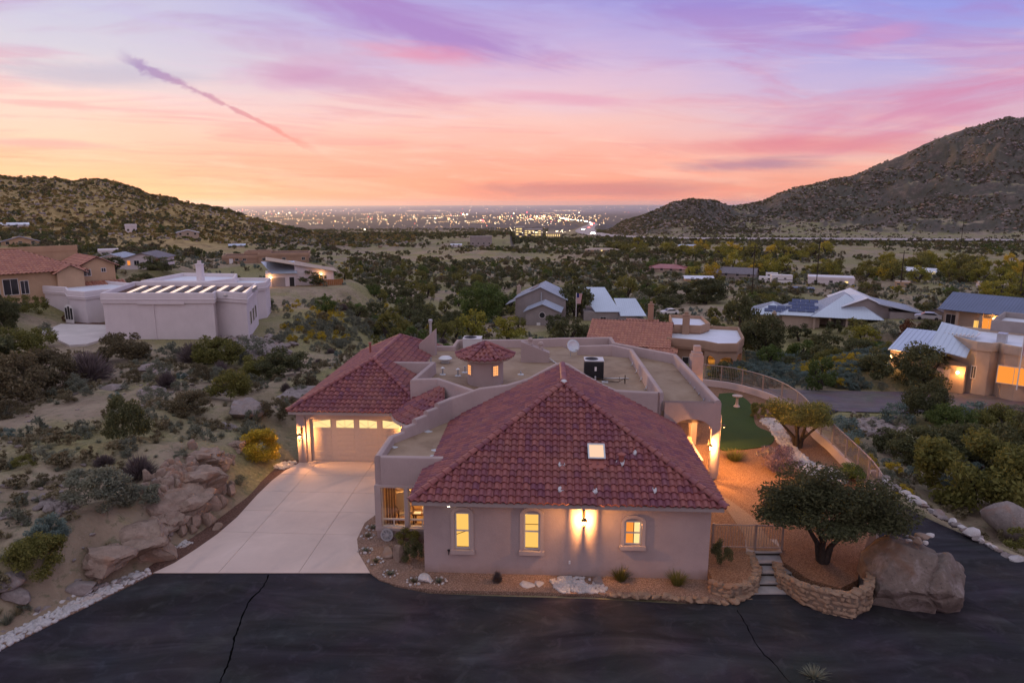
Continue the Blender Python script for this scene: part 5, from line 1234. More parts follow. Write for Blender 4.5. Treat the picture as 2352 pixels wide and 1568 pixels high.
# stone walls, every visible stone its own piece
def stone_wall(name, line, h, th, label, zb=-.15, size=.30, rows=None):
    t = empty(name, (0, 0, 0), 0, label, 'stone wall', 'low stone walls by the garden steps'); P = [Vector((p[0], p[1], 0)) for p in line]; ht = h if hasattr(h, '__len__') else [h]*len(P)
    b = MB(); b.wall([(p.x, p.y, z-.05) for p, z in zip(P, ht)], th*.8, zb); b.build('core', M['mortar'], t)
    segs = [(P[i], P[i+1], ht[i], ht[i+1]) for i in range(len(P)-1)]; rows = rows or max(2, int(round((max(ht)-zb)/.17)))
    for (p, q, h0, h1) in segs:
        d = q-p; L = d.length
        if L < .05: continue
        d.normalize(); nr = Vector((d.y, -d.x, 0)); s = -R.random()*.1
        for r_ in range(rows+1):
            s = -R.random()*.12
            while s < L:
                w = size*R.uniform(.5, 1.25); c = p+d*(s+w/2); f = max(0, min(1, s/L)); hh = h0+(h1-h0)*f
                cap_ = r_ == rows; z = (zb+(hh-zb)*(r_+.5)/rows) if not cap_ else hh-.03; rh = (hh-zb)/rows
                for side in ((1, -1) if not cap_ else (0,)):
                    if side == -1: continue
                    m = R.choice(STONE); o = part('stone', m, t, c+nr*(th*.34*side)+Vector((0, 0, z-rh*.3)), math.atan2(d.y, d.x)+R.uniform(-.08, .08), (w*.60, th*(.26 if not cap_ else .56), rh*.72 if not cap_ else .07))
                s += w*.93
    return t
def gl_(pts, z): return [(at(u, v, z).x, at(u, v, z).y) for u, v in pts]
stone_wall('stone_wall', gl_([(1632, 1330), (1668, 1341), (1705, 1341), (1733, 1325), (1738, 1305), (1724, 1268)], .5), .52, .34, 'low stone wall left of the garden steps', size=.34)
stone_wall('stone_wall', gl_([(1788, 1268), (1800, 1300), (1845, 1330), (1900, 1352), (1955, 1362), (1990, 1345), (2003, 1315)], .85), [.5, .6, .75, .88, .92, .92, .95], .38, 'taller stone wall curving round the oak planter', size=.36)
def rock_words(o, label, k, n):
    f = (k+.5)/n; s = o.scale; shape = 'long' if s[0] > 1.35*s[1] else ('flat' if s[2] < .78*s[1] else 'chunky'); big = ['smaller', 'middling', 'bigger'][min(2, int(3*((s[0]*s[1]*s[2]) > .004)+2*((s[0]*s[1]*s[2]) > .009)))] if n < 30 else ('bigger' if s[1] > .26 else 'smaller')
    return f"{big} {shape} {label} {['at its start', 'a quarter along', 'near its middle', 'three quarters along', 'at its far end'][min(4, int(f*5))]}"
# rock edging along the gravel bed, every stone
def edge_rocks(pts, n, meshes, s0, s1, label, cat, group, z=.02):
    Q = smooth_line([(p.x, p.y, 0) for p in pts], 10); Q = [Vector(q) for q in Q]; tot = sum((Q[i+1]-Q[i]).length for i in range(len(Q)-1)); d = 0; k = 0
    for i in range(len(Q)-1):
        L = (Q[i+1]-Q[i]).length
        while k < n and d+L >= tot*(k+.5)/n:
            p = Q[i]+(Q[i+1]-Q[i])*((tot*(k+.5)/n-d)/L); s = R.uniform(s0, s1)
            o = part('rock', R.choice(meshes), None, (p.x+R.uniform(-.05, .05), p.y+R.uniform(-.06, .06), z), R.uniform(0, 6.3), (s*R.uniform(.9, 1.5), s, s*R.uniform(.7, 1.0))); tag(o, rock_words(o, label, k, n), cat, group); k += 1
        d += L
edge_rocks([at(u, v, .05) for u, v in [(1400, 1365), (1470, 1367), (1540, 1371), (1600, 1377), (1650, 1383), (1690, 1380), (1735, 1356)]], 27, STONE, .13, .20, 'tan stone edging the gravel bed', 'rock', 'stones edging the gravel bed')
edge_rocks([at(u, v, .05) for u, v in [(345, 1312), (300, 1330), (240, 1345), (170, 1372), (110, 1400), (40, 1430), (-20, 1460)]], 26, WHITE+GREY, .10, .20, 'pale rock of the white verge', 'rock', 'rocks along the white verge', .05)
edge_rocks([at(u, v, -1.0) for u, v in [(2002, 1082), (2060, 1118), (2120, 1155), (2190, 1198), (2260, 1240), (2360, 1298)]], 34, WHITE+GREY, .18, .34, 'rock lining the lower drive', 'rock', 'rocks lining the lower drive', -1.15)
def one_rock(u, v, s, label, meshes=GREY, z=None, sc_=(1.2, 1, .8), sink=.1, rz=None):
    p = ground(u, v) if z is None else at(u, v, z); o = part('rock', R.choice(meshes), None, (p.x, p.y, p.z-sink*s), R.uniform(0, 6.3) if rz is None else rz, tuple(s*k for k in sc_)); return tag(o, label, 'rock')
one_rock(894, 1272, .36, 'brownish rock left of the dark bush in the gravel bed', TAN, .05)
one_rock(918, 1284, .40, 'upright pale rock touching the dark bush in the gravel bed', TAN, .05, (1, .8, 1.2))
one_rock(978, 1332, .27, 'white rock between two succulent rings', WHITE, .05)
one_rock(1374, 1337, .30, 'round grey rock by the wall behind white gravel', GREY, .05, (1, 1, .8))
one_rock(1211, 1341, .27, 'left half of the flat stepping stone pair', WHITE, .05, (1.2, .9, .25))
one_rock(1236, 1340, .30, 'right half of the flat stepping stone pair', WHITE, .05, (1.2, .9, .25))
# succulents in rings of white stones
def blades(name, mat, n, h, r, w, seed, droop=.35, seg=3):
    g_ = np.random.default_rng(seed); V, F = [], []
    for k in range(n):
        a = g_.uniform(0, 2*math.pi); rr = r*math.sqrt(g_.uniform(0, 1)); hh = h*g_.uniform(.6, 1.15)*(1-.35*rr/r); lean = g_.uniform(.1, 1.0)*rr/r; base = np.array([.3*rr*math.cos(a), .3*rr*math.sin(a), 0])
        b2 = a+g_.normal()*.4; dx, dy = math.cos(b2), math.sin(b2); px, py = -dy*w, dx*w
        for s in range(seg+1):
            f = s/seg; out = rr*.7*f+droop*h*lean*f*f; z = hh*(f-.35*lean*f*f); ww = 1-f*.92
            V.append(base+np.array([dx*out-px*ww, dy*out-py*ww, z])); V.append(base+np.array([dx*out+px*ww, dy*out+py*ww, z]))
        n0 = len(V)-2*(seg+1)
        for s in range(seg): F.append((n0+2*s, n0+2*s+1, n0+2*s+3, n0+2*s+2))
    return mesh_np(name, V, F, mat)
SUCC = [blades('succulent', M['sage'], 70, .16, .2, .018, 1), blades('succulent', M['drygrass'], 70, .17, .2, .016, 2)]
names = ['nearest the bay corner', 'beside the drive bend', 'beside the drive below the wheel', 'at the drive corner', 'nearest the asphalt corner', 'left of the white rock', 'right of the white rock', 'under the left window']
for k, (u, v) in enumerate([(856, 1212), (845, 1231), (840, 1265), (863, 1289), (896, 1318), (951, 1335), (1008, 1335)]):
    p = at(u, v, .05); t = tag(part('succulent', SUCC[k % 2], None, (p.x, p.y, .05), R.random()*6), 'low succulent in a ring of white stones '+names[k], 'succulent', 'succulents ringed with stones')
    for j in range(9):
        a = 6.283*j/9+R.uniform(-.2, .2); s = R.uniform(.035, .07); rr = .26+R.uniform(-.02, .05); tag(part('pebble', R.choice(WHITE), None, (p.x+rr*math.cos(a), p.y+rr*math.sin(a)*.9, .055), R.random()*6, (s*1.3, s, s)), 'white stone of the succulent ring '+names[k], 'stone', 'white ring stones')
# white cobbles of the splash patch, loose on top
for k in range(90):
    u, v = R.uniform(1268, 1388), R.uniform(1324, 1360)
    if abs(u-1325)/64+abs(v-1344)/22 > 1.15: continue
    p = at(u, v, .08); s = R.uniform(.04, .085); tag(part('cobble', R.choice(WHITE), None, (p.x, p.y, .07), R.random()*6, (s*1.3, s, s*.8)), f"{'bigger' if s > .07 else ('small' if s < .055 else 'mid sized')} white cobble {'left of' if u < 1310 else ('right of' if u > 1350 else 'amid')} the splash patch, {'wall' if v < 1342 else 'asphalt'} side", 'stone', 'white cobbles of the splash patch')
cob = MB()
def cobble_stuff(name, poly, z, n, s0, s1, mat, seed, zf=None):
    g_ = np.random.default_rng(seed); P = np.array([(p[0], p[1]) for p in poly]); lo, hi = P.min(0), P.max(0); V0, F0 = ICO[1]; Vs, Fs = [], []; k = 0
    while k < n:
        q = g_.uniform(lo, hi, (n*3, 2)); q = q[poly_dist(q[:, 0], q[:, 1], P) < -.03][:n-k]
        for p in q:
            s = g_.uniform(s0, s1); a = g_.uniform(0, 6.28); v = V0*np.array([s*g_.uniform(.9, 1.5), s, s*.7])*g_.uniform(.8, 1.2, V0.shape); c, d = math.cos(a), math.sin(a)
            v = np.stack([v[:, 0]*c-v[:, 1]*d+p[0], v[:, 0]*d+v[:, 1]*c+p[1], v[:, 2]+(z if zf is None else zf(p))], 1); Fs.append(F0+len(V0)*len(Vs)); Vs.append(v)
        k += len(q)
        if len(q) == 0: break
    o = link(bpy.data.objects.new(name, mesh_np(name, np.concatenate(Vs), np.concatenate(Fs), mat, False))); o['kind'] = 'stuff'; o['label'] = name.replace('_', ' '); return o
cobble_stuff('white_verge_stones', [(p.x, p.y) for p in EDGE], .035, 1700, .04, .10, M['white_rock'], 1)
cobble_stuff('splash_patch_stones', river([at(u, v, .06) for u, v in [(1262, 1332), (1290, 1322), (1330, 1326), (1345, 1340), (1392, 1345), (1385, 1361), (1330, 1362), (1285, 1360), (1262, 1332)]]), .07, 420, .035, .08, M['white_rock'], 2)
cobble_stuff('river_bed_stones', river([at(u, v, YZ) for u, v in [(1775, 960), (1800, 975), (1815, 1010), (1850, 1050), (1890, 1070), (1935, 1085), (1940, 1112), (1880, 1100), (1835, 1080), (1795, 1030), (1775, 1000), (1760, 980), (1745, 965), (1775, 960)]], 4), YZ+.02, 750, .06, .15, M['white_rock'], 3)
cobble_stuff('drive_verge_stones', [(at(u, v, .02).x, at(u, v, .02).y) for u, v in [(395, 1255), (425, 1240), (445, 1246), (415, 1262)]], .03, 70, .03, .07, M['white_rock'], 4)
cobble_stuff('garage_corner_stones', [(at(u, v, .02).x, at(u, v, .02).y) for u, v in [(615, 1072), (650, 1060), (680, 1058), (683, 1066), (650, 1078)]], .02, 140, .05, .1, M['white_rock'], 5)
# the great boulder
def big_boulder():
    V, F = ICO[5]; V = V.copy(); g_ = np.random.default_rng(3)
    for n, d in [((-.2, -.75, .62), .66), ((.75, -.35, .55), .70), ((-.1, -.95, -.2), .60), ((.95, -.3, -.1), .72), ((-.7, -.3, .65), .80), ((.2, .2, 1), .78), ((.5, -.85, -.35), .66), ((0, 0, -1), .55), ((-.95, -.2, .1), .85), ((.35, .6, .7), .8)]:
        n = np.array(n, float); n /= np.linalg.norm(n); s = V@n; V -= np.outer(np.maximum(0, s-d), n)
    k = np.array([mnoise.fractal(Vector(p*1.3+np.array([3, 1, 7])), 1.0, 2.0, 6) for p in V]); k2 = np.array([mnoise.fractal(Vector(p*4.5), 1.0, 2.1, 5) for p in V]); V *= (1+.07*k+.045*k2)[:, None]
    cr = np.abs(V[:, 0]-.30-.25*V[:, 1]+.10*np.sin(V[:, 2]*5)); V *= (1-.14*np.exp(-(cr/.055)**2))[:, None]
    cr2 = np.abs(V[:, 2]-.12-.25*V[:, 0]+.06*np.sin(V[:, 0]*7)); V *= (1-.07*np.exp(-(cr2/.05)**2)*(V[:, 1] < 0))[:, None]
    return mesh_np('boulder', V*np.array([2.0, 1.9, 1.72]), F, M['boulder'], 0.55)
c = at(2098, 1420, 0); bo = part('boulder', big_boulder(), None, (c.x+.80, c.y+1.35, .48), rad(-14)); tag(bo, 'huge weathered granite boulder beside the stone wall', 'boulder')
for k, (u, v, s) in enumerate([(2083, 1216, .16), (2072, 1212, .12), (2096, 1226, .2), (2108, 1216, .24), (2122, 1212, .14), (2116, 1229, .13), (2076, 1222, .1)]):
    p = at(u+12, v+14, 2.15); tag(part('rock', R.choice(WHITE+TAN), None, (p.x, p.y, 2.06), R.random()*6, (s*1.4, s, s*.7)), ['left pale', 'lowest left', 'flat front', 'largest tan', 'right rear', 'right front', 'left front'][k]+' loose rock lying on top of the huge boulder', 'rock', 'rocks on the boulder')
# rock outcrops on the left bank
outs = [(455, 1118, 1.5, 'tall pink outcrop slab above the drive'), (420, 1165, 1.6, 'broad tan outcrop rock at the foot of the bank'), (470, 1065, 1.25, 'upright cracked outcrop above the drive'), (515, 1055, .9, 'blocky tan rock near the yellow bush'), (330, 1255, 1.6, 'large smooth buried rock by the verge'),
        (240, 1290, 1.2, 'brown buried rock near the lower bank'), (400, 1205, .9, 'creased grey rock by the brown gravel'), (380, 1120, .7, 'jagged rock beside the purple grey shrub'), (350, 1210, .7, 'small angular rock on the lower bank'), (545, 1030, .6, 'small rust rock behind the yellow bush')]
for u, v, s, l in outs: one_rock(u, v, s, l, BIGR, None, (1.05, .9, .95), .34)
for u, v, s, l in [(690, 915, 1.9, 'large pale boulder left of the garage roof'), (575, 945, 1.35, 'flat topped grey boulder on the slope'), (340, 850, .9, 'pale twin boulder near the white house'), (368, 858, .8, 'smaller pale boulder touching the twin'), (430, 865, .6, 'white rock by the shrubs'), (260, 895, .7, 'rounded pale boulder by bare soil'), (345, 905, .8, 'rock half hidden behind grey brush'), (525, 985, .6, 'low buried rock near dark green bush'),
                   (190, 1355, .45, 'pale rock on the verge below green bush'), (38, 1370, .5, 'white rock at the far left bank'), (8, 1345, .5, 'pale rock on the left rim of the bank'), (105, 1160, .35, 'grey rock on the left slope'), (20, 1185, .4, 'pale rock above a patch of scree')]: one_rock(u, v, s, l, GREY, None, (1.3, 1, .75), .2)
for u, v, s, l in [(2330, 1225, 1.9, 'grey boulder at the right rim beyond the lower drive'), (2275, 1030, .9, 'upper grey boulder among dark bushes'), (2280, 1045, .8, 'lower grey boulder among dark bushes'), (2215, 1040, .6, 'pale boulder peeping over a dark bush')]: one_rock(u, v, s, l, GREY, None, (1.1, 1, .95), .1)
# bird bath on the turf
p = at(1692, 935, YZ); t = empty('bird_bath', (p.x, p.y, YZ+.05), 0, 'pale stone bird bath standing on the turf', 'bird bath'); b = MB(); b.lathe([(.22, 0), (.2, .05), (.1, .15), (.08, .55), (.12, .62)], 14); b.build('pedestal', M['trim'], t, 0.6); b = MB(); b.lathe([(.1, .62), (.32, .72), (.34, .78), (.3, .77), (.1, .68)], 18); b.build('bowl', M['trim'], t, 0.6)
# ------------------------------------------------------------------ neighbouring houses
HOUSE_SPOTS = []      # (x, y, radius) kept free of shrubs
FAR_TILE = tile_mesh('roof_tile', .46, .62, 'tile_tan')
def seam_slope(sl, par, mat, step=.5, name='roof', th=.10):
    b = MB(); P = sl.poly; W = lambda x, y, n: sl.o+sl.s*x+sl.t*y+sl.n*n
    n = len(P); b.add([W(x, y, 0) for x, y in P]+[W(x, y, -th) for x, y in P], [tuple(range(n)), tuple(range(2*n-1, n-1, -1))]+[(i, n+i, n+(i+1) % n, (i+1) % n) for i in range(n)])
    o = b.build(name, mat, par)
    if step:
        b = MB(); x0, x1 = min(p[0] for p in P), max(p[0] for p in P); x = x0+step/2
        while x < x1:
            ys = []
            for i in range(n):
                (ax, ay), (bx_, by_) = P[i], P[(i+1) % n]
                if (ax-x)*(bx_-x) <= 0 and abs(ax-bx_) > 1e-6: ys.append(ay+(by_-ay)*(x-ax)/(bx_-ax))
            if len(ys) >= 2 and max(ys)-min(ys) > .2: 
                a, c = min(ys)+.01, max(ys)-.01; b.add([W(x-.025, a, 0), W(x+.025, a, 0), W(x+.025, a, .05), W(x-.025, a, .05), W(x-.025, c, 0), W(x+.025, c, 0), W(x+.025, c, .05), W(x-.025, c, .05)], [(0, 1, 2, 3), (7, 6, 5, 4), (3, 2, 6, 7), (0, 3, 7, 4), (1, 5, 6, 2)])
            x += step
        if b.v: b.build('seams', mat, o, kind='stuff')
    return o
def cover(sl, par, kind):
    if kind == 'tile':
        o = empty('roof'); o.parent = par; slope_base(sl, o); lay_tiles(sl, o, 'roof_tiles', False, FAR_TILE, .46, .55); return o
    mat, step = {'metal': (M['metal_roof'], .5), 'white': (M['white_roof'], .9), 'blue': (M['blue_roof'], .5), 'grey': (M['grey_roof'], 0), 'red': (M['red_roof'], .6), 'tan': (M['beige_wall'], 0)}[kind]
    return seam_slope(sl, par, mat, step)
def hip_roof(par, x0, y0, x1, y1, z, p, kind, ov=.5):
    x0 -= ov; y0 -= ov; x1 += ov; y1 += ov; w, d = x1-x0, y1-y0; h = min(w, d)/2; S = math.hypot(1, p)
    t = h*S
    def sl(o, s, tt, L): cover(Slope(o, s, tt, [(0, 0), (L, 0), (L-h, t), (h, t)] if L > 2*h+1e-6 else [(0, 0), (L, 0), (h, t)]), par, kind)
    sl((x0, y0, z), (1, 0, 0), (0, 1, p), w); sl((x1, y0, z), (0, 1, 0), (-1, 0, p), d); sl((x1, y1, z), (-1, 0, 0), (0, -1, p), w); sl((x0, y1, z), (0, -1, 0), (1, 0, p), d)
def gable_roof(par, x0, y0, x1, y1, z, p, kind, axis='x', ov=.45, wall=None):
    if axis == 'x':
        h = (y1-y0)/2+ov; L = x1-x0+2*ov; S = h*math.hypot(1, p); ze = z-ov*p
        cover(Slope((x0-ov, y0-ov, ze), (1, 0, 0), (0, 1, p), [(0, 0), (L, 0), (L, S), (0, S)]), par, kind); cover(Slope((x1+ov, y1+ov, ze), (-1, 0, 0), (0, -1, p), [(0, 0), (L, 0), (L, S), (0, S)]), par, kind)
        tri = [[(x, y0, z), (x, y1, z), (x, (y0+y1)/2, z+(y1-y0)/2*p-.05)] for x in (x0, x1)]
    else:
        h = (x1-x0)/2+ov; L = y1-y0+2*ov; S = h*math.hypot(1, p); ze = z-ov*p
        cover(Slope((x1+ov, y0-ov, ze), (0, 1, 0), (-1, 0, p), [(0, 0), (L, 0), (L, S), (0, S)]), par, kind); cover(Slope((x0-ov, y1+ov, ze), (0, -1, 0), (1, 0, p), [(0, 0), (L, 0), (L, S), (0, S)]), par, kind)
        tri = [[(x0, y, z), (x1, y, z), ((x0+x1)/2, y, z+(x1-x0)/2*p-.05)] for y in (y0, y1)]
    if wall:
        for q in tri: b = MB(); b.add(q, [(0, 1, 2)]); b.build('gable', wall, par)
def shed_roof(par, x0, y0, x1, y1, zl, zr, kind, axis='x'):
    """single pitch: height zl at x0 (or y0) and zr at x1 (or y1)"""
    if axis == 'x': p = (zr-zl)/(x1-x0); o, s, t = ((x0, y1, zl), (0, -1, 0), (1, 0, p)) ; L, S = y1-y0, (x1-x0)*math.hypot(1, p)
    else: p = (zr-zl)/(y1-y0); o, s, t = ((x0, y0, zl), (1, 0, 0), (0, 1, p)); L, S = x1-x0, (y1-y0)*math.hypot(1, p)
    return cover(Slope(o, s, t, [(0, 0), (L, 0), (L, S), (0, S)]), par, kind)
def box_part(par, name, x0, y0, z0, x1, y1, z1, mat):
    b = MB(); b.box(x0, y0, z0, x1, y1, z1); return b.build(name, mat, par)
def win(par, x, y, z, w, h, mat='dark_glass', side='f', frame='frame', muntin=True):
    """window on the front (-y), right (+x) or left (-x) face; x,y,z its lower centre on the wall plane"""
    rz = {'f': 0, 'r': math.pi/2, 'l': -math.pi/2}[side]; m = Matrix.Translation((x, y, z)) @ Matrix.Rotation(rz, 4, 'Z'); f = .06; b = MB(); b.M = m
    for (p, q, r, s) in ((-w/2, -w/2+f, 0, h), (w/2-f, w/2, 0, h), (-w/2+f, w/2-f, 0, f), (-w/2+f, w/2-f, h-f, h)): b.box(p, -.06, r, q, .05, s)
    if muntin: b.box(-.02, -.05, f, .02, .0, h-f)
    o = b.build('window', M[frame], par); b = MB(); b.M = m; b.box(-w/2+f, -.03, f, w/2-f, -.02, h-f); b.build('pane', M[mat], o); return o
def door(par, x, y, z, w, h, mat, side='f', nm='door'):
    rz = {'f': 0, 'r': math.pi/2, 'l': -math.pi/2}[side]; b = MB(); b.M = Matrix.Translation((x, y, z)) @ Matrix.Rotation(rz, 4, 'Z'); b.box(-w/2, -.05, 0, w/2, .04, h); return b.build(nm, mat, par)
def chim(par, x, y, z0, z1, w=.8, mat=None):
    b = MB(); b.box(x-w/2, y-w/2, z0, x+w/2, y+w/2, z1); b.box(x-w/2-.06, y-w/2-.06, z1, x+w/2+.06, y+w/2+.06, z1+.12); b.box(x-w/4, y-w/4, z1+.12, x+w/4, y+w/4, z1+.5); return b.build('chimney', mat or M['beige_wall'], par)
def site(u, v, label, cat='house', rz=0.0, name='house', rad_=9, face=True, zoff=0.0, r=None):
    if r is None: p = ground(u, v)
    else: d = ray(u, v); h = math.hypot(d[0], d[1]); x, y = d[0]/h*r, d[1]/h*r; p = Vector((x, y, CH+d[2]/h*r))
    a = -math.atan2(p.x, p.y)+rz if face else rz
    o = empty(name, (p.x, p.y, p.z+zoff), a, label, cat); k = (p.y*math.cos(PITCH)-(p.z-CH)*math.sin(PITCH))/FP
    HOUSE_SPOTS.append((p.x-math.sin(a)*rad_*.5, p.y+math.cos(a)*rad_*.5, rad_)); return o, k
def wall_lamp(par_loc, power, label, z=0, r=.08):
    t = empty('wall_lamp', par_loc, 0, label, 'wall lamp'); b = MB(); b.lathe([(.05, -.16), (.14, -.05), (.14, .1), (.05, .16)], 8); b.build('bulb', M['bulb'], t, True); lamp('lamp_light', (par_loc[0], par_loc[1]-.45, par_loc[2]), power, WARM, r)
def loc_of(o, x, y, z): return (Matrix.Translation(o.location) @ Matrix.Rotation(o.rotation_euler.z, 4, 'Z') @ Vector((x, y, z)))[:]
def parapet_block(par, pts, z0, zr, zt, wall, roofm, th=.28, nm='wall', cor=True):
    b = MB(); b.prism(pts, z0, zr-.02); b.build(nm, wall, par); b = MB(); b.prism(pts, zr-.02, zr); b.build('flat_roof', roofm, par)
    b = MB(); b.wall([(p[0], p[1], zt) for p in pts], th, zr-.6, closed=True); b.build('parapet', wall, par, .5)
    if cor: b = MB(); b.wall([(p[0], p[1], zt-.55) for p in pts], th+.14, zt-.72, closed=True, arc=2); b.build('cornice', wall, par)

# -- white flat roofed house on the left
o = empty('house', (0, 0, 0), 0, 'long pale lilac house with white flat roofs and a row of skylights on the left', 'house')
g0 = lambda u, v, z=0.0: (at(u, v, z).x, at(u, v, z).y)
ZB = -.6; GZ0 = 0.0
A = [g0(246, 779), g0(497, 779), g0(503, 772), g0(572, 779)]; back = Vector((-1.6, 10.5, 0)); sd = [(A[3][0]-2.3, A[3][1]+9.2), (A[0][0]-2.3, A[0][1]+10.5)]
ptsA = A+sd
parapet_block(o, ptsA, ZB, 4.45, 4.95, M['white_wall'], M['brown_gravel'])
# pergola-like skylights in slanted bands, their reflected sky put in as glowing panes
for k in range(9):
    t = (k+.5)/9; x = A[0][0]+(A[3][0]-A[0][0])*t*.93+1.0; y = A[0][1]+.4
    b = MB(); b.add([(x-.28, y+.4, 4.62), (x+.28, y+.4, 4.62), (x-.35, y+6.2, 4.92), (x-.9, y+6.2, 4.92), (x-.28, y+.4, 4.45), (x+.28, y+.4, 4.45), (x-.35, y+6.2, 4.45), (x-.9, y+6.2, 4.45)], [(0, 1, 2, 3), (0, 4, 5, 1), (1, 5, 6, 2), (2, 6, 7, 3), (3, 7, 4, 0)]); s_ = b.build('skylight', M['galv'], o)
    b = MB(); b.add([(x-.24, y+.5, 4.64), (x+.24, y+.5, 4.64), (x-.38, y+6.1, 4.935), (x-.86, y+6.1, 4.935)], [(0, 1, 2, 3)]); b.build('pane', glow('reflected evening sky', (1.0, .72, .62), 1.25) if k == 0 else bpy.data.materials['reflected evening sky'], s_)
box_part(o, 'scupper_ledge', A[0][0]+3.7, A[0][1]-.22, 3.75, A[0][0]+8.6, A[0][1]+.02, 3.95, M['white_wall']); box_part(o, 'downspout', A[0][0]+5.2, A[0][1]-.1, -.3, A[0][0]+5.32, A[0][1]-.01, 3.75, M['white_wall'])
for k in range(3):
    p = (A[3][0]-2.3*(k*.24+.26), A[3][1]+9.2*(k*.24+.26)); b = MB(); rz = math.atan2(9.2, -2.3); b.M = Matrix.Translation((p[0], p[1], 1.2)) @ Matrix.Rotation(rz, 4, 'Z'); b.box(-.55, -.06, 0, .55, .05, 1.5); w = b.build('window', M['frame'], o)
    b = MB(); b.M = Matrix.Translation((p[0], p[1], 1.2)) @ Matrix.Rotation(rz, 4, 'Z')
    for q in (-.26, .26): b.box(q-.21, -.075, .08, q+.21, -.06, 1.42)
    b.build('pane', M['dark_glass'], w)
CP = [g0(97, 726), g0(168, 738), g0(168, 741), g0(240, 741), (A[0][0]+1, A[0][1]+6.5), (A[0][0]+1, A[0][1]+14), (g0(97, 726)[0]-2, g0(97, 726)[1]+9)]
CPp = [g0(99, 726), g0(160, 731), g0(166, 741), g0(203, 745), g0(244, 738), (A[0][0]-.3, A[0][1]+14), (g0(97, 726)[0]-1.2, g0(97, 726)[1]+9)]
parapet_block(o, CPp, ZB, 3.55, 3.95, M['white_wall'], M['white_roof'])
DPp = [(A[0][0]-1.5, A[0][1]+10.8), (A[3][0]-8.5, A[3][1]+10.0), (A[3][0]-6.5, A[3][1]+13), (A[3][0]-8.5, A[3][1]+19), (A[0][0]-1, A[0][1]+20)]
parapet_block(o, DPp, ZB, 4.6, 5.05, M['white_wall'], M['white_roof'])
EPp = [(A[3][0]-8, A[3][1]+11.5), (A[3][0]-4.2, A[3][1]+11.5), (A[3][0]-3.0, A[3][1]+14), (A[3][0]-4.2, A[3][1]+19), (A[3][0]-8.2, A[3][1]+19)]
parapet_block(o, EPp, ZB, 4.1, 4.5, M['white_wall'], M['white_roof'])
c = chim(o, A[0][0]+4.3, A[0][1]+13.5, 4.6, 6.7, .7, M['white_wall'])
ex, ey = g0(152, 736); b = MB(); n = 8; b.add([(ex-1.0+1.5*0, ey-.12, .2)]+[(ex-.2+.75*math.cos(math.pi*(1-k/n)), ey-.12+.02*k, 1.9+.6*math.sin(math.pi*k/n)) for k in range(n+1)]+[(ex+.55, ey+.1, .2)], [tuple(range(n+3))]) 
b = MB(); b.M = Matrix.Translation((g0(184, 744)[0]-1.0, g0(184, 744)[1]-.25, 0.1)) @ Matrix.Rotation(rad(-20), 4, 'Z'); b.add([(-.7, 0, 0)]+[(.7*math.cos(math.pi*(1-k/n)), 0, 1.7+.6*math.sin(math.pi*k/n)) for k in range(n+1)]+[(.7, 0, 0)], [tuple(range(n+3))]); aw = b.build('arched_window', M['white_paint'], o)
b = MB(); b.M = Matrix.Translation((g0(184, 744)[0]-1.0, g0(184, 744)[1]-.25, 0.1)) @ Matrix.Rotation(rad(-20), 4, 'Z')
for k in (-.42, 0, .42): b.box(k-.16, -.03, .5, k+.16, -.012, 1.75+(.3 if k == 0 else .12))
b.build('pane', M['dark_glass'], aw)
HOUSE_SPOTS += [(A[0][0]+6, A[0][1]+7, 12.5), (A[0][0]-5, A[0][1]+14, 9)]
pts = [at(u, v, .1) for u, v in [(45, 752), (110, 745), (246, 748), (246, 778), (200, 792), (160, 795), (132, 782), (128, 768), (95, 768), (60, 762)]]
structure(sheet('white_driveway', [(p.x, p.y) for p in pts], -1.0, .22, M['pale_concrete']))
for p in pts[2:4]: HOUSE_SPOTS.append((p.x-4, p.y+1, 5))
pts = [at(u, v, .1) for u, v in [(50, 738), (240, 742), (244, 750), (110, 747), (50, 750)]]; structure(sheet('red_gravel_bed', [(p.x, p.y) for p in pts], -1.0, .16, M['brown_gravel']))

# -- tan tiled house at the left edge
o, k = site(105, 690, 'two storey tan house with salmon tile roofs at the left edge', rz=rad(12), rad_=15, r=104)
box_part(o, 'wall', -11, 0, -2, 4.4, 11, 3.6, M['tan_wall']); hip_roof(o, -11, 0, 4.4, 11, 3.6, .42, 'tile', .6)
box_part(o, 'wall', 4.4, 1.0, -2, 8.6, 9, 4.0, M['tan_wall']); gable_roof(o, 4.4, 1.0, 8.6, 9.5, 4.0, .5, 'tile', 'y', .4, M['tan_wall'])
box_part(o, 'wall', 1.4, -.8, -2, 4.38, 6, 3.5, M['tan_wall']); gable_roof(o, 1.4, -.8, 4.38, 8, 3.5, .55, 'tile', 'y', .4, M['tan_wall'])
box_part(o, 'wall', -12, 11.2, -2, 7, 15.5, 5.4, M['tan_wall']); box_part(o, 'parapet', -12.05, 11.15, 5.4, 7.05, 11.5, 6.2, M['tan_wall'])
for x in (-8.6, -7.2): win(o, x, 0, 1.0, 1.2, 1.7)
for x in (-5.3, -3.4): win(o, x, 0, 1.0, 1.6, 2.0)
win(o, -2.0, 0, 1.0, .9, 1.7); win(o, 5.2, 1.0, 2.6, 1.0, .9); win(o, 7.2, 1.0, 3.0, .6, .6); shed_roof(o, 3.6, -2.8, 9.4, .8, .6, 1.9, 'tile', 'y')

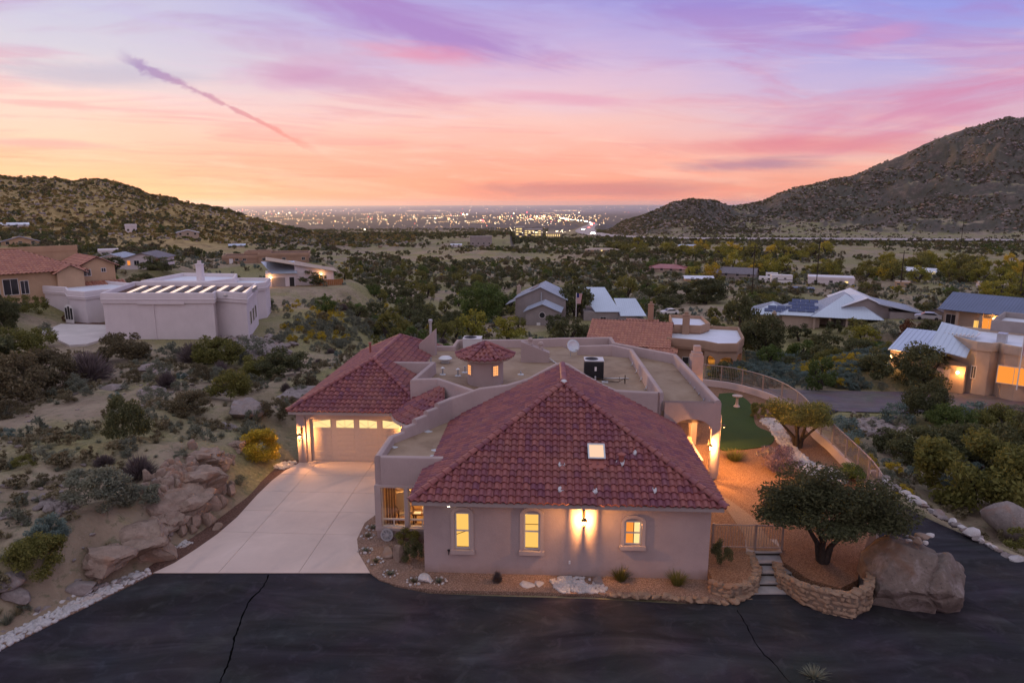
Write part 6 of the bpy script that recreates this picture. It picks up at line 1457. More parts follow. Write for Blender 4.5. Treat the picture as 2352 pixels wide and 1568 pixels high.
# -- white gabled house
o, k = site(300, 618, 'white gabled house among junipers with solar sheets on its left roof', rz=rad(-20), rad_=10, r=172)
box_part(o, 'wall', -5.5, 1.6, -2, -1.2, 8, 2.4, M['white_wall']); box_part(o, 'wall', -1.2, 0, -2, 6.4, 9, 2.4, M['white_wall']); gable_roof(o, -1.2, -.05, 6.4, 9.0, 2.4, .30, 'grey', 'y', .5, M['white_wall']); gable_roof(o, -7.0, 1.5, -1.4, 9, 2.4, .30, 'metal', 'y', .4, M['white_wall'])
for x, w, m in ((-.2, .7, 'win_orange'), (1.4, 1.1, 'dark_glass'), (4.0, 1.0, 'dark_glass')): win(o, x, -.05, .8, w, 1.1, m)
box_part(o, 'porch_wall', 4.9, -.5, .3, 6.3, -.1, 2.2, M['wood'])
# -- long adobe house
o, k = site(612, 603, 'long low brown adobe house beyond the white modern house', rz=rad(-6), rad_=14, r=212)
W = 188*k/2
parapet_block(o, [(-W, 0), (-2, 0), (-2, 8), (-W, 8)], -2, 1.9, 2.2, M['adobe'], M['brown_gravel'], cor=False); parapet_block(o, [(-2, -1), (W, -1), (W, 9), (-2, 9)], -2, 2.5, 2.8, M['adobe'], M['brown_gravel'], cor=False); parapet_block(o, [(-6, 2), (1, 2), (1, 8), (-6, 8)], 1, 2.9, 3.2, M['adobe'], M['brown_gravel'], cor=False)
for x, y, m in ((-8, 0, 'dark_glass'), (-6, 0, 'dark_glass'), (-.5, -1, 'dark_glass'), (5, -1, 'dark_glass'), (W-1.5, -1, 'dark_glass')): win(o, x, y, .6, 1.0, .9, m)
door(o, -9.6, 0, -.3, 1.0, 2.0, M['white_paint'])
# -- white modern house with single pitch roofs
o, k = site(690, 655, 'white modern house with opposed single pitch roofs and a cedar fence', rz=rad(2), rad_=10, r=146)
x0, x1, x2 = -74*k, -10*k, 76*k
box_part(o, 'wall', x0, 0, -2, x1, 7, 2.6, M['white_wall']); seam_slope(Slope((x0-.4, -.6, 2.6), (1, 0, 0), (0, 1, .22), [(1.6, 0), (x1-x0+.8, 0), (x1-x0+.6, 8.4), (-.4, 8.4)]), o, M['metal_roof'], .5)
b = MB(); b.add([(x1, 1.0, -2), (x2, 1.0, -2), (x2, 1.0, 2.6), (x1, 1.0, 4.4), (x1, 9, -2), (x2, 9, -2), (x2, 9, 2.6), (x1, 9, 4.4)], [(0, 1, 2, 3), (4, 7, 6, 5), (0, 3, 7, 4), (1, 5, 6, 2)]); b.build('wall', M['white_wall'], o); shed_roof(o, x1-5.5, .4, x2+.8, 9.6, 5.25, 2.55, 'tan', 'x')
door(o, x0+2.4, 0, -.4, 2.6, 2.1, M['grey_wall'], nm='garage_door'); door(o, x0+5.0, 0, -.4, .9, 2.1, M['dark']); win(o, x1+5.2, 1.0, .2, .9, 1.5); win(o, x2-3.4, 1.0, .2, .8, 1.8); win(o, x2-1.8, 1.0, 1.0, .8, .8)
wall_lamp(loc_of(o, x0+1.0, -.25, 1.8), 60, 'wall lamp at the left corner of the white modern house'); wall_lamp(loc_of(o, x1+5.2, .75, 2.0), 60, 'wall lamp in the middle of the white modern house')
t = empty('wooden_fence', loc_of(o, x1+4.6, -1.0, 0), o.rotation_euler.z, 'orange cedar board fence beside the white modern house', 'fence')
for q in range(12): box_part(t, 'board', q*.40, -.03, -1.0, q*.40+.37, .03, 1.1, M['fence_wood'])
box_part(t, 'rail', 0, .035, .7, 4.8, .08, .8, M['fence_wood'])
# -- blue grey metal roofed house with the round window
o, k = site(1240, 746, 'grey house with pale metal roof and a round window in its front gable', rz=rad(-6), rad_=11, r=150)
box_part(o, 'wall', -3.2, 0, -3, 4.3, 7, 3.2, M['grey_wall']); gable_roof(o, -3.2, 0, 4.3, 7, 3.2, .42, 'metal', 'y', .5, M['grey_wall'])
b = MB(); n = 16; b.add([(.5+.75*math.cos(6.283*q/n), -.06, 2.2+.75*math.sin(6.283*q/n)) for q in range(n)], [tuple(range(n))]); w = b.build('round_window', M['frame'], o); b = MB(); b.add([(.5+.62*math.cos(6.283*q/n), -.09, 2.2+.62*math.sin(6.283*q/n)) for q in range(n)], [tuple(range(n))]); b.build('pane', M['dark_glass'], w)
box_part(o, 'hatch', -.7, -.05, -.6, .1, .0, .5, M['white_paint'])
box_part(o, 'wall', -6.5, 7, -3, 5.2, 19, 5.0, M['grey_wall']); gable_roof(o, -6.5, 7, 5.2, 19, 5.0, .46, 'metal', 'y', .5, M['grey_wall'])
h = 11.7/2+.5; S = math.hypot(1, .46); sl = Slope((-6.5-.5, 19.5, 5.0-.23), (0, -1, 0), (1, 0, .46), [(0, 0), (1, 0), (1, 1)]); b = MB(); b.M = sl.mtx(0, 0)
for q in range(7): b = MB(); b.M = sl.mtx(0, 0); b.box(2.2+q*1.12, 4.0, .1, 2.2+q*1.12+1.06, 5.7, .16); b.build('solar_panel', M['solar'] if False else M['grey_roof'], o)
chim(o, -6.9, 16, 3, 6.6, .9)
box_part(o, 'porch', -6.6, 1, -1, -3.3, 7, -.8, M['pale_concrete']); shed_roof(o, -8.6, 5.5, -6.4, 12, 3.6, 4.6, 'metal', 'x')
box_part(o, 'flue', -.55, 6.7, 3.2, -.3, 6.95, 6.4, M['galv'])
# -- second metal roofed house
o, k = site(1400, 735, 'pair of pale blue metal roofs behind a dark conifer', rz=rad(8), rad_=9, r=158)
box_part(o, 'wall', -6, 0, -3, 2.0, 10, 2.0, M['grey_wall']); seam_slope(Slope((-6.2, -.4, 2.0), (1, 0, 0), (0, 1, .42), [(2.8, 0), (8.6, 0), (6.2, 11.5), (-.6, 11.5)]), o, M['metal_roof'], .5)
box_part(o, 'wall', 2.0, -1, -3, 7.6, 7, 1.2, M['grey_wall']); seam_slope(Slope((2.3, -1.4, 1.2), (1, 0, 0), (0, 1, .42), [(0, 0), (6.0, 0), (4.6, 8), (-.6, 8)]), o, M['metal_roof'], .5); win(o, -1.5, 0, -.4, 1.4, 1.2)
# -- red tile house with patio behind the main house
o, k = site(1500, 832, 'brown stucco house with tile roof, white flat roof and arched patio behind the main house', rz=rad(-4), rad_=15, r=93)
x = lambda u: (u-1500)*k
box_part(o, 'wall', x(1352), 0, -3, x(1545), 10, 2.2, M['adobe']); gable_roof(o, x(1352), -.5, x(1530), 10, 2.5, .44, 'tile', 'x', .5, M['adobe'])
box_part(o, 'wall', x(1482), -1.6, -3, x(1548), 3, 1.8, M['adobe']); hip_roof(o, x(1482), -1.6, x(1546), 4, 1.8, .40, 'tile', .4)
parapet_block(o, [(x(1530), 1), (x(1612), 0), (x(1640), -1.4), (x(1680), -.6), (x(1696), 4), (x(1690), 12), (x(1530), 12)], 2.0, 2.9, 3.4, M['adobe'], M['white_roof'], cor=False)
parapet_block(o, [(x(1535), 7), (x(1600), 7.2), (x(1620), 10), (x(1600), 16), (x(1520), 16)], 2.5, 3.7, 4.2, M['adobe'], M['white_roof'], cor=False)
b = MB(); b.box(x(1545), 1.2, -3, x(1612), 12, 2.0); b.build('wall', M['adobe'], o)
for p0, p1 in (((x(1612), 0), (x(1640), -1.4)), ((x(1640), -1.4), (x(1680), -.6)), ((x(1680), -.6), (x(1696), 4))):
    d = Vector((p1[0]-p0[0], p1[1]-p0[1], 0)); L = d.length; a = arch_panel(0, L, -2.6, 2.1, 1.0, .5, .4, Matrix.Translation((p0[0], p0[1], 0)) @ Matrix.Rotation(math.atan2(d.y, d.x), 4, 'Z')); a.build('patio_arch', M['adobe'], o, .5)
box_part(o, 'patio_wall', x(1612), 6, -3, x(1690), 6.3, 2.0, M['tan_wall']); win(o, x(1578), 1.2, -1.6, 1.7, 2.4, 'dark_glass'); win(o, x(1600), 1.2, -1.6, 1.0, 2.4, 'dark_glass'); win(o, x(1640), 6, -2, 1.2, 2.8, 'dark_glass')
chim(o, x(1566), 7, 2.9, 5.6, 1.0, M['adobe']); chim(o, x(1475), 12, 3, 6.2, .8, M['adobe']); gable_roof(o, x(1420), 9, x(1490), 15, 2.6, .44, 'tile', 'x', .4, M['adobe'])
b = MB(); b.box(x(1510)-.5, 1.4, 3.42, x(1510)+.5, 2.4, 3.6); 
lamp('patio_lamp', loc_of(o, x(1625), 3.5, 1.2), 160, WARM, .2)
# -- hip roofed house with solar panels, and the metal gable beside it
o, k = site(1870, 757, 'house with wide pale blue hip roofs and dark solar panels on the left', rz=rad(4), rad_=17, r=150)
x = lambda u: (u-1870)*k
box_part(o, 'wall', x(1738), 1, -3, x(1830), 9, 2.5, M['beige_wall']); hip_roof(o, x(1738), 1, x(1820), 11, 2.5, .46, 'metal', .7)
box_part(o, 'wall', x(1800), 0.2, -3, x(1880), 12, 2.8, M['beige_wall']); hip_roof(o, x(1800), .2, x(1880), 12, 2.8, .50, 'metal', .7)
box_part(o, 'wall', x(1880), 4, -3, x(1998), 16, 2.9, M['beige_wall']); hip_roof(o, x(1868), -1.0, x(2000), 15, 2.9, .62, 'metal', .7)
for xx in (1868, 1900, 1935, 1965, 1998): box_part(o, 'porch_post', x(xx)-.2, -1.0, -3, x(xx)+.2, -.6, 2.85, M['beige_wall'])
win(o, x(1750), 1, .5, 1.5, 1.5, 'win_lit2'); win(o, x(1945), 4, .2, 2.6, 2.2, 'win_lit'); win(o, x(1985), 4, .2, 1.6, 2.2, 'win_orange'); chim(o, x(1782), .4, -2, 2.9, .9)
for (bx0, by0, n_, m_) in ((x(1760), 2.1, 3, 2), (x(1812), 1.5, 3, 4)):
    p_ = .46 if m_ == 2 else .50; z_ = 2.5 if m_ == 2 else 2.8; ys_ = .3 if m_ == 2 else -.5
    sl = Slope((bx0, ys_, z_), (1, 0, 0), (0, 1, p_), [(0, 0), (1, 0), (1, 1)])
    for i in range(n_):
        for j in range(m_):
            b = MB(); b.M = sl.mtx(0, 0); off = (j % 2)*.7; b.box(i*1.7+off, 1.3+j*1.15, .10, i*1.7+1.62+off, 1.3+j*1.15+1.08, .15); b.build('solar_panel', M['solar'], o)
wall_lamp(loc_of(o, x(1955), 3.6, 1.0), 130, 'porch lamp under the blue hip roof'); HOUSE_SPOTS.append((loc_of(o, 0, 4, 0)[0], loc_of(o, 0, 4, 0)[1], 17))
o, k = site(2040, 762, 'grey gabled barn with pale metal roof right of the blue hip roof', rz=rad(14), rad_=13, r=150)
x = lambda u: (u-2040)*k
box_part(o, 'wall', x(1935), 6, -3, x(2046), 18, 4.2, M['grey_wall']); gable_roof(o, x(1950), 3.5, x(2046), 20, 4.4, .42, 'white', 'y', .5, M['grey_wall']); box_part(o, 'wall', x(1950), 3.5, -3, x(2046), 6, 4.4, M['grey_wall'])
box_part(o, 'wall', x(2046), 2, -3, x(2120), 14, 3.6, M['grey_wall']); shed_roof(o, x(2020), 1.6, x(2124), 14.5, 5.2, 3.4, 'metal', 'x')
for xx in (2062, 2098): win(o, x(xx), 2, 1.6, 1.6, .5)
win(o, x(2012), 3.5, -1.0, 1.6, 2.8, 'dark_glass', frame='white_paint')
# -- dark blue roofed house
o, k = site(2255, 757, 'beige house with a dark blue gabled metal roof at the right edge', rz=rad(-16), rad_=15, r=146)
x = lambda u: (u-2255)*k
box_part(o, 'wall', x(2168), 1.2, -3, x(2400), 12, 3.2, M['beige_wall']); gable_roof(o, x(2168), 0, x(2390), 12, 3.2, .40, 'blue', 'x', .5, M['beige_wall']); 
for xx in (2202, 2250, 2300, 2350): box_part(o, 'porch_post', x(xx)-.25, 0, -3, x(xx)+.25, .4, 3.0, M['beige_wall'])
win(o, x(2185), 1.2, -.6, 1.8, 2.6, 'dark'); win(o, x(2262), 1.2, -.2, 2.2, 2.2, 'win_orange'); win(o, x(2240), 1.2, -.2, 1.2, 1.6, 'win_lit'); win(o, x(2320), 1.2, -.2, 1.4, 1.6)
box_part(o, 'wall', x(2130), 3, -3, x(2160), 10, 2.0, M['beige_wall']); gable_roof(o, x(2130), 3, x(2160), 10, 2.0, .4, 'grey', 'y', .4, M['beige_wall'])
wall_lamp(loc_of(o, x(2272), .9, 2.0), 130, 'porch lamp under the dark blue roof')
# -- round cornered beige house on the right with blue shed roofs
o, k = site(2255, 878, 'beige flat roofed house with rounded bays and blue shed roofs on the right', rz=rad(-8), rad_=13, r=86)
x = lambda u: (u-2255)*k
rb = [(x(2170), 3), (x(2215), 2.0)]+[(x(2250)+1.9*math.cos(math.pi*(1+q/8)), 1.6+1.9*math.sin(math.pi*(1+q/8))*.8) for q in range(9)]+[(x(2290)+1.3, 1.8)]+[(x(2318)+2.0*math.cos(math.pi*(1+q/8)), 1.8+2.0*math.sin(math.pi*(1+q/8))*.8) for q in range(4, 9)]+[(x(2360), 10), (x(2170), 10)]
rb = [(x(2168), 3.2), (x(2222), .8), (x(2236), .4), (x(2262), .5), (x(2274), 1.6), (x(2290), .6), (x(2316), .1), (x(2342), .8), (x(2350), 2.4), (x(2350), 10), (x(2168), 10)]
parapet_block(o, rb, -2, 3.9, 4.25, M['beige_wall'], M['white_roof'], cor=False)
for q in range(9): box_part(o, 'pergola_beam', x(2158)+q*.36, 2.8, 4.3, x(2158)+q*.36+.1, 5.6, 4.42, M['white_paint'])
box_part(o, 'pergola_rail', x(2156), 2.9, 4.18, x(2220), 3.05, 4.3, M['white_paint']); box_part(o, 'rooftop_box', x(2262), 3.2, 3.9, x(2280), 4.4, 4.9, M['galv']); parapet_block(o, [(x(2230), 10), (x(2390), 10), (x(2390), 18), (x(2230), 18)], 3, 4.7, 5.4, M['grey_wall'], M['white_roof'], cor=False)
b = MB(); 
for z_ in (5.8, 6.3): b.tube([(x(2300), 12, z_), (x(2420), 12, z_)], .05, 5)
for q in range(7): b.tube([(x(2300)+q*1.1, 12, 4.7), (x(2300)+q*1.1, 12, 6.3)], .04, 5)
b.build('roof_railing', M['white_paint'], o)
win(o, x(2312), .1, .2, 2.9, 1.9, 'win_orange'); win(o, x(2347), 1.6, .2, 1.0, 1.9, 'dark_glass', 'r'); win(o, x(2235), .4, .2, .5, 1.4)
box_part(o, 'wall', x(2352), 0, -2, x(2440), 8, 2.5, M['tan_wall']); shed_roof(o, x(2346), -1.5, x(2440), 6, 2.6, 3.8, 'metal', 'y'); lamp('carport_lamp', loc_of(o, x(2362), -1.2, 2.0), 120, WARM, .15)
box_part(o, 'wall', x(2050), 2, -2, x(2150), 9, 1.9, M['beige_wall']); shed_roof(o, x(2046), 1.4, x(2172), 9, 2.0, 3.5, 'metal', 'y'); box_part(o, 'wall', x(2150), -.4, -2, x(2222), 6, 1.5, M['tan_wall'])
seam_slope(Slope((x(2146), -1.2, 3.2), (1, 0, -.16), (0, 1, .32), [(0, 0), (78*k, 0), (74*k, 6.6), (-6*k, 6.6)]), o, M['metal_roof'], .5)
door(o, x(2175), -.4, -1.4, 1.6, 2.4, M['trim'], nm='garage_door'); wall_lamp(loc_of(o, x(2208), -.65, .8), 150, 'bright lamp on the blue shed roofed wing'); wall_lamp(loc_of(o, x(2056), 1.0, 1.2), 100, 'lamp at the left end of the blue shed roofed wing')
p = ground(2090, 800); structure(link(bpy.data.objects.new('neighbour_lawn', sheet('lawn_tmp', river([Vector((p.x-5, p.y-4, 0)), Vector((p.x+5, p.y-4, 0)), Vector((p.x+6, p.y+3, 0)), Vector((p.x-4, p.y+5, 0)), Vector((p.x-5, p.y-4, 0))], 4), p.z-1.5, p.z+.25, M['turf']).data))); bpy.data.objects.remove(bpy.data.objects['lawn_tmp']); HOUSE_SPOTS.append((p.x, p.y, 5))
# -- smaller houses farther out: (u, v, width px, height px, kind, wall, roof, label, distance, rz)
def small_house(u, v, wpx, hpx, roofk, wall, label, r=None, rz=0.0, dep=8.0, lit=0, axis='x', pitch=.32, chimn=False):
    o, k = site(u, v, label, rz=rz, rad_=8.5, zoff=.2); w = wpx*k/2; h = hpx*k*1.1
    if roofk == 'flat': parapet_block(o, [(-w, 0), (w, 0), (w, dep), (-w, dep)], -3, h*.9, h, wall, M['white_roof'], cor=False)
    else:
        box_part(o, 'wall', -w, 0, -3, w, dep, h*.42, wall)
        if roofk.startswith('hip_'): hip_roof(o, -w, 0, w, dep, h*.42, pitch, roofk[4:], .5)
        else: gable_roof(o, -w, 0, w, dep, h*.42, pitch, roofk, axis, .5, wall)
    n = max(2, int(w*2/4)); 
    for q in range(n): win(o, -w+(q+.5)*2*w/n, 0, h*.18, min(1.3, w*.5), min(1.3, h*.32), ('win_lit2' if (q*7+lit) % 3 == 0 and lit else 'dark_glass'), muntin=False)
    if chimn: chim(o, w*.4, dep*.5, h*.6, h*1.3, .7)
    SMALL.append((o.location.copy(), w, o.rotation_euler.z))
    return o
SMALL = []
small_house(48, 567, 72, 24, 'grey', M['tan_wall'], 'tan gabled house below the left hill', 250, dep=9, axis='y', pitch=.3)
small_house(30, 523, 60, 12, 'white', M['white_wall'], 'pale house at the far left foot of the hill', 330, dep=7)
small_house(302, 536, 24, 17, 'flat', M['white_wall'], 'small white cube house at the foot of the left hill', 330, dep=6)
small_house(432, 545, 46, 22, 'white', M['beige_wall'], 'small gabled house with bright roof edges under the left hill', 320, dep=8, axis='y', pitch=.25)
small_house(250, 588, 40, 12, 'flat', M['white_wall'], 'low white outbuilding behind the gabled house', 240, dep=6)
small_house(545, 568, 34, 8, 'metal', M['beige_wall'], 'low shed with metal roof in the middle distance at left', 300, dep=5)
small_house(1105, 566, 50, 20, 'flat', M['grey_wall'], 'two storey blue grey house in the valley', 420, lit=0, dep=10)
small_house(1048, 568, 24, 11, 'white', M['white_wall'], 'small white trailer in the valley', 430, dep=4)
small_house(1382, 581, 74, 13, 'hip_tan', M['tan_wall'], 'low salmon ranch house near the highway', 400, lit=1, dep=10, pitch=.2)
small_house(1530, 627, 86, 18, 'hip_red', M['beige_wall'], 'house with a pink red hip roof in the valley', 235, rz=rad(-8), dep=10, pitch=.28, chimn=True)
small_house(1606, 650, 62, 18, 'white', M['tan_wall'], 'low house with a bright white roof', 205, rz=rad(6), dep=9, lit=1, pitch=.14)
small_house(1680, 640, 100, 24, 'grey', M['grey_wall'], 'grey brown house with a long grey shingle roof', 225, rz=rad(-10), dep=10, pitch=.4, chimn=False)
small_house(1908, 654, 96, 15, 'flat', M['white_wall'], 'long white flat roofed house with lit windows', 212, rz=rad(3), dep=8, lit=1)
small_house(2112, 632, 84, 16, 'white', M['beige_wall'], 'house with pale roofs among the yellow trees', 245, rz=rad(-12), dep=9, lit=1, pitch=.3)
small_house(2284, 664, 54, 18, 'tan', M['white_wall'], 'small beige metal shed at right', 200, rz=rad(14), dep=7, pitch=.2)
small_house(2072, 658, 30, 9, 'flat', M['tan_wall'], 'tiny pink pump house', 205, dep=3)
small_house(1845, 668, 40, 8, 'blue', M['grey_wall'], 'low shed with a blue tarp roof', 190, dep=4, pitch=.15)
small_house(1580, 570, 40, 8, 'metal', M['white_wall'], 'low white barn among the yellow trees', 420, dep=6)
# parked trailers
def trailer(u, v, wpx, hpx, label, r, rz=0.0):
    o, k = site(u, v, label, 'trailer', rz=rz, name='trailer', rad_=4); w, h = wpx*k/2, hpx*k
    b = MB(); b.box(-w, 0, .5, w, 2.6, h); b.build('body', M['white_paint'], o); box_part(o, 'stripe', -w-.01, -.012, h*.45, w+.01, -.002, h*.52, M['grey_roof'])
    for q in (-.5, .3): win(o, q*w, 0, h*.55, .9, .6, muntin=False)
    for q in (-.3, .1):
        b = MB(); b.M = Matrix.Translation((q*w, .1, .35)) @ Matrix.Rotation(math.pi/2, 4, 'X'); b.lathe([(.35, -.1), (.35, .1)], 12); b.build('wheel', M['black_metal'], o)
    box_part(o, 'roof_unit', -.4, .8, h, .4, 1.5, h+.25, M['ac_top'])
trailer(1795, 653, 46, 21, 'larger white travel trailer parked in the valley', 205, rad(10)); trailer(1760, 650, 34, 14, 'lower white trailer left of the larger one', 206, rad(-4)); trailer(1772, 642, 26, 15, 'small white trailer behind the other two', 212)
# poles, pickup, flags
def pole(u, v, h, r, label, arms=True):
    o, k = site(u, v, label, 'utility pole', name='utility_pole', rad_=.5, r=r); b = MB(); b.tube([(0, 0, -1), (0, 0, h)], [.16, .11], 6); b.build('pole', M['bark'], o)
    if arms: box_part(o, 'crossarm', -1.2, -.06, h-.7, 1.2, .06, h-.55, M['bark'])
for u, v, h, r, l in [(1728, 660, 11, 190, 'utility pole beside the brown house'), (1876, 640, 12, 230, 'tall utility pole behind the white flat house'), (2345, 660, 11, 195, 'utility pole at the right edge of the valley'), (1722, 575, 11, 420, 'distant pole among yellow trees'), (2205, 575, 14, 380, 'slender pole near the highway at right'), (2070, 640, 8, 225, 'short pole among yellow trees')]: pole(u, v, h, r, l)
def car(loc, rz, body, label, lights=0, group=None, s=1.0, mats=None):
    o = empty('car', loc, rz, label, 'car', group)
    prof = [(-2.2, .35), (-2.25, .75), (-1.95, .95), (-1.25, 1.0), (-.55, 1.45), (.95, 1.47), (1.7, 1.0), (2.15, .92), (2.2, .35)]
    b = MB(); n = len(prof); b.add([(x, -.88, z) for x, z in prof]+[(x, .88, z) for x, z in prof], [tuple(range(n-1, -1, -1)), tuple(range(n, 2*n))]+[(i, (i+1) % n, n+(i+1) % n, n+i) for i in range(n)]); b.build('body', body, o, .5)
    b = MB()
    for sy in (-.885, .885): b.add([(-1.1, sy, 1.02), (-.5, sy, 1.4), (.9, sy, 1.42), (1.5, sy, 1.02)], [(0, 1, 2, 3) if sy > 0 else (3, 2, 1, 0)])
    b.add([(-1.2, -.8, 1.04), (-1.2, .8, 1.04), (-.6, .75, 1.43), (-.6, -.75, 1.43)], [(3, 2, 1, 0)]); b.build('windows', M['dark_glass'], o)
    for x in (-1.4, 1.35):
        for y in (-.8, .8):
            b = MB(); b.M = Matrix.Translation((x, y, .33)) @ Matrix.Rotation(math.pi/2, 4, 'X'); b.lathe([(.33, -.11), (.33, .11)], 10); b.build('wheel', M['black_metal'], o)
    if lights:
        for y in (-.65, .65):
            q = .62 if lights > 0 else .36; x = -2.27 if lights > 0 else 2.22
            b = MB(); b.lathe([(q*.6, -q*.5), (q, -.1), (q, .1), (q*.6, q*.5)], 6, (x, y, .72)); b.build('headlight' if lights > 0 else 'tail_light', M['head'] if lights > 0 else M['tail'], o)
    return o
p = ground(1538, 724); car((p.x, p.y, p.z+.1), rad(10), M['white_paint'], 'white pickup parked beyond the tile roofed house'); HOUSE_SPOTS.append((p.x, p.y, 4))
p = ground(2130, 742); car((p.x, p.y, p.z+.6), rad(-30), M['galv'], 'silver car parked between barn and dark blue roof'); HOUSE_SPOTS.append((p.x, p.y, 4))
def flagpole(u, v, h, r, label):
    o, k = site(u, v, label, 'flagpole', name='flagpole', rad_=.5, r=r); b = MB(); b.tube([(0, 0, -1), (0, 0, h)], .06, 6); b.build('pole', M['white_paint'], o)
    b = MB(); w, fh = .9, 1.7; n = 13
    for i in range(n):
        b.mi = i % 2; z1 = h-.1; b.add([(.05+w*i/n, .02*math.sin(i), z1), (.05+w*(i+1)/n, .02*math.sin(i+1), z1-.05), (.05+w*.8*(i+1)/n, .02, z1-fh-.05), (.05+w*.8*i/n, .02, z1-fh)], [(0, 1, 2, 3)])
    b.build('flag', [plain('flag red', (.35, .03, .04)), M['white_paint']], o)
    b = MB(); b.box(.05, -.03, h-.8, .45, -.005, h-.1); b.build('canton', plain('flag blue', (.02, .03, .16)), o)
flagpole(1322, 775, 7.5, 112, 'flagpole with a limp striped flag beyond the roof')
flagpole(2338, 872, 4.2, 80, 'short flagpole with a striped flag before the beige house')
# ------------------------------------------------------------------ vegetation
def crown_mesh(name, mat, n, seed, leaf=.12, clumps=26, spread=.26, zc=.78, rz=.78, hollow=.55, aspect=.5, flat_=False):
    g_ = np.random.default_rng(seed); d = g_.normal(size=(clumps, 3)); d /= np.linalg.norm(d, axis=1)[:, None]; zz = g_.uniform(-.9 if not flat_ else -.62, 1, clumps); th = g_.uniform(0, 6.283, clumps); xy = np.where(zz > 0, np.sqrt(np.clip(1-zz**2, .02, 1)), 1-.22*zz**2); d = np.stack([xy*np.cos(th), xy*np.sin(th), zz], 1)
    rr = g_.uniform(hollow, 1.0, clumps)**.7*g_.uniform(.78, 1.0, clumps); C = d*rr[:, None]; C[:, :2] *= .90
    cs = spread*g_.uniform(.65, 1.3, clumps); w = cs**2; ci = g_.choice(clumps, n, p=w/w.sum())
    o = g_.normal(size=(n, 3)); o /= np.linalg.norm(o, axis=1)[:, None]; o *= (g_.uniform(0, 1, n)**.45)[:, None]
    P = C[ci]+o*cs[ci][:, None]; P[:, 2] = zc+P[:, 2]*rz; P[:, 2] = np.where(P[:, 2] < .03, .03+g_.uniform(0, .12, n), P[:, 2])
    a = g_.normal(size=(n, 3)); a[:, 2] += .5; a /= np.linalg.norm(a, axis=1)[:, None]; b_ = np.cross(a, g_.normal(size=(n, 3))); b_ /= np.linalg.norm(b_, axis=1)[:, None]
    s = leaf*g_.uniform(.6, 1.4, n); a *= s[:, None]; b_ *= (s*aspect)[:, None]
    V = np.stack([P-a*.5, P+b_*.5, P+a*.6, P-b_*.5], 1).reshape(-1, 3); return mesh_np(name, V, np.arange(4*n).reshape(-1, 4), mat)
def twig_mesh(name, mat, n, seed, h=1.5):
    g_ = np.random.default_rng(seed); V = []
    for k in range(n):
        a = g_.uniform(0, 6.283); el_ = g_.uniform(.15, 1.45); L = g_.uniform(.6, 1.05); d = np.array([math.cos(a)*math.cos(el_), math.sin(a)*math.cos(el_), math.sin(el_)*1.4]); s = g_.uniform(.25, .8)
        p0, p1 = d*L*s, d*L+g_.normal(size=3)*.07; q = np.cross(d, g_.normal(size=3)); q /= np.linalg.norm(q); w = .016
        V += [p0-q*w, p0+q*w, p1+q*w*.4, p1-q*w*.4]
    return mesh_np(name, np.array(V), np.arange(4*n).reshape(-1, 4), mat)
CR = {}
for key, mt, nvar, n, leaf in [('juniper', 'juniper', 5, 2100, .13), ('scrub', 'scrub', 3, 1900, .12), ('sage', 'sage', 4, 1500, .12), ('teal', 'teal_sage', 3, 1500, .12), ('chamisa', 'chamisa', 3, 1700, .11), ('yellow', 'yellow_leaf', 4, 1600, .13), ('green', 'green_leaf', 3, 2000, .12), ('olive', 'olive_leaf', 3, 1900, .12), ('red', 'red_leaf', 1, 1700, .12), ('purple', 'purple_leaf', 1, 2400, .09)]:
    CR[key] = [crown_mesh('crown', M[mt], n, hash_+31*i, leaf, 24+3*i) for i, hash_ in zip(range(nvar), [len(key)*97+ord(key[0])]*nvar)]
CR['twig'] = [twig_mesh('crown', M['grey_twig'], 1500, 5), twig_mesh('crown', M['grey_twig'], 1500, 6)]
CR['grass'] = [blades('tuft', M['drygrass'], 130, 1.2, .9, .03, 31), blades('tuft', M['drygrass'], 130, 1.1, .9, .03, 32), blades('tuft', M['sage'], 120, 1.1, .9, .035, 33)]
CR['yucca'] = [blades('tuft', M['olive_leaf'], 260, 1.35, .95, .028, 41, .4), blades('tuft', M['olive_leaf'], 260, 1.35, .95, .03, 42, .4)]
def fine(key, n, leaf, seed, **k): return crown_mesh('crown', M[key], n, seed, leaf, **k)
TRUNKS = []
for sd in range(4):
    g_ = random.Random(sd); b = MB()
    for q in range(3):
        a = g_.uniform(0, 6.28); b.tube([(0, 0, -.3), (.08*math.cos(a), .08*math.sin(a), .25), (.3*math.cos(a), .3*math.sin(a), .65), (.5*math.cos(a+.3), .5*math.sin(a+.3), 1.0)], [.11, .085, .05, .02], 5)
    TRUNKS.append(b.mesh('trunk', M['bark'], .9))
def plant(p, w, h, key, name, label, cat, group=None, mesh=None, trunk=False, rz=None):
    rz = R.uniform(0, 6.3) if rz is None else rz; m = mesh or R.choice(CR[key]); s = (w/2, w/2, h/1.55)
    if not trunk: return tag(part(name, m, None, (p[0], p[1], p[2]-.05*h), rz, s), label, cat, group)
    t = empty(name, (p[0], p[1], p[2]), rz, label, cat, group); part('trunk', R.choice(TRUNKS), t, (0, 0, -.1), 0, s); part('crown', m, t, (0, 0, -h*.04), 0, s); return t
def px_plant(u, v, wpx, hpx, key, name, label, cat, z=None, mesh=None, trunk=False):
    p = ground(u, v) if z is None else at(u, v, z); k = (p.y*math.cos(PITCH)-(p.z-CH)*math.sin(PITCH))/FP; p = p+Vector((p.x, p.y, 0)).normalized()*wpx*k*.3
    if z is None: p.z = tz(p.x, p.y)
    else: p.z = z
    HOUSE_SPOTS.append((p.x, p.y, wpx*k*.5)); return plant(p, wpx*k, hpx*k*.92, key, name, label, cat, None, mesh, trunk)
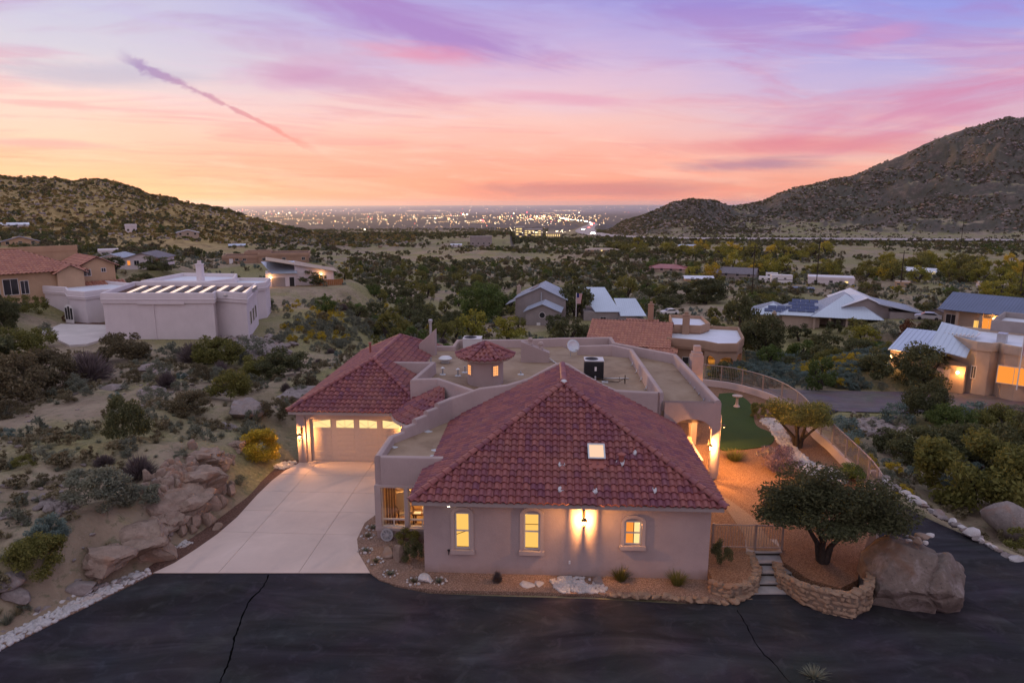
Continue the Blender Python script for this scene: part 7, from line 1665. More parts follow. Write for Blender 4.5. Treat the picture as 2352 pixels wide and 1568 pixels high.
# garden oaks with visible stems
def garden_tree(u, v, z, rad_, hc, n, mat, label, stems, seed, leaf=.10):
    p = at(u, v, z); t = empty('oak_tree', p, 0, label, 'tree', 'round crowned garden trees'); g_ = random.Random(seed); b = MB()
    for q in range(stems):
        a = 6.283*q/stems+g_.uniform(-.3, .3); r1 = rad_[0]*g_.uniform(.35, .65)
        pth = [(.12*math.cos(a), .12*math.sin(a), -.15), (.25*math.cos(a), .25*math.sin(a), hc*.35), (r1*.6*math.cos(a+.2), r1*.6*math.sin(a+.2), hc*.75), (r1*math.cos(a+.1), r1*math.sin(a+.1), hc*1.15)]
        b.tube(pth, [.13, .10, .07, .03], 7)
        for w in range(2): b.tube([pth[2], (pth[2][0]*1.6+g_.uniform(-.4, .4), pth[2][1]*1.6+g_.uniform(-.4, .4), hc*1.2)], [.05, .015], 5)
    b.build('trunk', M['bark'], t, .9)
    part('crown', crown_mesh('crown', M[mat], n, seed, leaf/rad_[0], 60, .27, 0, 1.0, .3, .5, True), t, (.1, .2, hc), 0, rad_)
garden_tree(1890, 1284, .55, (3.05, 2.6, 1.95), 1.75, 34000, 'oak_leaf', 'dark round crowned oak in the stone walled planter', 5, 21, .15)
garden_tree(1832, 1026, YZ, (2.25, 2.0, 1.45), 1.6, 19000, 'olive_leaf', 'golden green round tree by the curved railing', 5, 22, .13)
px_plant(1741, 962, 50, 42, 'olive', 'shrub', 'small round shrub left of the golden green tree', 'shrub', YZ, fine('olive_leaf', 3000, .1, 61))
px_plant(1790, 1090, 104, 66, 'purple', 'shrub', 'mauve flowering sage in the gravel garden', 'shrub', YZ, fine('purple_leaf', 4500, .08, 62))
px_plant(1686, 1062, 64, 42, 'yucca', 'yucca', 'spiky yellow green clump at the edge of the turf', 'plant', YZ)
px_plant(1960, 1120, 95, 50, 'green', 'shrub', 'bright green low shrub behind the dark oak', 'shrub', YZ, fine('green_leaf', 4000, .09, 63))
px_plant(1656, 1304, 54, 66, 'juniper', 'shrub', 'dark shrub at the house corner behind the low stone wall', 'shrub', YZ, fine('juniper', 4000, .09, 64))
px_plant(1425, 1340, 54, 54, 'yucca', 'spiky_plant', 'spiky green clump left of the pair under the right window', 'plant', .05)
px_plant(1554, 1350, 56, 56, 'yucca', 'spiky_plant', 'spiky green clump near the right corner of the front wall', 'plant', .05)
px_plant(1142, 1340, 28, 34, 'twig', 'spiky_plant', 'small dark wispy plant at the middle of the front wall', 'plant', .05)
px_plant(936, 1258, 66, 46, 'green', 'shrub', 'green shrub beside the bay window', 'shrub', .05, fine('olive_leaf', 3500, .09, 65)); px_plant(950, 1296, 58, 62, 'scrub', 'shrub', 'dark brown green shrub at the left house corner', 'shrub', .05, fine('juniper', 4000, .09, 66))
# left slope, one by one
for (u, v, w, h, k, l) in [(293, 1018, 118, 112, 'juniper', 'rounded dark green bush alone on the left slope'), (225, 1180, 165, 100, 'sage', 'wide grey green sage on the lower left slope'), (322, 1105, 92, 68, 'twig', 'purple grey leafless shrub on the left slope'), (602, 1072, 108, 80, 'chamisa', 'bright yellow flowering bush left of the garage'),
    (283, 838, 122, 84, 'scrub', 'dark bush before the left end of the white house wall'), (500, 850, 118, 84, 'olive', 'green bush before the right end of the white house wall'), (445, 835, 88, 60, 'twig', 'grey brush before the white house wall'), (395, 830, 70, 46, 'sage', 'pale brush below the middle of the white house wall'),
    (525, 920, 112, 84, 'olive', 'broad grey green bush above the flat topped boulder'), (438, 965, 100, 64, 'scrub', 'dark brush left of the flat topped boulder'), (352, 930, 74, 50, 'sage', 'grey shrub half over a boulder'), (30, 945, 170, 150, 'scrub', 'big brown shrub at the far left edge'), (120, 905, 150, 110, 'scrub', 'brown shrub mass at left'),
    (205, 880, 130, 84, 'twig', 'brown bush beside bare soil'), (45, 840, 130, 100, 'olive', 'green brown shrub below the curving white drive'), (95, 800, 80, 54, 'olive', 'shrub at the edge of the white drive'), (8, 770, 90, 90, 'juniper', 'dark shrub at the left margin by the tan house'), (212, 738, 50, 42, 'red', 'reddish shrub beside the white house entry'), (152, 741, 20, 20, 'red', 'tiny dark red plant by the arched window'), (90, 722, 50, 46, 'olive', 'round shrub left of the white house'), (40, 735, 70, 60, 'olive', 'shrub below the tan house'), (655, 868, 130, 76, 'juniper', 'dark green bush between slope and garage roof'), (590, 880, 90, 62, 'olive', 'olive bush above the pale boulder'), (575, 830, 80, 60, 'sage', 'grey sage near the rubble slope'),
    (700, 900, 60, 50, 'scrub', 'brown brush by the garage roof'), (630, 975, 70, 60, 'scrub', 'orange lit brush left of the garage roof'), (580, 1010, 60, 44, 'sage', 'grey sage above the yellow bush'), (100, 1365, 128, 110, 'olive', 'yellow green bush above the white verge'), (120, 1275, 90, 70, 'teal', 'dark teal bush at left'), (330, 1190, 90, 60, 'sage', 'sage between rocks on the bank'), (20, 1010, 40, 30, 'teal', 'small teal plant at the left edge'), (415, 1060, 40, 26, 'sage', 'small sage by the outcrop'), (555, 1118, 40, 26, 'sage', 'low sage at the drive edge'), (150, 1060, 50, 30, 'sage', 'low grey plant on the left slope'), (60, 1075, 60, 34, 'olive', 'low green plant on the left slope'), (240, 1075, 60, 30, 'twig', 'low brown brush on the left slope')]:
    big = w > 84 and k not in ('twig',)
    px_plant(u, v, w, h, k, 'shrub', l, 'shrub', None, fine({'sage': 'sage', 'teal': 'teal_sage'}.get(k, {'juniper': 'juniper', 'scrub': 'scrub', 'olive': 'olive_leaf', 'chamisa': 'chamisa'}.get(k, 'sage')), 8000, .085, int(u+v), clumps=40) if big else None)
# right side, one by one
for (u, v, w, h, k, l, tr) in [(2225, 1185, 290, 215, 'olive', 'largest dark green thicket beyond the lower drive', 1), (2345, 1130, 190, 190, 'juniper', 'dark thicket at the right edge', 1), (2205, 1075, 170, 110, 'juniper', 'dark mixed bush behind the largest thicket', 1), (2100, 1075, 150, 100, 'juniper', 'dark bush beyond the yellow bush and the railing', 1), (2125, 975, 120, 110, 'juniper', 'round dark juniper before the lower road', 1), (2185, 1010, 120, 90, 'green', 'green bush right of the round juniper', 1), (2060, 985, 90, 60, 'teal', 'blue grey bush before the lower road', 0), (1940, 1010, 90, 60, 'teal', 'blue sage behind the golden tree', 0), (2300, 1010, 130, 80, 'olive', 'olive bush near the right boulders', 1), (2340, 965, 70, 40, 'sage', 'pale sage at the right end of the lower road', 0), (2240, 965, 90, 50, 'teal', 'low blue sage under the lower road', 0), (2040, 1045, 90, 60, 'juniper', 'dark low bush by the pale scree', 0),
    (1985, 1085, 62, 50, 'chamisa', 'yellow bush just outside the railing', 0), (2030, 1110, 60, 40, 'sage', 'grey shrub at the rock row', 0), (2075, 1145, 50, 36, 'chamisa', 'small yellow grey shrub by the rock row', 0), (2110, 905, 148, 118, 'juniper', 'large dark evergreen before the beige house', 1), (2012, 890, 100, 80, 'juniper', 'dark tree left of the large evergreen', 1), (2093, 802, 74, 62, 'red', 'rust coloured round tree among the right houses', 1), (2135, 800, 70, 64, 'juniper', 'dark tree right of the rust tree', 1), (1885, 900, 86, 92, 'green', 'dark green rounded bush above the lower road', 1), (1895, 822, 96, 70, 'juniper', 'dark bush below the blue hip roof', 1), (1835, 790, 60, 44, 'juniper', 'dark shrub before the hip roofed porch', 1), (1985, 815, 80, 60, 'yellow', 'autumn tinted tree below the hip roof', 1), (1960, 775, 64, 46, 'olive', 'shrub before the lit porch', 0), (1915, 770, 40, 36, 'juniper', 'small shrub before the lit porch', 0), (1748, 822, 120, 116, 'juniper', 'dark spreading conifer right of the arched patio', 1), (1700, 760, 90, 90, 'juniper', 'dark conifer behind the arched patio', 1), (1810, 730, 80, 60, 'juniper', 'dark tree left of the hip roof', 1), (1665, 885, 70, 60, 'juniper', 'dark rounded bush beyond the patio chimney', 0), (2030, 790, 70, 50, 'sage', 'grey bush below the grey barn', 0), (2150, 878, 40, 30, 'red', 'dark shrub left of the lit garage', 0), (2245, 880, 40, 44, 'red', 'dark bush by the beige house window', 0), (2310, 892, 70, 44, 'yellow', 'yellow green bush before the beige house', 0), (2180, 892, 40, 20, 'sage', 'low plant by the lit wing', 0),
    (1105, 742, 122, 108, 'green', 'large green broadleaf tree left of the round window house', 1), (1178, 722, 84, 56, 'green', 'bright green tree before the metal roofed house', 1), (1085, 782, 90, 76, 'yellow', 'yellow green tree behind the rear parapet', 1), (1168, 786, 96, 72, 'yellow', 'golden tree left of the round window', 1), (1322, 736, 88, 100, 'juniper', 'dark conifer right of the round window house', 1), (1277, 768, 62, 52, 'juniper', 'round dark bush beside the round window', 0), (1440, 690, 60, 60, 'olive', 'tree behind the pale metal roofs', 1), (1465, 710, 50, 44, 'sage', 'grey tree right of the pale metal roofs', 0), (715, 658, 66, 36, 'juniper', 'dark bush before the white modern house', 0), (1620, 700, 110, 70, 'juniper', 'dark tree group beyond the tile roofed house', 1), (1560, 690, 80, 40, 'juniper', 'dark bush near the white pickup', 0), (265, 630, 50, 44, 'juniper', 'juniper at the left end of the gabled house', 1), (360, 640, 90, 40, 'juniper', 'dark hedge like juniper before the gabled house', 0), (2340, 1270, 90, 60, 'olive', 'yellow green grassy shrub by the right boulder', 0)]:
    big = w > 100
    px_plant(u, v, w, h, k, 'tree' if tr else 'shrub', l, 'tree' if tr else 'shrub', None, fine({'olive': 'olive_leaf', 'juniper': 'juniper', 'green': 'green_leaf'}.get(k, 'juniper'), 14000 if w > 160 else 8000, .08, int(u*3+v), clumps=50) if big else None, bool(tr))
for (u, v, w, h, l) in [(1868, 1566, 70, 46, 'dry grass clump at the bottom edge of the asphalt'), (2085, 1205, 36, 30, 'tawny grass tuft above the huge boulder'), (2075, 1188, 40, 30, 'tawny grass by the lower drive')]: px_plant(u, v, w, h, 'grass', 'grass_tuft', l, 'grass', 0.0 if u < 1900 else -.6)

# ---- scattered desert plants on the valley floor
HS = np.array(HOUSE_SPOTS); HSa = np.degrees(np.arctan2(HS[:, 0], HS[:, 1])); HSr = np.hypot(HS[:, 0], HS[:, 1])
def free(x, y, margin=0.5, clear=True):
    ok = poly_dist(x, y, PAD) > .8; ok &= line_dist(x, y, LOWER_DRIVE)[0] > 2.6+margin; ok &= line_dist(x, y, LOWER_ROAD)[0] > 4.4+margin; ok &= line_dist(x, y, HIGHWAY)[0] > 16
    r = np.hypot(x, y); az = np.degrees(np.arctan2(x, y))
    for i, (hx, hy, hr) in enumerate(HS):
        ok &= np.hypot(x-hx, y-hy) > hr*.85+margin
        if clear and hr > 6:      # keep the view of a house open
            ok &= ~((np.abs(az-HSa[i]) < math.degrees(hr*.9/HSr[i])) & (r < HSr[i]) & (r > HSr[i]-np.where(HSr[i] > 180, 60, 34)) & (rng.random(len(x)) < .92))
    return ok
def polar(n, a0, a1, r0, r1, power=1.0):
    az = np.radians(rng.uniform(a0, a1, n)); u = rng.uniform(0, 1, n); r = (r0**power+(r1**power-r0**power)*u)**(1/power); return r*np.sin(az), r*np.cos(az)
def gn_scatter(name, P, S, RZ, mesh, label):
    me = bpy.data.meshes.new(name); me.vertices.add(len(P)); me.vertices.foreach_set('co', np.asarray(P, np.float32).ravel())
    for nm, arr in (('size', S), ('turn', RZ)): a = me.attributes.new(nm, 'FLOAT', 'POINT'); a.data.foreach_set('value', np.asarray(arr, np.float32))
    o = link(bpy.data.objects.new(name, me)); o['kind'] = 'stuff'; o['label'] = label
    proto = bpy.data.objects.new(name+'_source', mesh); ng = bpy.data.node_groups.new(name, 'GeometryNodeTree')
    ng.interface.new_socket('Geometry', in_out='INPUT', socket_type='NodeSocketGeometry'); ng.interface.new_socket('Geometry', in_out='OUTPUT', socket_type='NodeSocketGeometry')
    nd = ng.nodes; gi, go = nd.new('NodeGroupInput'), nd.new('NodeGroupOutput'); ip = nd.new('GeometryNodeInstanceOnPoints'); oi = nd.new('GeometryNodeObjectInfo'); oi.inputs[0].default_value = proto
    a1, a2 = nd.new('GeometryNodeInputNamedAttribute'), nd.new('GeometryNodeInputNamedAttribute'); a1.data_type = a2.data_type = 'FLOAT'; a1.inputs[0].default_value = 'size'; a2.inputs[0].default_value = 'turn'; cx = nd.new('ShaderNodeCombineXYZ')
    L = ng.links.new; L(gi.outputs[0], ip.inputs['Points']); L(oi.outputs['Geometry'], ip.inputs['Instance']); L(a1.outputs[0], ip.inputs['Scale']); L(a2.outputs[0], cx.inputs[2]); L(cx.outputs[0], ip.inputs['Rotation']); L(ip.outputs[0], go.inputs[0])
    md = o.modifiers.new('scatter', 'NODES'); md.node_group = ng; return o
LMK = [(at(u, v, z).xy if z is not None else ground(u, v).xy, n) for u, v, z, n in [(400, 760, 0, 'white flat roofed house'), (110, 660, None, 'tan tile roofed house'), (300, 615, None, 'white gabled house'), (612, 600, None, 'long adobe house'), (690, 652, None, 'white modern house'), (1240, 742, None, 'round window house'), (1400, 732, None, 'pale metal roofs'), (1500, 815, None, 'brown tile roofed house'), (1870, 752, None, 'solar panel house'), (2040, 757, None, 'grey barn'), (2255, 752, None, 'dark blue roof'), (2255, 870, None, 'beige rounded house'), (1105, 564, None, 'far blue grey house'), (1382, 579, None, 'salmon ranch house'), (1530, 624, None, 'pink roofed house'), (1606, 646, None, 'bright white roof'), (1680, 637, None, 'brown shingle roofed house'), (1908, 650, None, 'long white lit house'), (2112, 628, None, 'pale yellow-tree house'), (2284, 660, None, 'beige shed'), (1790, 650, None, 'white trailers'), (860, 690, None, 'modern house slope'), (960, 620, None, 'open mid valley'), (760, 760, None, 'rubble slope'), (1000, 730, None, 'grassy hollow'), (2000, 920, None, 'lower road'), (150, 1050, None, 'left slope'), (2200, 1050, None, 'right thicket')]]
def where(x, y):
    q = Vector((x, y)); d, p, n = min(((q-p).length, p, n) for p, n in [(Vector(a), b) for a, b in LMK]) if False else min(((q-Vector(a)).length, tuple(a), b) for a, b in LMK)
    p = Vector(p); az0, az1 = math.atan2(p.x, p.y), math.atan2(x, y); dr = q.length-p.length; da = (az1-az0)*p.length
    near = 'close' if d < 14 else ('off' if d < 32 else 'well')
    if abs(dr) > abs(da): return f"{near} {'beyond' if dr > 0 else 'in front of'} the {n}"
    return f"{near} {'right' if da > 0 else 'left'} of the {n}"
def sized(w, a, b, c): return 'small' if w < a else ('mid sized' if w < b else ('large' if w < c else 'very large'))
KIND = {'juniper': 'dark juniper', 'green': 'green juniper', 'olive': 'olive toned juniper', 'sage': 'grey green sage', 'teal': 'blue grey sage', 'chamisa': 'yellowish rabbitbrush', 'scrub': 'brown brush', 'twig': 'leafless grey brush', 'yellow': 'golden cottonwood'}
def auto(kind, w, x, y, a, b, c, sh=''): return f"{sized(w, a, b, c)} {sh}{KIND[kind] if not (kind in ('olive', 'chamisa') and a > 5) else ('olive green cottonwood' if kind == 'olive' else 'bright yellow cottonwood')} {where(x, y)}"
# density field so that plants stand in drifts
def drift(x, y, s, th): return fbm(x, y, s, 4)+rng.uniform(-.35, .35, len(x)) > th
def thin(x, y, w, dmin):
    """greedy spacing on a hash grid"""
    keep = np.zeros(len(x), bool); grid = {}
    for i in np.argsort(-w):
        c = (int(x[i]//8), int(y[i]//8)); ok = True
        for dx in (-1, 0, 1):
            for dy in (-1, 0, 1):
                for j in grid.get((c[0]+dx, c[1]+dy), ()):
                    if (x[i]-x[j])**2+(y[i]-y[j])**2 < ((w[i]+w[j])*.5*dmin)**2: ok = False; break
                if not ok: break
            if not ok: break
        if ok: keep[i] = True; grid.setdefault(c, []).append(i)
    return keep
x, y = polar(8200, -39, 39, 62, 780, 1.4); k = free(x, y) & drift(x, y, .012, -.30); x, y = x[k], y[k]
r_, a_ = np.hypot(x, y), np.degrees(np.arctan2(x, y)); k = ~(((a_ > 15) & (a_ < 33) & (r_ < 96)) | ((a_ > -22) & (a_ < -5) & (r_ < 112) & (rng.random(len(x)) < .75))); x, y = x[k], y[k]
w = rng.uniform(1.9, 3.2, len(x))*rng.choice([1, 1.3, 1.75], len(x)); k = thin(x, y, w, .72); x, y, w = x[k], y[k], w[k]; z = terrain(x, y); r = np.hypot(x, y)
order = np.argsort(-w/r); far_j = order[300:]
jn = [('juniper', 'juniper_tree', 'juniper')]
for q in order[:300]:
    kd = R.choice(['juniper', 'juniper', 'green', 'olive', 'juniper', 'olive']); hh = R.uniform(.55, .9)
    plant((x[q], y[q], z[q]), w[q], w[q]*hh, kd, 'juniper_tree', auto(kd, w[q], x[q], y[q], 2.6, 3.6, 4.6, 'low ' if hh < .66 else ('tall ' if hh > .8 else '')), 'tree', 'junipers dotting the valley', trunk=True)
LOWJ = [crown_mesh('crown', M[m_], 420, 700+i, .26, 14, .3) for i, m_ in enumerate(['juniper', 'juniper', 'olive_leaf', 'green_leaf', 'scrub'])]
sel = rng.choice(5, len(far_j), p=[.32, .28, .16, .10, .14])
for i in range(5):
    q = far_j[sel == i]; gn_scatter('distant_junipers', np.stack([x[q], y[q], z[q]-.1], 1), w[q]/2, rng.uniform(0, 6.3, len(q)), LOWJ[i], 'mass of small dark junipers far across the valley')
for c_, w_, a_ in SMALL:       # shrubs standing close in front of the small houses
    for q in range(4 if w_ > 3 else 2):
        off = w_*R.uniform(-1.25, 1.25); px_, py_ = c_.x+off*math.cos(a_)-math.sin(a_)*-R.uniform(3, 9), c_.y+off*math.sin(a_)-math.cos(a_)*R.uniform(3, 9); ww = R.uniform(2.0, 3.6); kd = R.choice(['juniper', 'olive', 'green', 'sage'])
        plant((px_, py_, tz(px_, py_)), ww, ww*R.uniform(.55, .75), kd, 'garden_shrub', 'bushy '+auto(kd, ww, px_, py_, 2.4, 3.0, 3.5), 'shrub', 'shrubs before the small valley houses')
x, y = polar(9000, -36, 39, 240, 1000, 1.15); k = free(x, y, .2, False) & drift(x, y, .012, -.45); x, y = x[k], y[k]; sel = rng.choice(4, len(x), p=[.35, .3, .2, .15]); z = terrain(x, y)
LOWB = [crown_mesh('crown', M[m_], 150, 760+i, .42, 9, .36) for i, m_ in enumerate(['scrub', 'sage', 'olive_leaf', 'juniper'])]
for i in range(4): q = sel == i; gn_scatter('valley_brush', np.stack([x[q], y[q], z[q]-.15], 1), rng.uniform(.7, 1.7, q.sum()), rng.uniform(0, 6.3, q.sum()), LOWB[i], 'low brush filling the far valley floor')
# sage and brush
x, y = polar(9000, -41, 41, 50, 330, 1.35); k = free(x, y, .2, False) & drift(x, y, .03, -.25); x, y = x[k], y[k]; w = rng.uniform(.8, 2.0, len(x)); k = thin(x, y, w, .7); x, y, w = x[k], y[k], w[k]; z = terrain(x, y); r = np.hypot(x, y); az = np.degrees(np.arctan2(x, y))
order = np.argsort(-w/r)
for q in order[:300]:
    kd = R.choice(['teal', 'sage', 'teal', 'chamisa'] if az[q] > 4 else ['sage', 'scrub', 'twig', 'sage']); hh = R.uniform(.55, .85)
    plant((x[q], y[q], z[q]), w[q], w[q]*hh, kd, 'sagebrush', auto(kd, w[q], x[q], y[q], 1.2, 1.5, 1.75, 'low ' if hh < .65 else ('upright ' if hh > .77 else '')), 'shrub', 'sagebrush on the open ground')
LOWS = [crown_mesh('crown', M[m_], 300, 720+i, .28, 12, .32) for i, m_ in enumerate(['sage', 'scrub', 'teal_sage', 'drygrass', 'chamisa'])]
rest = order[300:]; sel = rng.choice(5, len(rest), p=[.34, .18, .24, .18, .06])
for i in range(5): q = rest[sel == i]; gn_scatter('sagebrush_cover', np.stack([x[q], y[q], z[q]-.05], 1), w[q]/2, rng.uniform(0, 6.3, len(q)), LOWS[i], 'low sage and brush covering the open ground')
# small tufts on the near slopes
for nm, mesh_, n, sz in (('grass_cover', CR['grass'][0], 4200, (.14, .42)), ('grass_cover', CR['grass'][2], 2600, (.14, .38)), ('scrub_cover', LOWS[3], 3000, (.18, .5)), ('scrub_cover', LOWS[0], 1300, (.16, .55))):
    x, y = polar(n, -44, 44, 17, 80, 1.0); k = free(x, y, .1, False) & (drift(x, y, .15, -.1)); x, y = x[k], y[k]; gn_scatter(nm, np.stack([x, y, terrain(x, y)-.02], 1), rng.uniform(*sz, len(x)), rng.uniform(0, 6.3, len(x)), mesh_, 'small dry tufts and brush on the near slopes')
x, y = polar(3600, -44, 44, 17, 75, 1.0); k = free(x, y, .1, False) & drift(x, y, .12, .1); x, y = x[k], y[k]
gn_scatter('loose_stones', np.stack([x, y, terrain(x, y)-.03], 1), rng.uniform(.06, .24, len(x)), rng.uniform(0, 6.3, len(x)), GREY[1], 'loose stones strewn over the near slopes')
def patch_stones(u, v, wpx, hpx, n, s0, s1, mesh_, label, name='rubble'):
    P = [];
    for q in range(n):
        g1 = ground(u+R.gauss(0, wpx*.3), v+R.gauss(0, hpx*.3)); P.append((g1.x, g1.y, g1.z))
    gn_scatter(name, P, [R.uniform(s0, s1) for _ in P], [R.uniform(0, 6.3) for _ in P], mesh_, label)
patch_stones(590, 800, 130, 40, 260, .15, .5, GREY[2], 'rubble slope below the white house corner'); patch_stones(2005, 985, 110, 34, 160, .2, .55, GREY[4], 'pale rock scree beyond the railing'); patch_stones(130, 1165, 70, 26, 60, .08, .2, GREY[3], 'patch of pale scree on the left slope'); patch_stones(430, 1130, 130, 110, 330, .08, .42, TAN[1], 'broken stone at the foot of the outcrop')
def carpet(n, u0, u1, v0, v1, key, s0, s1, label):
    P = []
    for q in range(n):
        g1 = ground(R.uniform(u0, u1), R.uniform(v0, v1)); P.append((g1.x, g1.y, g1.z-.05))
    P = np.array(P); k = free(P[:, 0], P[:, 1], .1, False); P = P[k]; gn_scatter('sage_carpet', P, rng.uniform(s0, s1, len(P)), rng.uniform(0, 6.3, len(P)), CR[key][0], label)
carpet(420, 1630, 2090, 818, 902, 'teal', .45, .95, 'blue grey sage carpet above the lower road'); carpet(200, 1640, 2080, 830, 905, 'sage', .4, .8, 'grey sage carpet above the lower road'); carpet(90, 1815, 1965, 832, 868, 'chamisa', .5, .9, 'yellow flowering brush patch above the lower road')
carpet(170, 620, 1000, 690, 800, 'sage', .35, .8, 'grey sage on the slope behind the garage'); carpet(60, 640, 800, 700, 790, 'chamisa', .3, .65, 'yellowish brush on the slope behind the garage'); carpet(150, 1840, 2352, 880, 905, 'sage', .4, .8, 'sage hedge along the far side of the lower road')
# autumn cottonwoods along the wash
def band(n, u0, u1, r0, r1):
    U = rng.uniform(u0, u1, n); Rr = rng.uniform(r0, r1, n); a = np.arctan((U-CU)/FP); return Rr*np.sin(a), Rr*np.cos(a)
bx_, by_ = [], []
for a_ in [(70, 1390, 1900, 400, 520), (45, 1850, 2360, 300, 360), (25, 2000, 2360, 360, 420), (16, 1640, 1800, 300, 350), (18, 1500, 1700, 235, 300), (14, 2250, 2360, 250, 320)]:
    q = band(*a_); bx_.append(q[0]); by_.append(q[1])
x, y = np.concatenate(bx_), np.concatenate(by_); k = free(x, y, .2); x, y = x[k], y[k]; w = rng.uniform(6, 11, len(x)); k = thin(x, y, w, .5); x, y, w = x[k], y[k], w[k]; z = terrain(x, y)
for q in range(len(x)):
    kd = R.choice(['yellow', 'yellow', 'olive', 'yellow', 'chamisa' if q % 3 == 0 else 'olive']); hh = R.uniform(.6, .85)
    plant((x[q], y[q], z[q]), w[q], w[q]*hh, kd, 'cottonwood_tree', auto(kd, w[q], x[q], y[q], 7, 8.4, 9.8, 'low ' if hh < .68 else ('tall ' if hh > .78 else '')), 'tree', 'autumn cottonwoods along the wash', trunk=True)
# shrubs and rocks on the hillsides
V1, F1 = ICO[1]
def lump(mat, sd, fl): 
    g_ = np.random.default_rng(sd); v = V1*g_.uniform(.7, 1.25, (len(V1), 1))*np.array([1, 1, fl]); return mesh_np('lump', v, F1, mat, True)
LUMPS = [crown_mesh('crown', M['scrub'], 46, 801, .75, 8, .4), crown_mesh('crown', M['juniper'], 46, 802, .75, 8, .4), lump(M['rock'], 3, .7), lump(M['tan_rock'], 4, .6)]
LEFTL = [crown_mesh('crown', M['sunglow_brush'], 46, 803, .75, 8, .4), crown_mesh('crown', M['olive_leaf'], 46, 804, .75, 8, .4), LUMPS[2], LUMPS[3]]
for i, (n, s0, s1) in enumerate([(8200, .5, 1.4), (3000, .5, 1.4), (3400, .5, 2.0), (2000, .5, 1.8)]):
    x, y = polar(int(n*1.35), -53, -8, 330, 760, 1.6); z = terrain(x, y); k = (z > base_z(np.degrees(np.arctan2(x, y)), np.log(np.hypot(x, y)+8))+2); x, y, z = x[k], y[k], z[k]
    g_l = gn_scatter('hill_brush' if i < 2 else 'hill_rocks', np.stack([x, y, z-.2], 1), rng.uniform(s0, s1, len(x)), rng.uniform(0, 6.3, len(x)), LEFTL[i], 'straw coloured brush on the left hill' if i < 2 else 'granite blocks on the left hill')  # golden brush tint stands in for the evening glow
    x2, y2 = polar(int(n*3.4), 7, 50, 800, 1560, 1.5); z2 = terrain(x2, y2); k = (z2 > base_z(np.degrees(np.arctan2(x2, y2)), np.log(np.hypot(x2, y2)+8))+3) & drift(x2, y2, .011, -.3); x, y, z = x2[k], y2[k], z2[k]
    gn_scatter('hill_brush' if i < 2 else 'hill_rocks', np.stack([x, y, z-.2], 1), rng.uniform(s0, s1, len(x))*1.45, rng.uniform(0, 6.3, len(x)), LUMPS[i], 'speckle of brush on the right mountain' if i < 2 else 'granite blocks on the right mountain')
# dark brush between valley and town
x, y = polar(6500, -24, 14, 620, 2600, 1.2); k = free(x, y, .2, False) & drift(x, y, .004, -.25); az_ = np.degrees(np.arctan2(x, y)); k &= ~((az_ > 3) & (np.hypot(x, y) > 700)); x, y = x[k], y[k]; gn_scatter('plain_brush', np.stack([x, y, terrain(x, y)-.2], 1), rng.uniform(1.2, 3.2, len(x)), rng.uniform(0, 6.3, len(x)), LUMPS[1], 'dark brush between the valley and the town')
# ------------------------------------------------------------------ far town, highway traffic, air
def lights_mesh(P, S, mats, idx, name, label):
    o8 = np.array([(1, 0, 0), (-1, 0, 0), (0, 1, 0), (0, -1, 0), (0, 0, 1), (0, 0, -1)], float); f8 = np.array([(0, 2, 4), (2, 1, 4), (1, 3, 4), (3, 0, 4), (2, 0, 5), (1, 2, 5), (3, 1, 5), (0, 3, 5)])
    V = (np.asarray(P)[:, None, :]+o8[None]*np.asarray(S)[:, None, None]).reshape(-1, 3); F = (f8[None]+6*np.arange(len(P))[:, None, None]).reshape(-1, 3)
    me = mesh_np(name, V, F, None); [me.materials.append(m) for m in mats]; me.polygons.foreach_set('material_index', np.repeat(np.asarray(idx, np.int32), 8)); o = link(bpy.data.objects.new(name, me)); o['kind'] = 'stuff'; o['label'] = label; return o
P, S, I = [], [], []
def town(n, u0, u1, v0, v1, s0, s1, spread=0):
    for q in range(n):
        u = R.uniform(u0, u1); v = R.uniform(v0, v1)
        if spread: v = R.gauss((v0+v1)/2, (v1-v0)/4); u = R.gauss((u0+u1)/2, (u1-u0)/4)
        g1 = ground(u, v); r = math.hypot(g1.x, g1.y)
        if r < 1500 or r > 45000: continue
        P.append((g1.x, g1.y, g1.z+4+r*.0004)); S.append(r/683*R.uniform(s0, s1)); I.append(R.choices([0, 1, 2], [.6, .35, .05])[0])
town(250, 540, 1400, 490, 520, .16, .36); town(150, 1130, 1400, 494, 512, .18, .45, 1); town(90, 540, 830, 481, 497, .14, .32); town(110, 820, 1330, 494, 514, .2, .42); town(110, 900, 1750, 474, 490, .12, .24); town(50, 700, 1250, 512, 530, .14, .26)
for _ in range(26):      # short strings of lights along streets
    u0, v0, L = R.uniform(545, 1330), R.uniform(484, 514), R.uniform(12, 60)
    for q in range(int(L/4.5)): g1 = ground(u0+q*4.5, v0+R.uniform(-.3, .3)); r = math.hypot(g1.x, g1.y); P.append((g1.x, g1.y, g1.z+4+r*.0004)); S.append(r/683*R.uniform(.15, .3)); I.append(R.choice([0, 0, 1]))
lights_mesh(P, S, [M['far_warm'], M['far_white'], M['far_red']], I, 'town_lights', 'uncountable small lights of the far town on the plain')
town_spots = [(1000, 504, .8, 1), (1064, 495, .8, 1), (1073, 495, .8, 1), (1030, 506, .7, 0), (1106, 509, .9, 2), (1110, 510, .7, 2), (886, 507, .6, 0), (905, 497, .55, 0), (950, 500, .6, 1), (1195, 497, .7, 0), (1233, 500, .8, 1), (1250, 499, .8, 0), (1219, 505, .7, 1), (1180, 492, .6, 1), (1148, 500, .6, 0), (770, 511, .55, 0), (838, 537, .7, 1), (720, 504, .5, 0), (640, 492, .6, 1), (665, 491, .6, 1), (1210, 489, .45, 2), (1330, 490, .5, 1)]
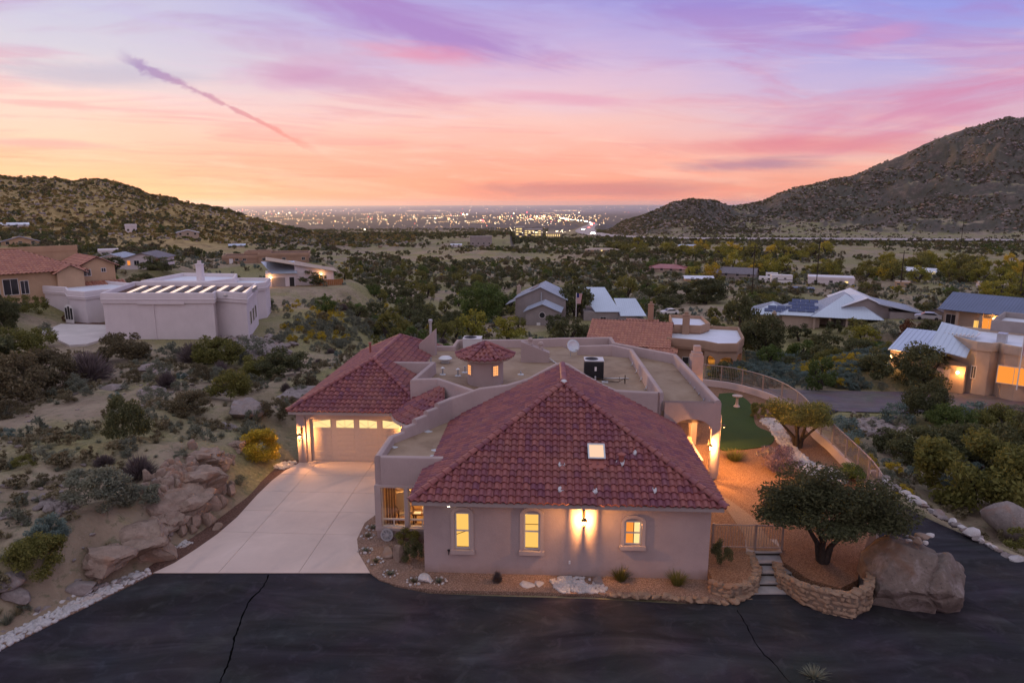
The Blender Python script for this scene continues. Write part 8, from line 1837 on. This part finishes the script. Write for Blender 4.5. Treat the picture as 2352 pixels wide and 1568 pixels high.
for n, (u, v, s, c_) in enumerate(town_spots):
    g1 = ground(u, v); r = math.hypot(g1.x, g1.y); b = MB(); q = r/683*s; hh = max(8, q*1.3); b.lathe([(q*.15, -hh), (q*.15, -q*.8)], 5); t = empty('town_lamp', (g1.x, g1.y, g1.z+hh), 0, 'one of the brighter single lamps standing out in the far town', 'lamp', 'brighter lamps of the far town'); b.build('mast', M['black_metal'], t); b = MB(); b.lathe([(q*.4, -q*.8), (q, -q*.25), (q, q*.3), (q*.3, q*.8)], 8); b.build('bulb', [M['far_warm'], M['far_white'], M['far_red']][c_], t, True)
# shopping centre by the highway
o, k = site(1215, 548, 'brightly lit multi storey building by the highway', 'building', name='building', rad_=30)
W = 62*k/2
for (x0, x1, y, h) in ((-W, -W*.35, 0, 26), (-W*.35, W*1.0, 4, 20)):
    box_part(o, 'wall', x0*1.0, y, -6, x1, y+30, h*k*1.0, M['grey_wall'])
    for fl in range(4):
        z = h*k*(.08+.23*fl)
        for q in range(int((x1-x0)/(4.2))): b = MB(); xx = x0+2.1+q*4.2; b.box(xx-1.5, y-.2, z, xx+1.5, y-.05, z+h*k*.12); b.build('window', M['win_lit2'] if (q*3+fl*5) % 4 else M['dark_glass'], o)
o2, k2 = site(1270, 547, 'long low lit store beside the highway building', 'building', name='building', rad_=30); W2 = 34*k2/2; box_part(o2, 'wall', -W2, 0, -6, W2, 25, 12*k2, M['beige_wall'])
for q in range(7): b = MB(); b.box(-W2+1+q*(2*W2/7), -.2, 2, -W2+q*(2*W2/7)+2*W2/7-.5, -.05, 9*k2); b.build('window', M['win_lit2'], o2)
for n in range(34):
    u, v = R.uniform(1172, 1310), R.uniform(541, 552); g1 = ground(u, v); r = math.hypot(g1.x, g1.y); q = r/683*R.uniform(.28, .5); t = empty('street_lamp', (g1.x, g1.y, g1.z), 0, 'car park lamp around the lit building by the highway', 'street lamp', 'car park lamps by the highway'); b = MB(); b.tube([(0, 0, -1), (0, 0, 8)], .12, 5); b.build('pole', M['black_metal'], t); b = MB(); b.lathe([(q*.4, 7.8-q*.6), (q, 7.8), (q*.5, 7.8+q*.7)], 6); b.build('bulb', M['far_white'], t)
# traffic
HW = [Vector(p) for p in HIGHWAY]; cum = [0]
for i in range(len(HW)-1): cum.append(cum[-1]+(HW[i+1]-HW[i]).length)
def on_highway(s, off):
    i = max(0, min(len(HW)-2, int(np.searchsorted(cum, s)-1))); t = (s-cum[i])/(cum[i+1]-cum[i]); d = (HW[i+1]-HW[i]).normalized(); nr = Vector((d.y, -d.x, 0)).normalized(); return HW[i]+(HW[i+1]-HW[i])*t+nr*off+Vector((0, 0, .35)), math.atan2(d.y, d.x)
bodies = [M['white_paint'], M['galv'], M['ac'], M['copper']]
n = 0
spots = [(cum[-1]*f, -7, 1) for f in (.60, .63, .66, .69, .72, .745, .77, .79, .81, .83, .85, .87, .90, .93, .96)]+[(cum[-1]*f, 7, -1) for f in (.58, .65, .71, .76, .80, .84, .88, .92)]+[(cum[-1]*f, R.choice([-5, 5]), 0) for f in (.12, .2, .27, .36, .43, .48, .53)]
for s, off, dirn in spots:
    s += R.uniform(-25, 25); p, a = on_highway(min(max(s, 5), cum[-1]-5), off); d0 = 1 if dirn >= 0 and off < 0 else -1
    # inbound cars show headlights to the camera, outbound ones tail lights
    c_ = car((p.x, p.y, p.z), a if dirn > 0 else (a+math.pi if dirn < 0 else a+(0 if off < 0 else math.pi)), bodies[n % 4], 'car with its headlights on, coming down the highway curve' if dirn > 0 else ('car with red tail lights leaving along the highway' if dirn < 0 else 'car on the straight highway below the mountain'), 1 if dirn > 0 or (dirn == 0 and off < 0) else -1, 'cars on the highway'); c_.scale = (1.5,)*3 if p.length < 900 else (2.4,)*3; n += 1
# headlights of the curve: both beams merge into one flare seen from here, still each car's own lamps
# air: one even, thin haze
zmax = max(v.co.z for v in bpy.data.objects['terrain'].data.vertices); zmin = min(v.co.z for v in bpy.data.objects['terrain'].data.vertices)
b = MB(); b.box(-61000, -61000, zmin-1, 61000, 61000, zmax+6); hz_o = b.build('haze', mat_new('haze')[0]); hz_o['kind'] = 'stuff'; hz_o['label'] = 'thin evening haze over the valley'
m = hz_o.data.materials[0]; t = m.node_tree; t.nodes.clear(); out = t.nodes.new('ShaderNodeOutputMaterial'); pv = t.nodes.new('ShaderNodeVolumePrincipled'); t.links.new(pv.outputs[0], out.inputs['Volume'])
pv.inputs['Color'].default_value = (0.93, 0.95, 1.0, 1); pv.inputs['Density'].default_value = 0.000020; pv.inputs['Anisotropy'].default_value = 0.55
